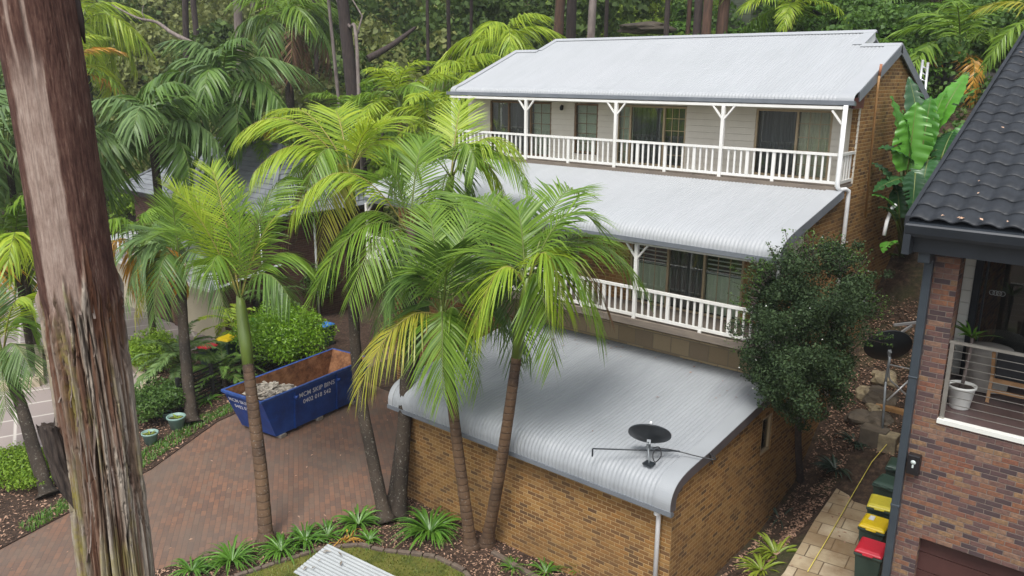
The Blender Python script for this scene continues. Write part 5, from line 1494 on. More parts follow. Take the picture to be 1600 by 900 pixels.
def tpl(kind, mat):
    if (kind, mat) not in TPL:
        out = []
        for s in range(3):
            if kind == 'kentia': a = dict(P0=(0, 0, 0), P1=(1.7, 0, 2.0), P2=(3.6, .15 * (s - 1), .15 - .35 * s), n=38, L=1.25, wd=.095, droop=.85, vee=-.05, twist=.4)
            elif kind == 'queen': a = dict(P0=(0, 0, 0), P1=(1.6, 0, 1.5), P2=(3.2, .2 * (s - 1), -.9 - .4 * s), n=44, L=1.1, wd=.06, droop=1.0, vee=.0, twist=.7)
            elif kind == 'bang': a = dict(P0=(0, 0, 0), P1=(1.7, 0, 1.7), P2=(3.5, .15 * (s - 1), .3 - .4 * s), n=40, L=1.0, wd=.07, droop=.5, vee=.1)
            else: a = dict(P0=(0, 0, 0), P1=(.9, 0, .8), P2=(1.8, .1 * (s - 1), .2 - .2 * s), n=40, L=.32, wd=.045, droop=.3, vee=.15)
            V, Q, mi = frond_geo(seed=90 + s, **a)
            out.append(npmesh("frond", V, Q, [M[mat], M['rachis']], mi))
        TPL[(kind, mat)] = out
    return TPL[(kind, mat)]


def bg_palm(label, group, base, height, kind, mats, n=14, s=1.0, seed=0, tmat='palm_trunk_dark', r=.17, lean=(0, 0), emin=-25, emax=78, fib=True, name="palm_tree", cat="palm tree"):
    r_ = random.Random(seed + 100)
    base = np.array(base, float); top = base + np.array([lean[0], lean[1], height])
    t_ = thing(name, label, cat, base, group)
    if height > .4: trunk_mesh([base - (0, 0, .3), base + np.array([lean[0] * .3, lean[1] * .3, height * .5]), top], r, r * .8, tmat, t_, flare=.4, n=10)
    if height > 1.5:
        b = MB(); b.tube([top - (0, 0, .7), top - (0, 0, .2), top + (0, 0, .3)], [r * .8, r * 1.25, r * .6], 10); b.build("leaf_bases", M['fibre' if fib else 'shaft'], t_, recalc=False)
    for k in range(n):
        az = k * 2.39996 + r_.uniform(-.3, .3); el = emax + (emin - emax) * (k + .5) / n + r_.uniform(-6, 6)
        m_ = mats[min(len(mats) - 1, int(len(mats) * k / n))] if r_.random() > .2 else r_.choice(mats)
        o = link("frond", r_.choice(tpl(kind, m_)), t_, local=True)
        ss = s * r_.uniform(.85, 1.12)
        o.scale = (ss, ss, ss)
        o.location = Vector((top - base).tolist()) + Vector((0, 0, .2))
        o.rotation_euler = (r_.uniform(-.25, .25), -R(el - 30), az)
    return t_


KG = "dark kentia palms beside the neighbouring house"
def gp(px, d, dz=0.0):
    p = pd(px, 300, d); return np.array([p[0], p[1], hz(p[0], p[1]) + dz])
b_ = gp(247, 41); c_ = pd(232, 215, 41); bg_palm("large dark kentia palm in front of the grey tiled roof, right of the big trunk", KG, b_, c_[2] - b_[2], 'kentia', ['frond_dark', 'frond_blue', 'frond_dark'], 15, 1.15, 1, r=.24)
b_ = gp(363, 45); c_ = pd(362, 150, 45); bg_palm("tall dark kentia palm behind the roof, its crown above the lone slender palm", KG, b_, c_[2] - b_[2], 'kentia', ['frond_blue', 'frond_dark', 'frond_dark'], 15, 1.2, 2, r=.22)
b_ = gp(20, 36); c_ = pd(-30, 250, 36); bg_palm("blue green palm at the left edge of the photo behind the big trunk", KG, b_, c_[2] - b_[2], 'kentia', ['frond_blue'], 13, 1.2, 3)
b_ = gp(10, 34); c_ = pd(5, 420, 33); bg_palm("low palm with yellow and green fronds at the left edge below the blue green one", KG, b_, c_[2] - b_[2], 'kentia', ['frond_green', 'frond_lime', 'frond_gold'], 13, 1.1, 4)
b_ = gp(215, 35); c_ = pd(205, 395, 34.5); bg_palm("small palm with golden lower fronds in front of the white garage gutter", KG, b_, max(.6, c_[2] - b_[2]), 'kentia', ['frond_green', 'frond_blue', 'frond_gold'], 10, .75, 5)
b_ = gp(420, 48); c_ = pd(418, 255, 44); bg_palm("palm with yellowing fronds between the tiled roof and the tall leaning palm", KG, b_, max(.6, c_[2] - b_[2]), 'bang', ['frond_lime', 'frond_green', 'frond_gold'], 12, .9, 6)
BGP = "bangalow palms on the slope behind the house"
b_ = gp(628, 38); c_ = pd(606, 165, 38); bg_palm("bangalow palm with slim tan trunk standing left of the upper roof", BGP, b_, c_[2] - b_[2], 'bang', ['frond_lime', 'frond_green', 'frond_lime'], 13, .85, 7, 'palm_trunk_tan', .14, fib=False)
b_ = gp(790, 46); c_ = pd(795, 85, 46); bg_palm("bright green palm peeping over the left end of the upper roof", BGP, b_, c_[2] - b_[2], 'queen', ['frond_lime', 'frond_lime', 'frond_green'], 15, 1.0, 8, fib=False)
b_ = gp(728, 44); c_ = pd(735, 135, 44); bg_palm("drooping lime palm just left of the upper roof corner", BGP, b_, max(1, c_[2] - b_[2]), 'queen', ['frond_lime', 'frond_green'], 13, .95, 9, fib=False)
b_ = gp(690, 36); c_ = pd(690, 200, 36); bg_palm("young bright palm beside the left end of the upper balcony", BGP, b_, max(1, c_[2] - b_[2]), 'bang', ['frond_lime', 'frond_lime'], 10, .8, 10, fib=False)
b_ = gp(560, 46); c_ = pd(520, 210, 40); bg_palm("lower green palm tucked behind the tall leaning palm", BGP, b_, max(1, c_[2] - b_[2]), 'bang', ['frond_green', 'frond_dark'], 11, .9, 11)
QG = "palms high on the hillside"
b_ = gp(462, 60); c_ = pd(452, 48, 60); bg_palm("old palm with hanging brown skirt on the hillside left of the dark leaning tree", QG, b_, max(2, c_[2] - b_[2]), 'queen', ['frond_green', 'frond_dark', 'frond_brown'], 16, 1.35, 12, r=.35)
b_ = gp(160, 62); c_ = pd(165, 45, 60); bg_palm("feathery lime palm high at the upper left, beside the big trunk's top", QG, b_, max(2, c_[2] - b_[2]), 'queen', ['frond_lime', 'frond_lime'], 18, 1.5, 13)
b_ = gp(130, 55); c_ = pd(150, 120, 52); bg_palm("second lime palm lower down behind the large kentia crown", QG, b_, max(2, c_[2] - b_[2]), 'bang', ['frond_lime', 'frond_green', 'frond_gold'], 13, 1.15, 19)
b_ = gp(1212, 44); c_ = pd(1212, 22, 44); bg_palm("bright green palm just behind the middle of the upper roof ridge", QG, b_, max(.7, c_[2] - b_[2]), 'bang', ['frond_green', 'frond_lime', 'frond_green'], 13, .95, 14)
b_ = gp(1470, 37); c_ = pd(1466, 92, 37); bg_palm("palm with yellow dying lower fronds behind the side gable", QG, b_, max(1.2, c_[2] - b_[2]), 'bang', ['frond_green', 'frond_green', 'frond_gold'], 13, 1.0, 15)
b_ = gp(1400, 46); c_ = pd(1395, 20, 46); bg_palm("dark green palm behind the ridge's right-hand end", QG, b_, max(.7, c_[2] - b_[2]), 'bang', ['frond_green', 'frond_dark'], 13, 1.0, 16)
b_ = gp(1600, 34); c_ = pd(1610, 50, 34); bg_palm("palm at the top right edge above the black tiled roof", QG, b_, max(.7, c_[2] - b_[2]), 'bang', ['frond_yellow', 'frond_green'], 11, .9, 17)
b_ = gp(1520, 48); c_ = pd(1525, 5, 46); bg_palm("green palm at the top edge right of the yellow fronded palm", QG, b_, max(.7, c_[2] - b_[2]), 'bang', ['frond_green'], 12, 1.1, 18)

# cycads and ferns by the fence
FG = "blue green cycads beside the black fence"
for k, (px, py, lab, hh, n, s, mt) in enumerate(((285, 610, "blue green cycad spreading over the bush beside the dark palm trunk", .9, 18, .95, 'frond_blue'), (352, 615, "dark cycad against the black fence left of the skip bin", .6, 18, .8, 'frond_dark'), (372, 555, "upright yellow green cycad behind the black fence", 1.0, 12, .9, 'frond_lime'), (425, 520, "pale blue cycad behind the lone slender palm's shaft", 1.5, 10, .85, 'frond_blue'))):
    p = pz(px, py, 0); bg_palm(lab, FG, (p[0], p[1], .05), hh, 'cycad', [mt], n, s * 1.25, 40 + k, emin=-10, emax=70, r=.16, name="cycad", cat="cycad")
clump(325, 628, "green fern like tuft at the foot of the black fence", .7, 30, 'strap', seed=41, group="small plants by the fence")
clump(408, 575, "spiky green plant between the skip bin and the bright hedge", .95, 34, 'strap', seed=42, upr=1.4, droop=.3, group="small plants by the fence")


# ---- leafy shrubs
def leaf_cloud(centers, radii, n, size, seed, shell=.55, flat=.9, aspect=.5):
    """many leaf-sized faces spread through ellipsoid clumps"""
    r_ = np.random.default_rng(seed); centers = np.asarray(centers, float); radii = np.asarray(radii, float)
    wgt = (radii.prod(1)) ** (2 / 3); wgt /= wgt.sum()
    ci = r_.choice(len(centers), n, p=wgt)
    d = nm(r_.normal(size=(n, 3))); rad = (shell + (1 - shell) * r_.random(n) ** .6) * (1 + r_.normal(0, .07, n))
    p = centers[ci] + d * radii[ci] * rad[:, None]
    nrm_ = nm(d * .7 + r_.normal(size=(n, 3)) * .75 + np.array([0, 0, .55]) * flat)
    a = nm(np.cross(nrm_, r_.normal(size=(n, 3)))); b2 = np.cross(nrm_, a)
    l = (size * r_.uniform(.6, 1.25, n))[:, None]
    V = np.stack([p - a * l / 2, p + b2 * l * aspect / 2 + nrm_ * l * .06, p + a * l / 2 - nrm_ * l * .1, p - b2 * l * aspect / 2 + nrm_ * l * .06], 1).reshape(-1, 3)
    return V, np.arange(4 * n).reshape(n, 4)


def lumpy(c, r, n, seed, rs=.42):
    """clump centres on the surface of an ellipsoid"""
    r_ = np.random.default_rng(seed); d = nm(r_.normal(size=(n, 3))); d[:, 2] = np.abs(d[:, 2]) * .9 - .15 * r_.random(n)
    ce = np.asarray(c) + d * np.asarray(r) * r_.uniform(.45, .92, (n, 1))
    ra = np.asarray(r)[None, :] * rs * r_.uniform(.6, 1.25, (n, 1))
    return ce, ra


def shrub(name, label, cat, base, c, r, n, size, mat, seed, group=None, nl=26, stems=4, rs=.42):
    t_ = thing(name, label, cat, base, group)
    ce, ra = lumpy(c, r, nl, seed, rs)
    V, Q = leaf_cloud(ce, ra, n, size, seed)
    link("foliage", npmesh("foliage", V, Q, M[mat]), t_)
    b = MB(); r_ = random.Random(seed)
    for k in range(stems):
        e = ce[r_.randrange(len(ce))]
        b.tube([np.array(base) + (r_.uniform(-.1, .1), r_.uniform(-.1, .1), -.1), (np.array(base) + e) / 2 + (0, 0, .1), e], [.05, .035, .015], 6)
    b.build("stems", M['bark_dark'], t_)
    return t_


p = pz(445, 575, 0); shrub("hedge_shrub", "bright lime green hedge shrub behind the blue skip bin", "shrub", (p[0], p[1], 0), (p[0] - .4, p[1] + .3, 1.15), (2.0, 1.9, 1.65), 26000, .13, 'leaf_bright', 51, nl=80, rs=.36)
p = pz(240, 575, 0); shrub("round_bush", "rounded fresh green bush at the edge of the tiled driveway", "shrub", (p[0], p[1], 0), (p[0], p[1], .75), (1.5, 1.3, .95), 9000, .12, 'leaf_hedge', 52, nl=34)
p = pz(252, 655, 0); shrub("garden_shrub", "dark green shrub behind the green plant pots", "shrub", (p[0], p[1], 0), (p[0], p[1], .65), (1.3, 1.1, .8), 7000, .12, 'leaf_mid', 53, nl=30)
p = pz(40, 745, 0); shrub("low_shrub", "low yellow green shrub between the black palm trunk and tiled driveway", "shrub", (p[0], p[1], 0), (p[0], p[1], .35), (1.7, .9, .5), 6000, .11, 'leaf_hedge', 54, nl=34)
p = pz(472, 500, 0); shrub("feathery_shrub", "feathery dark green shrub against the brown brick wall", "shrub", (p[0], p[1] + 1, 0), (p[0], p[1] + 1, 1.9), (1.3, 1.2, 1.7), 6000, .13, 'leaf_mid', 55, nl=24)

# dark leafy tree beside the garage
bt = on_ground(1252, 745)
ttree = thing("leafy_tree", "dense dark glossy leaved tree beside the garage and lower balcony", "tree", bt)
d_ = float((bt - CAM) @ CF)
trunk_mesh([bt - (0, 0, .2), pd(1247, 690, 23.0), pd(1250, 620, 21.6), pd(1262, 540, 20.6)], .11, .06, 'bark_dark', ttree, flare=.3, n=10)
cc = pd(1268, 512, 20.5)
cents, rads = [], []
r_ = random.Random(77)
for k, (px, py, dd, s) in enumerate(((1265, 500, 0, 1.2), (1215, 530, 0, .95), (1320, 510, .2, 1.0), (1265, 430, .3, .95), (1320, 440, .5, .9), (1230, 455, .2, .9), (1195, 585, 0, .7), (1240, 600, -.2, .85), (1300, 580, 0, .85), (1270, 560, -.9, .9), (1348, 470, .6, .55), (1322, 560, .3, .6), (1210, 480, .5, .8), (1180, 545, .3, .55), (1185, 610, .2, .4), (1290, 395, .6, .6), (1235, 405, .5, .55), (1330, 395, .8, .45), (1375, 435, 1, .35), (1200, 430, .6, .45), (1220, 635, .1, .4), (1305, 615, .2, .35), (1200, 560, .3, .9), (1185, 500, .3, .7), (1250, 650, 0, .5), (1270, 620, .2, .8), (1300, 540, -.5, .9), (1230, 570, -.6, .9), (1322, 520, .3, .75), (1255, 470, -.6, .9), (1185, 450, .8, .5), (1290, 470, -.5, .9))):
    e = pd(px, py, 20.4 + dd)
    for j in range(9):
        q_ = e + np.array([r_.gauss(0, .55 * s), r_.gauss(0, .55 * s), r_.gauss(0, .45 * s)]); v_ = q_ - CAM; zz = v_ @ CF; sx = 800 + FPX * (v_ @ CR) / zz; sy = 450 + FPX * (v_ @ CD) / zz
        sx += r_.gauss(0, 14)
        if sx > (1376 if sy < 445 else 1356 if sy < 490 else 1330) or sx < 1172 + max(0, sy - 600) * .5: continue
        cents.append(q_); rads.append((.42 * s, .42 * s, .36 * s))
V, Q = leaf_cloud(cents, rads, 62000, .08, 61, shell=.3, flat=.4)
link("foliage", npmesh("foliage", V, Q, M['leaf_dark']), ttree)
b = MB()
for k in range(16):
    e = cents[r_.randrange(len(cents))]; s0 = pd(1258, 590, 21.2); b.tube([s0, (s0 + e) / 2 + np.array([0, 0, .15]), e], [.035, .025, .01], 6)
b.build("branches", M['bark_dark'], ttree)
b = MB()  # tiny white specks scattered through the crown, most shifted towards the camera
for k in range(26):
    e = cents[r_.randrange(len(cents))] + np.array([r_.gauss(0, .35), r_.gauss(0, .35), r_.gauss(0, .3)]); s = r_.uniform(.018, .035)
    if r_.random() < .7: e = e + (CAM - e) / np.linalg.norm(CAM - e) * .3
    b.add([e + (-s, 0, 0), e + (0, -s, s * .5), e + (s, 0, 0), e + (0, s, -s * .5), e + (0, 0, s)], [(0, 1, 4), (1, 2, 4), (2, 3, 4), (3, 0, 4)])
props(b.build("white_specks", M['white_speck'], ttree), None)
# long thin twigs that stick out at the top
V = []; Q = []
b = MB()
for k in range(80):
    an = r_.uniform(-.35, 3.6); px = 1265 + 88 * math.cos(an); py = 500 - 92 * math.sin(an); s0 = pd(px, py, 20.5); ln_ = r_.uniform(12, 46); e = pd(px + ln_ * math.cos(an) + r_.uniform(-14, 14), py - ln_ * math.sin(an) + r_.uniform(-14, 6), 20.7 + r_.uniform(-.3, .3))
    b.tube([s0, (s0 + e) / 2, e], [.012, .009, .005], 5)
    vv, qq = leaf_cloud([s0 + (e - s0) * t_ for t_ in (.4, .6, .8, 1)], [(.1, .1, .1)] * 4, 22, .075, 300 + k, shell=0); Q.append(qq + sum(len(x) for x in V)); V.append(vv)
b.build("twigs", M['bark_dark'], ttree)
link("twig_leaves", npmesh("twig_leaves", np.vstack(V), np.vstack(Q), M['leaf_mid']), ttree)

# giant bird of paradise between the houses
def paddle(P0, P1, P2, width, mat, parent, seed, tear=.35):
    r_ = np.random.default_rng(seed); P0, P1, P2 = (np.asarray(p, float) for p in (P0, P1, P2))
    n = 34; V = []; Qv = []
    ts = np.linspace(0, 1, n)
    side = nm(np.cross(P2 - P0, (0, 0, 1.)) + 1e-6)
    tw = r_.uniform(-.45, .45)
    sag_l, sag_r = r_.uniform(.1, .5, 2)
    for t_ in ts:
        p = (1 - t_) ** 2 * P0 + 2 * t_ * (1 - t_) * P1 + t_ ** 2 * P2
        T = nm(2 * (1 - t_) * (P1 - P0) + 2 * t_ * (P2 - P1))
        S = nm(side - (side @ T) * T); N = np.cross(S, T); a = tw
        S2 = S * math.cos(a) + N * math.sin(a); N2 = np.cross(S2, T)
        w_ = width * (math.sin(math.pi * min(1, .06 + t_ * .94) ** .8) ** .7) * .5
        if t_ > .97: w_ = width * .03
        rip = .035 * math.sin(t_ * 46) * width
        jl = 1 + r_.normal(0, .03); jr = 1 + r_.normal(0, .03)
        V += [p + S2 * w_ * jl + N2 * (w_ * .35 + rip) - np.array([0, 0, sag_l * w_]), p + S2 * w_ * .5 + N2 * (w_ * .25 + rip * .4) - np.array([0, 0, sag_l * w_ * .3]), p, p - S2 * w_ * .5 + N2 * (w_ * .25 - rip * .4) - np.array([0, 0, sag_r * w_ * .3]), p - S2 * w_ * jr + N2 * (w_ * .35 - rip) - np.array([0, 0, sag_r * w_])]
    for i in range(n - 1):
        for k in range(4):
            if k in (0, 3) and r_.random() < tear * .25: continue
            Qv.append((5 * i + k, 5 * i + k + 1, 5 * i + 5 + k + 1, 5 * i + 5 + k))
    lo = link("leaf", npmesh("leaf", np.array(V), np.array(Qv), M[mat], smooth=True), parent)
    b = MB(); b.tube([(1 - t_) ** 2 * P0 + 2 * t_ * (1 - t_) * P1 + t_ ** 2 * P2 for t_ in np.linspace(0, .97, 10)], [.028 * (1.1 - t_) for t_ in np.linspace(0, .97, 10)], 6); b.build("midrib", M['rachis'], lo, recalc=False)
    return lo


def strelitzia(label, base, leaves, group=None):
    t_ = thing("paddle_leaf_plant", label, "paddle plant", base, group)
    base = np.array(base)
    for k, (a, tip, w_, mat) in enumerate(leaves):
        a = np.array(a); tip = np.array(tip)
        b = MB(); b.tube([base, (base + a) / 2 + (0, 0, .2), a], [.07, .05, .028], 8); b.build("leaf_stalk", M['shaft'], t_)
        paddle(a, (a + tip) / 2 + np.array([0, 0, .3]), tip, w_, mat, t_, 70 + k)
    return t_


bb_ = on_ground(1408, 400)
L_ = [((1412, 262), (1392, 150), .0, .95, 'banana'), ((1420, 255), (1410, 172), -.3, 1.0, 'banana'), ((1445, 225), (1478, 142), .6, .8, 'banana'), ((1462, 200), (1512, 115), .8, .75, 'banana'), ((1455, 205), (1530, 137), 1.1, .6, 'banana'), ((1418, 265), (1432, 160), -.5, 1.15, 'banana'), ((1440, 240), (1455, 150), .2, .9, 'banana'), ((1400, 300), (1362, 255), .1, .8, 'banana_dark'), ((1450, 300), (1470, 250), .2, .9, 'banana_dark'), ((1405, 340), (1400, 290), .1, .7, 'banana_dark'), ((1430, 262), (1372, 232), -.2, .8, 'banana_dark'), ((1425, 280), (1365, 300), -.4, .8, 'banana_dark'), ((1430, 270), (1425, 330), -.8, .9, 'banana_dark'), ((1450, 250), (1440, 300), -.6, .8, 'banana_dark'), ((1440, 230), (1420, 120), .9, .8, 'banana_dark'), ((1480, 235), (1530, 190), .6, .6, 'banana'), ((1400, 330), (1362, 305), -.4, .5, 'banana'), ((1400, 345), (1372, 325), -.5, .45, 'banana_dark'), ((1395, 380), (1380, 395), -.5, .5, 'banana'), ((1470, 250), (1490, 205), .5, .8, 'banana_dark'), ((1415, 300), (1455, 340), -.6, .8, 'banana_dark')]
strelitzia("giant paddle leaved plant between the side gable and the black tiled roof", bb_, [(pd(a[0], a[1], 25.3 + d / 2), pd(t_[0], t_[1], 25.3 + d), w_, m_) for a, t_, d, w_, m_ in L_])
# hanging dry leaves and slim trunk of the paddle plant
wb = on_ground(1424, 395)
b = MB(); b.tube([wb, pd(1422, 330, 25.6), pd(1432, 250, 25.8)], [.12, .1, .08], 10); props(b.build("paddle_plant_stem", M['bark_grey']), "pale dry stem standing under the giant paddle leaves", "stem")

# ------------------------------------------------------------------ big eucalyptus in the foreground
et = thing("eucalyptus_tree", "huge foreground eucalyptus trunk with peeling red brown and grey bark", "tree", (-2.2, -11.2, 0))
Dh = 9.9
def trunk_pt(px, py):
    v = ray(px, py); h = math.hypot(v[0], v[1]); return CAM + v * (Dh / h)
cl = [trunk_pt(x, y) for x, y in ((184, 900), (160, 700), (131, 500), (99, 290), (72, 120), (50, 0))]
up_ = nm(cl[-1] - cl[-2]); dn_ = (cl[0] - cl[1]) / (cl[1][2] - cl[0][2])
low = cl[0] + dn_ * .9 * cl[0][2] * .0
pts = [np.array([cl[0][0] + dn_[0] * cl[0][2] * .5, cl[0][1] + dn_[1] * cl[0][2] * .5, -.2]), np.array([cl[0][0] + dn_[0] * cl[0][2] * .3, cl[0][1] + dn_[1] * cl[0][2] * .3, cl[0][2] * .5])] + cl + [cl[-1] + up_ * 3, cl[-1] + up_ * 7]
cen = arc_prof3(pts, 46)
NA = 340
cen = np.array(arc_prof3(pts, 110))
zlo, zhi = 7.2, 15.2
cen = np.array([p for i, p in enumerate(cen) if (zlo < p[2] < zhi) or i % 12 == 0])
R0 = .372
YT = np.array([trunk_pt(130, y)[2] for y in range(-100, 1001, 50)])[::-1]; YP = np.arange(-100, 1001, 50)[::-1]
CRh = nm(CR * [1, 1, 0])
N3 = lambda a, b_, c_: mnoise.noise(Vector((a, b_, c_)))
sm = lambda a, b_, x: (lambda t_: t_ * t_ * (3 - 2 * t_))(min(1, max(0, (x - a) / (b_ - a))))
Vv = np.empty((len(cen), NA, 3)); A1 = np.zeros((len(cen), NA, 4)); A2 = np.zeros((len(cen), NA, 4))
for i, p in enumerate(cen):
    z = p[2]; yy = float(np.interp(z, YT, YP))
    r0 = R0 * (1 + .004 * (10 - z)) + .35 * max(0, 1 - z / 3) ** 2
    vd_ = nm((CAM - p) * [1, 1, 0])
    for k in range(NA):
        a = 2 * math.pi * k / NA; ca, sa = math.cos(a), math.sin(a)
        f = ca * CRh[0] + sa * CRh[1]; front = ca * vd_[0] + sa * vd_[1]
        wob = .10 * N3(ca * 2, sa * 2, z * 1.1) + .035 * N3(ca * 6, sa * 6, z * 3.5)
        ff = f + wob
        edge = 470 + 130 * N3(ca * 5, sa * 5, 3.3) + 60 * N3(ca * 14, sa * 14, z * .6)
        low = sm(edge - 14, edge + 14, yy)                       # 0 smooth bark, 1 shredded bark
        # pale smooth sheet on the upper trunk, split in tongues towards the top
        split = sm(165, 60, yy) * sm(-.2, .25, abs(math.sin((ff + .12) * 9.0)) - .45)
        pale = sm(-.42, -.36, ff) * (1 - sm(.44, .50, ff)) * (1 - split) if front > 0 else sm(.1, .2, N3(ca * 3, sa * 3, z * .3))
        if yy < 165 and front > 0: pale *= sm(-.5, -.2, ff + .2) * (1 - .8 * sm(.55, .0, 1 - abs(ff - .1)) * 0)
        fz = z * .42 + .5 * N3(ca * 2, sa * 2, z * .6)
        c1 = abs(N3(ca * 6.5, sa * 6.5, fz)); c2 = abs(N3(ca * 14 + 5, sa * 14, fz * 1.7 + 9)); c3 = abs(N3(ca * 30, sa * 30 + 3, fz * 3.2 + 19))
        c4 = abs(N3(ca * 4.5 + 2, sa * 4.5, z * 2.0)); c5 = N3(ca * 9, sa * 9, z * 1.5 + 30)
        crack = max((1 - sm(.012, .065, c1)), (1 - sm(.006, .04, c2)) * .55, (1 - sm(0, .04, c3)) * .25, (1 - sm(.0, .035, c4)) * (.8 if c5 > .05 else .0))
        plate = N3(ca * 4.2 + 11, sa * 4.2, z * .33); pl2 = N3(ca * 10, sa * 10 + 7, z * .8)
        d = .03 * N3(ca * 1.1, sa * 1.1, z * .25) - .034 * sm(445, 500, yy)
        d += low * (.032 + .03 * sm(-.1, .15, plate) + .02 * sm(-.05, .1, pl2) - .060 * (1 - sm(0, .09, c1)) - .035 * (1 - sm(0, .08, c2)) - (.02 * (1 - sm(0, .05, c4)) if c5 > .05 else 0) - .012 * (1 - sm(0, .07, c3)))
        d += (1 - low) * (.010 * (1 - pale) + .006 * c2 - (.008 * (1 - sm(0, .05, c2)) * (1 - pale)))
        red = (1 - low)
        if front > 0:
            red = max(red, low * (1 - sm(-.62, -.5, ff)) * sm(760, 560, yy + 90 * N3(ca * 4, sa * 4, z)), low * sm(.55, .68, ff) * sm(640, 480, yy), low * sm(.10, .04, abs(ff + .08)) * sm(660, 720, yy) * .9)
        red = max(red, low * sm(.24, .30, N3(ca * 8 + 3, sa * 8, z * .5)) * .7)
        moss = low * max(sm(.35, .05, abs(ff + .12)) * sm(480, 530, yy) * sm(700, 600, yy), sm(.28, .06, abs(ff + .52)) * sm(690, 760, yy), .6 * sm(.12, .3, N3(ca * 3, sa * 3 + 4, z * .8)))
        greyish = sm(-.12, .16, pl2 + .5 * plate)
        Vv[i, k] = p + np.array([ca, sa, 0]) * (r0 + d)
        A1[i, k] = (pale, red, crack * (.3 + .7 * low), 1); A2[i, k] = (low, moss, greyish, 1)
ii = np.arange(len(cen) * NA).reshape(len(cen), NA)
Q = np.stack([ii[:-1], np.roll(ii[:-1], -1, 1), np.roll(ii[1:], -1, 1), ii[1:]], -1).reshape(-1, 4)
t = NT('peeling_eucalyptus_bark'); v = t.obj()
at1 = t.n("ShaderNodeAttribute", attribute_name="bark_a"); at2 = t.n("ShaderNodeAttribute", attribute_name="bark_b")
s1 = t.n("ShaderNodeSeparateColor"); t.l(at1.outputs['Color'], s1.inputs[0]); s2_ = t.n("ShaderNodeSeparateColor"); t.l(at2.outputs['Color'], s2_.inputs[0])
n2 = t.noise(t.mapping(v, (1, 1, .22)), 13, 6, .72); n4 = t.noise(v, 5, 5, .65); n5 = t.noise(t.mapping(v, (1, 1, .13)), 38, 5, .75); n6 = t.noise(t.mapping(v, (1, 1, .35)), 90, 3, .7)
redb = t.ramp(t.math('ADD', t.math('MULTIPLY', n2, .5), t.math('MULTIPLY', n5, .5)), [(.34, (.035, .017, .014)), (.48, (.085, .042, .032)), (.58, (.145, .08, .06)), (.66, (.29, .23, .175))])
pale = t.ramp(t.math('ADD', t.math('MULTIPLY', n4, .3), t.math('MULTIPLY', n5, .7)), [(.34, (.19, .132, .105)), (.5, (.31, .23, .19)), (.64, (.43, .34, .285))])
upc = t.mix(s1.outputs[0], redb, pale)
greyc = t.ramp(t.math('ADD', t.math('MULTIPLY', n2, .45), t.math('MULTIPLY', n5, .55)), [(.30, (.12, .09, .07)), (.44, (.27, .225, .18)), (.58, (.40, .35, .29)), (.72, (.48, .43, .365))])
brn = t.ramp(n5, [(.3, (.09, .058, .042)), (.7, (.26, .185, .13))])
lowc = t.mix(s2_.outputs[2], brn, greyc)
lowc = t.mix(t.math('MULTIPLY', s2_.outputs[1], t.ramp(n4, [(.38, 0.0), (.6, .85)])), lowc, (.27, .235, .05))
lowc = t.mix(t.math('MULTIPLY', s1.outputs[1], .9), lowc, t.mix(n5, (.05, .02, .015), (.20, .085, .045)))
c = t.mix(s2_.outputs[0], upc, lowc)
c = t.mix(t.math('MULTIPLY', s1.outputs[2], .88), c, (.022, .014, .011))
t.bump(t.math('ADD', t.math('MULTIPLY', n2, .5), n5), .55, .012); M['euc'] = t.fin(c, .9, .2)
tm = npmesh("trunk", Vv.reshape(-1, 3), Q, M['euc'], smooth=True)
for nme, arr in (("bark_a", A1), ("bark_b", A2)):
    at = tm.color_attributes.new(nme, 'FLOAT_COLOR', 'POINT'); at.data.foreach_set("color", arr.astype(np.float32).ravel())
link("trunk", tm, et)
# torn strips of bark standing off the trunk
M['bark_loose'] = simple('loose_bark_strip', (.26, .21, .175), (.10, .065, .05), 6, rough=.9, stretch=(3, 3, .4))
r_ = random.Random(21)
for k in range(26):
    py = r_.uniform(430, 880); f_ = r_.uniform(-.42, .42)
    i = int(np.argmin(np.abs(cen[:, 2] - (trunk_pt(130, py)[2]))))
    c0 = cen[i]; vdir = nm((CAM - c0) * [1, 1, 0]); sd_ = np.array([-vdir[1], vdir[0], 0])
    a = f_ * math.pi; rad = nm(vdir * math.cos(a) + sd_ * math.sin(a)); tg = np.array([-rad[1], rad[0], 0])
    l = r_.uniform(.3, .9); w_ = r_.uniform(.02, .06)
    b = MB(); vs = []; m_ = 8
    for j in range(m_ + 1):
        s = j / m_; z = -l * s; off = R0 - .015 + .05 * (s ** 2) * r_.uniform(.3, 1.2); ww = w_ * (1 - .6 * s)
        cc_ = c0 + np.array([0, 0, z]) + (dn_ * [1, 1, 0]) * l * s; q_ = cc_ + rad * off + tg * .03 * math.sin(s * 3 + k)
        vs += [q_ - tg * ww / 2, q_ + tg * ww / 2, q_ + tg * ww / 2 - rad * .012, q_ - tg * ww / 2 - rad * .012]
    fs = []
    for j in range(m_): fs += [(4 * j, 4 * j + 1, 4 * j + 5, 4 * j + 4), (4 * j + 1, 4 * j + 2, 4 * j + 6, 4 * j + 5), (4 * j + 2, 4 * j + 3, 4 * j + 7, 4 * j + 6), (4 * j + 3, 4 * j, 4 * j + 4, 4 * j + 7)]
    b.add(vs, fs); b.build("bark_strip", M['bark_loose'], et, recalc=False)
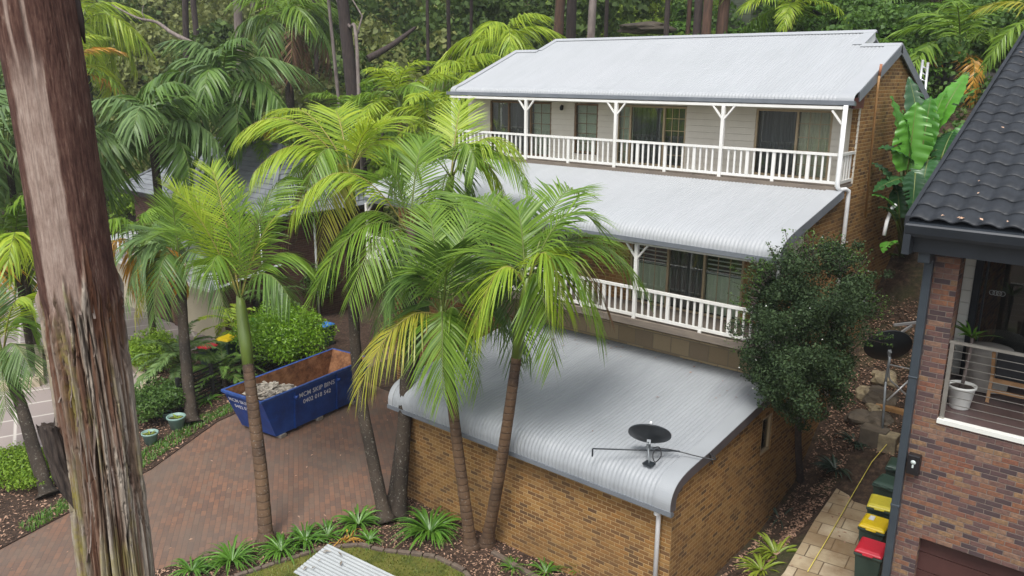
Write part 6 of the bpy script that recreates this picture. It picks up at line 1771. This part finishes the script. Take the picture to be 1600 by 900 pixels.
# broken branch stub on the left side
s0 = trunk_pt(120, 740); s1 = trunk_pt(82, 700); s2 = trunk_pt(66, 668)
stp = arc_prof3([trunk_pt(150, 810), trunk_pt(112, 760), trunk_pt(92, 715), trunk_pt(76, 664)], 14)
b = MB(); NS = 40; vs = []
for i, p in enumerate(stp):
    u_ = i / (len(stp) - 1); r0 = .13 * (1 - .15 * u_)
    for k in range(NS):
        a = 2 * math.pi * k / NS
        rr_ = r0 * (1 + .35 * abs(N3(math.cos(a) * 3.2, math.sin(a) * 3.2, i * .08)) + .22 * N3(math.cos(a) * 8, math.sin(a) * 8, i * .1) - .1)
        top = (.10 * N3(math.cos(a) * 4, math.sin(a) * 4, 7.7)) if i == len(stp) - 1 else 0
        vs.append(p + CRh * math.cos(a) * rr_ + np.array([-CRh[1], CRh[0], 0]) * math.sin(a) * rr_ + np.array([0, 0, top]))
fs = [(i * NS + k, i * NS + (k + 1) % NS, (i + 1) * NS + (k + 1) % NS, (i + 1) * NS + k) for i in range(len(stp) - 1) for k in range(NS)]
b.add(vs, fs, 0, True); b.add(vs[-NS:], [list(range(NS))]); M['bark_stub'] = simple('dark_torn_bark', (.10, .075, .06), (.022, .016, .014), 9, rough=.95, stretch=(3, 3, .5), bump=1.0)
b.build("broken_stub", M['bark_stub'], et, recalc=False)
# strip of bark that hangs beside the trunk at the top
hb = MB(); h0, h1, h2 = trunk_pt(112, -20), trunk_pt(124, 30), trunk_pt(133, 68); hb.tube([h0 + (0, 0, .6), h0, h1, h2], [.03, .055, .05, .008], 8); hb.build("hanging_bark", M['bark_dark'], et)

# ------------------------------------------------------------------ hillside: trees, rocks, shed, undergrowth
TGp = "tall forest trees on the hillside"
V, Q = leaf_cloud(*lumpy((0, 0, 0), (3.2, 3.2, 1.8), 26, 5, .4), 2600, .28, 5, shell=.3)
crown_me = npmesh("crown", V, Q, M['leaf_forest'])


def forest_tree(label, px, d, r, mat, lean=(0, 0), h=14.0, limbs=()):
    h += 6; p = gp(px, d); t_ = thing("forest_tree", label, "tree", p, TGp)
    top = p + np.array([lean[0], lean[1], h])
    trunk_mesh([p - (0, 0, .5), p + np.array([lean[0] * .25, lean[1] * .25, h * .33]), p + np.array([lean[0] * .6, lean[1] * .6, h * .66]), top], r, r * .6, mat, t_, flare=.35, n=12)
    for (z, dx, dy, dz, rr_) in limbs:
        s = p + np.array([lean[0], lean[1], h]) * (z / h); b = MB(); e = s + np.array([dx, dy, dz])
        b.tube([s, s + np.array([dx, dy, dz * .7]) * .5, e], [rr_, rr_ * .75, rr_ * .35], 8); b.build("limb", M[mat], t_)
    o = link("crown", crown_me, t_, local=True); o.location = (lean[0], lean[1], h + 1.2); o.rotation_euler = (0, 0, px * .1); o.scale = (1.1,) * 3
    return t_


forest_tree("thick dark leaning forest trunk above the lime bangalow palm", 572, 50, .50, 'bark_dark', (-1.2, -.6), 15, [(5, -2.5, -1, 2.6, .15), (6.5, 2.2, .5, 3, .15)])
forest_tree("pale smooth gum trunk above the tall kentia crown", 388, 62, .42, 'bark_grey', (.6, 0), 15, [(6, 2.0, 0, 3, .15), (5, -2.5, 0, 2.5, .13)])
forest_tree("slim dark trunk behind the old skirted palm", 440, 68, .35, 'bark_red', (-.6, 0), 15)
forest_tree("dark forked trunk above the large kentia palm", 300, 66, .32, 'bark_dark', (1.8, .3), 14, [(4, -2.5, 0, 2.2, .12), (6, 2.5, 0, 1.5, .12)])
forest_tree("thin pale trunk left of the thick dark leaning trunk", 545, 56, .16, 'bark_grey', (-1.5, 0), 13)
forest_tree("thin dark trunk right of the thick leaning trunk", 672, 52, .14, 'bark_dark', (.1, 0), 13)
forest_tree("thin trunk in the middle of the bright undergrowth", 735, 62, .15, 'bark_dark', (.2, .3), 13)
forest_tree("dark leaning trunk behind the bright palm's right side", 862, 52, .36, 'bark_red', (.9, .2), 14)
forest_tree("dark trunk left of the pale barked tree behind the ridge", 886, 54, .36, 'bark_dark', (.1, 0), 15)
forest_tree("pale flaky barked trunk behind the left part of the ridge", 912, 46, .26, 'bark_grey', (.5, .1), 14)
forest_tree("slim black trunk right of the pale barked tree", 938, 56, .15, 'bark_dark', (0, .2), 14)
forest_tree("slim black trunk behind the ridge left of the close trio", 1028, 47, .16, 'bark_dark', (0, .1), 14)
forest_tree("reddish slim trunk between the black trunk and the close trio", 1060, 49, .14, 'bark_red', (.1, .1), 14)
forest_tree("left thick trunk of the close trio behind the ridge", 1074, 45, .24, 'bark_dark', (-.1, .1), 15)
forest_tree("middle brown trunk of the close trio behind the ridge", 1087, 44, .26, 'bark_red', (.2, 0), 15)
forest_tree("right trunk with shaggy bark of the close trio, beside the green shed", 1108, 45, .32, 'bark_red', (.9, .2), 15)
forest_tree("thick dark trunk at the top right above the tiled roof", 1576, 42, .40, 'bark_red', (.2, 0), 14)
forest_tree("slender grey trunk behind the yellow fronded palm", 1556, 44, .14, 'bark_grey', (0, 0), 12)
forest_tree("thin trunk behind the drooping lime palm", 706, 58, .18, 'bark_dark', (-.2, 0), 13)
forest_tree("distant dark trunk between the two kentia crowns", 330, 75, .3, 'bark_dark', (-.5, 0), 14)
forest_tree("distant grey trunk left of the old skirted palm", 415, 80, .3, 'bark_grey', (.4, 0), 14)
forest_tree("slim distant trunk right of the old skirted palm", 505, 72, .22, 'bark_dark', (.2, 0), 14)

SG = "small leafy trees on the hillside"
sap_me = []
for k, mt in enumerate(('leaf_hedge', 'leaf_mid', 'leaf_olive', 'leaf_bright')):
    ce, ra = lumpy((0, 0, 0), (1.5, 1.5, 1.9), 34, 300 + k, .34); V, Q = leaf_cloud(ce, ra, 3200, .24, 310 + k, shell=.55, flat=.4, aspect=.7); sap_me.append(npmesh("crown", V, Q, M[mt]))


def sapling(label, px, d, h, k, s=1.0):
    p = gp(px, d); t_ = thing("small_tree", label, "tree", p, SG)
    trunk_mesh([p - (0, 0, .4), p + (.1, 0, h * .5), p + (.25, .1, h)], .11, .05, 'bark_dark' if k != 1 else 'bark_grey', t_, flare=.3, n=8)
    o = link("crown", sap_me[k], t_, local=True); o.location = (.2, .1, h); o.scale = (s, s, s * 1.1); o.rotation_euler = (0, 0, px)


for a_ in (("bright small tree left of the drooping lime palm", 668, 50, 3.2, 0, .9), ("lime tinted sapling behind the drooping lime palm", 715, 58, 4.5, 3, .8), ("bright small tree between two thin dark trunks", 760, 54, 3.6, 0, 1.0), ("mid green tree left of the dark trunks behind the roof", 820, 58, 4.0, 1, 1.1),
           ("bright small tree right of the thick leaning trunk", 615, 56, 4.2, 0, 1.2), ("mid green tree below the old skirted palm", 500, 56, 3.0, 1, 1.2), ("olive tree behind the tall kentia's crown", 385, 66, 4.5, 2, 1.4), ("olive tree between the pale gum and forked trunk", 340, 60, 3.6, 2, 1.2),
           ("greyish tree above the large kentia palm", 240, 62, 4.0, 2, 1.4), ("bright sapling right of the feathery lime palm", 205, 58, 3.5, 0, 1.1), ("bright fern green sapling behind the slim black trunks", 985, 52, 2.4, 0, .9), ("dark green tree beside the green shed", 1165, 54, 3.0, 1, 1.0),
           ("dark tree behind the bright palm on the ridge", 1270, 50, 3.0, 1, 1.0), ("mid green tree behind the ridge's right end", 1345, 48, 2.6, 1, 1.0), ("leafy tree below the thick dark trunk at the top right", 1540, 41, 2.0, 1, .9), ("bright tree top behind the bangalow palm's crown", 575, 66, 4.5, 3, 1.1)):
    sapling(*a_)
bt_ = thing("fallen_branch", "pale bare branch sweeping across the bush at the upper left", "branch", gp(250, 56))
b = MB(); b.tube(arc_prof3([pd(175, 8, 57), pd(215, 28, 56), pd(245, 35, 56), pd(270, 52, 55.5), pd(310, 72, 55)], 6), [.05 + .12 * i / 24 for i in range(25)], 8); b.build("main_limb", M['bark_grey'], bt_)
b = MB(); b.tube([pd(228, 33, 56), pd(222, 20, 56), pd(224, 8, 56)], [.06, .04, .02], 6); b.build("side_limb", M['bark_grey'], bt_)
dt_ = thing("dead_tree", "pale dead forked tree just left of the thick dark leaning trunk", "tree", gp(562, 47))
b = MB(); b.tube(arc_prof3([gp(562, 47), pd(558, 80, 47), pd(545, 40, 47.5), pd(528, 5, 48), pd(520, -20, 48)], 6), [.13 - .004 * i for i in range(25)], 8); b.build("trunk", M['bark_grey'], dt_)
b = MB(); b.tube([pd(556, 62, 47), pd(566, 25, 47), pd(548, -5, 47.3)], [.07, .05, .03], 6); b.build("limb", M['bark_grey'], dt_)
lg = thing("fallen_log", "dark leaning dead log on the slope left of the upper roof", "log", gp(610, 44))
b = MB(); b.tube(arc_prof3([pd(575, 92, 44), pd(610, 72, 44.5), pd(640, 50, 45), pd(650, 42, 45)], 5), [.2, .19, .18, .17, .16, .15, .15, .14, .13, .12, .11, .1, .09, .08, .06, .05], 8); b.build("trunk", M['bark_dark'], lg)

sp = gp(1137, 50); sp[2] = pd(1137, 45, 50)[2]
sh2 = thing("garden_shed", "small faded green board shed with pale skillion roof on the hillside", "shed", sp)
b = MB()
for k in range(12): b.box(sp[0] - 1.0, sp[0] + 1.0, sp[1] - .8, sp[1] + .8, sp[2] - 1.5 + k * .3, sp[2] - 1.5 + k * .3 + .285)
b.build("walls", M['shed_green'], sh2)
b = MB(); b.bar((sp[0] - 1.3, sp[1], sp[2] + 2.32), (sp[0] + 1.35, sp[1], sp[2] + 2.0), 2.1, .08); b.build("roof", M['shed_roof'], sh2)

RK = ["long dark wet rock ledge behind the paddle leaves", "brown mossy rock ledge below the yellow fronded palm", "upper brown rock ledge on the slope at the right", "grey boulder behind the left end of the upper roof", "low rock ledge beyond the ridge behind the slim trunks"]
for k, (px, py, d, s, mt) in enumerate(((1490, 132, 36, (3.2, 1.2, .8), 'rock_dark'), (1500, 108, 37, (3.6, 1.0, .45), 'rock'), (1520, 88, 39, (3.0, 1.2, .5), 'rock'), (668, 145, 46, (1.6, 1.0, .8), 'rock'), (1010, 44, 50, (1.8, .9, .35), 'rock'))):
    p = on_ground(px, py); q_ = pd(px, py, d); props(rock(q_, s, 20 + k, mt), RK[k], "rock", "rock ledges on the hillside")


M['leaf_yellow_green'] = leafmat('yellow_green_forest_leaf', (.20, .27, .035), (.085, .15, .02), .35, scale=.5, spec=.25, rough=.5)  # brighter yellow green leaf colour for the hillside shrubs
M['leaf_lime'] = leafmat('lime_forest_leaf', (.27, .34, .035), (.13, .20, .02), .35, scale=.5, spec=.25, rough=.5)


def undergrowth(name, label, mat, n, per, size, seed, sel, zoff=.25, rr_=(.4, 1.0), hmul=.8, cat="undergrowth", maxd=95, mind=28, flat=1.0, shell=.3, sub=0, aspect=.55):
    r_ = np.random.default_rng(seed); C_, R_ = [], []
    while len(C_) < n * 1:
        px = r_.uniform(-80, 1680); 
        d = mind + (maxd - mind) * r_.random() ** 1.6
        p = pd(px, 300, d); x, y = p[0], p[1]; z = hz(x, y)
        if z < .8 or (-17.2 < x < .8 and y < 18.5) or (x > .3 and y < 15.5) or (-43.5 < x < -25.5 and y < 17): continue
        if not sel(px, d, x, y): continue
        s = r_.uniform(*rr_); C_.append((x, y, z + zoff + s * .25)); R_.append((s, s, s * hmul))
        if sub:
            R_[-1] = (s * .72, s * .72, s * hmul * .72)
            for j in range(sub):
                dd_ = nm(r_.normal(size=3)); dd_[2] = abs(dd_[2]) * 1.1 - .2; q = s * r_.uniform(.3, .55)
                C_.append((x + dd_[0] * s * .75, y + dd_[1] * s * .75, z + zoff + s * .25 + dd_[2] * s * hmul * .7)); R_.append((q, q, q * .85))
    V, Q = leaf_cloud(C_, R_, n * per // (sub + 1), size, seed, shell=shell, flat=flat, aspect=aspect)
    return props(link(name, npmesh(name, V, Q, M[mat])), label, cat, None, 'stuff')


nzf = lambda x, y, o: mnoise.noise(Vector((x * .16 + o, y * .16, o)))
undergrowth("undergrowth", "dark green tangled undergrowth covering the whole hillside", 'leaf_forest', 1500, 60, .24, 201, lambda px, d, x, y: True, .2, (.5, 1.3), .8)
undergrowth("bright_undergrowth", "bright green saplings and shrubs scattered over the hillside", 'leaf_yellow_green', 300 * 7, 560, .27, 202, lambda px, d, x, y: nzf(x, y, 4.) > -.12 and 250 < px < 1150, 1.0, (.7, 1.9), 1.3, flat=.35, shell=.7, sub=6, aspect=.75)
undergrowth("lime_undergrowth", "lime green leafy shrubs in the middle of the hillside", 'leaf_lime', 130 * 7, 560, .25, 207, lambda px, d, x, y: nzf(x, y, 24.) > .0 and 380 < px < 900, 1.2, (.6, 1.5), 1.5, flat=.35, shell=.7, sub=6, aspect=.75)
undergrowth("olive_undergrowth", "olive grey bushes on the upper left of the hillside", 'leaf_olive', 190 * 7, 640, .32, 203, lambda px, d, x, y: px < 640 and d > 48 and nzf(x, y, 9.) > -.2, 1.6, (.9, 2.4), 1.5, mind=46, flat=.35, shell=.7, sub=6, aspect=.75)
undergrowth("mid_undergrowth", "mid green bushes over the hillside and between the palms", 'leaf_mid', 240 * 7, 520, .26, 204, lambda px, d, x, y: nzf(x, y, 14.) > -.15, .8, (.7, 1.8), 1.1, flat=.35, shell=.7, sub=6, aspect=.75)
undergrowth("far_forest", "far off forest foliage closing the top of the hillside", 'leaf_forest', 260 * 7, 420, .62, 205, lambda px, d, x, y: d > 66, 3.0, (1.5, 4.0), 1.7, mind=64, maxd=120, flat=.35, shell=.7, sub=6, aspect=.75)
undergrowth("far_olive_forest", "far off grey green forest foliage at the upper left", 'leaf_olive', 170 * 7, 420, .55, 206, lambda px, d, x, y: d > 62 and px < 760, 3.0, (1.5, 3.6), 1.8, mind=60, maxd=120, flat=.35, shell=.7, sub=6, aspect=.75)
# ferns: small fronds in rosettes, one object
fv, fq, fm = [], [], []; off = 0; r_ = np.random.default_rng(9)
proto = [frond_geo((0, 0, 0), (.5, 0, .55), (1.05, 0, .25), n=14, L=.24, wd=.075, droop=.25, vee=.1, seed=k, start=.12, rr0=.012) for k in range(3)]
cnt = 0
while cnt < 800:
    px = r_.uniform(480, 1420); d = r_.uniform(30, 66); p = pd(px, 300, d); x, y = p[0], p[1]
    if (-17.2 < x < .8 and y < 18.5) or hz(x, y) < 1.5: continue
    cnt += 1; s = r_.uniform(.8, 1.9)
    for k in range(8):
        V, Q, mi = proto[k % 3]; a = k * .785 + r_.uniform(-.3, .3); ca, sa = math.cos(a), math.sin(a)
        W = np.stack([V[:, 0] * ca - V[:, 1] * sa, V[:, 0] * sa + V[:, 1] * ca, V[:, 2]], 1) * s + np.array([x, y, hz(x, y) + .25 + .5 * (s - .8)])
        fv.append(W); fq.append(Q + off); fm.append(mi); off += len(W)
props(link("hillside_ferns", npmesh("hillside_ferns", np.vstack(fv), np.vstack(fq), [M['leaf_fern'], M['rachis']], np.concatenate(fm))), "light green ferns growing all over the slope behind the roof", "ferns", None, 'stuff')

# ground cover between the houses and at the slope's foot
def scatter_quads(name, label, mat, n, size, seed, gen, cat, flat=2.0, aspect=.45):
    r_ = np.random.default_rng(seed); P = gen(r_, n)
    nrm_ = nm(r_.normal(size=(n, 3)) * .5 + np.array([0, 0, flat])); a = nm(np.cross(nrm_, r_.normal(size=(n, 3)))); b2 = np.cross(nrm_, a)
    l = (size * r_.uniform(.5, 1.3, n))[:, None]
    V = np.stack([P - a * l / 2, P + b2 * l * aspect / 2 + nrm_ * l * .12, P + a * l / 2, P - b2 * l * aspect / 2 + nrm_ * l * .1], 1).reshape(-1, 3)
    return props(link(name, npmesh(name, V, np.arange(4 * n).reshape(n, 4), M[mat])), label, cat, None, 'stuff')


def gen_slope(r_, n):
    x = r_.uniform(.15, 4.2, n * 3); y = r_.uniform(-2, 15, n * 3); k = ~((x > 1.3) & (y < 8.8)); x, y = x[k][:n], y[k][:n]
    return np.stack([x, y, hgt(x, y) + r_.uniform(.01, .08, n)], 1)


def in_poly(x, y, poly):
    c = np.zeros(len(x), bool); j = len(poly) - 1
    for i in range(len(poly)):
        xi, yi = poly[i]; xj, yj = poly[j]
        c ^= ((yi > y) != (yj > y)) & (x < (xj - xi) * (y - yi) / (yj - yi + 1e-12) + xi); j = i
    return c


def gen_poly(poly, z, z2, excl=None):
    def g(r_, n):
        xs_ = [p[0] for p in poly]; ys_ = [p[1] for p in poly]; out = np.zeros((0, 2))
        while len(out) < n:
            x = r_.uniform(min(xs_), max(xs_), n * 2); y = r_.uniform(min(ys_), max(ys_), n * 2); k = in_poly(x, y, poly)
            if excl is not None: k &= ~in_poly(x, y, excl)
            out = np.vstack([out, np.stack([x[k], y[k]], 1)])
        out = out[:n]; return np.column_stack([out, r_.uniform(z, z2, n)])
    return g


scatter_quads("leaf_litter", "brown leaf litter over the slope between garage and right-hand house", 'litter', 9000, .10, 71, gen_slope, "leaf litter")
LB = DRV_L[:-1] + [(-22, 6)] + TILE_E[1:]
scatter_quads("bed_litter", "bark chips and dry leaves in the left garden bed", 'litter', 7000, .10, 72, gen_poly(LB, .055, .09), "leaf litter")
FB = DRV_R[:-1] + [(-10.5, -10), (-3, -7), (.6, -1.5), (.3, .1), (-9.1, .1)]
scatter_quads("front_bed_litter", "bark chips and dry leaves in the front garden bed", 'litter', 6000, .085, 73, gen_poly(FB, .055, .09, LAWN), "leaf litter")
scatter_quads("driveway_leaves", "few dry leaves strewn over the brick driveway", 'litter', 150, .11, 74, gen_poly(DRV_L + [(-15.9, 11), (-15.9, 6.5), (-9.12, 6.5)] + DRV_R, .025, .03), "leaf litter", flat=5)
scatter_quads("path_leaves", "dry leaves strewn over the stone path", 'litter', 90, .10, 77, gen_poly([(1.95, -3), (1.9, 2.4), (1.5, 7.8), (4.3, 8), (4.3, -3)], 1.056, 1.065), "leaf litter", flat=5)


def grass(name, label, poly, n, h, seed, mat='blade', z=.07, excl=None):
    r_ = np.random.default_rng(seed); P = gen_poly(poly, z, z + .005, excl)(r_, n)
    az = r_.uniform(0, 6.283, n); d = np.stack([np.cos(az), np.sin(az), np.zeros(n)], 1); s_ = np.stack([-np.sin(az), np.cos(az), np.zeros(n)], 1)
    hh = (h * r_.uniform(.5, 1.4, n))[:, None]; up = np.array([0, 0, 1.0])
    V = np.stack([P - s_ * .012, P + s_ * .012, P + s_ * .008 + up * hh * .6 + d * hh * .2, P - s_ * .008 + up * hh * .6 + d * hh * .2, P + s_ * .002 + up * hh * .95 + d * hh * .6, P - s_ * .002 + up * hh * .95 + d * hh * .6], 1).reshape(-1, 3)
    b0 = np.arange(n)[:, None] * 6; Q = np.vstack([b0 + np.array([0, 1, 2, 3]), b0 + np.array([3, 2, 4, 5])])
    return props(link(name, npmesh(name, V, Q, M[mat])), label, "grass", None, 'stuff')


grass("lawn_grass", "short mossy grass growing on the front lawn", LAWN, 14000, .07, 75)
vp = [(-16.9, -4.3), (-18.6, -.9), (-19.6, 3.5), (-20.2, 3.4), (-19.3, -1.1), (-17.7, -4.6), (-16.1, -8.3), (-15.5, -8.2)]
grass("verge_grass", "strip of low grass along the edge of the brick driveway", vp, 4200, .11, 76, 'strap', .05)
gq = [(p[0], p[1]) for p in q4]
grass("planter_grass", "grass growing in the cream planter bed", gq, 5000, .12, 78, 'strap', .27)

def gen_roof(r_, n):
    x = r_.uniform(-9, -.3, n); y = np.where(r_.random(n) < .6, r_.uniform(4.6, 5.9, n), r_.uniform(.8, 5.9, n)); z = np.interp(y, G_PROF[8:, 0], G_PROF[8:, 1]) + .022
    return np.stack([x, y, z], 1)


scatter_quads("roof_leaves", "few dry leaves and twigs lying on the garage roof", 'litter', 46, .10, 81, gen_roof, "leaf litter", flat=6)
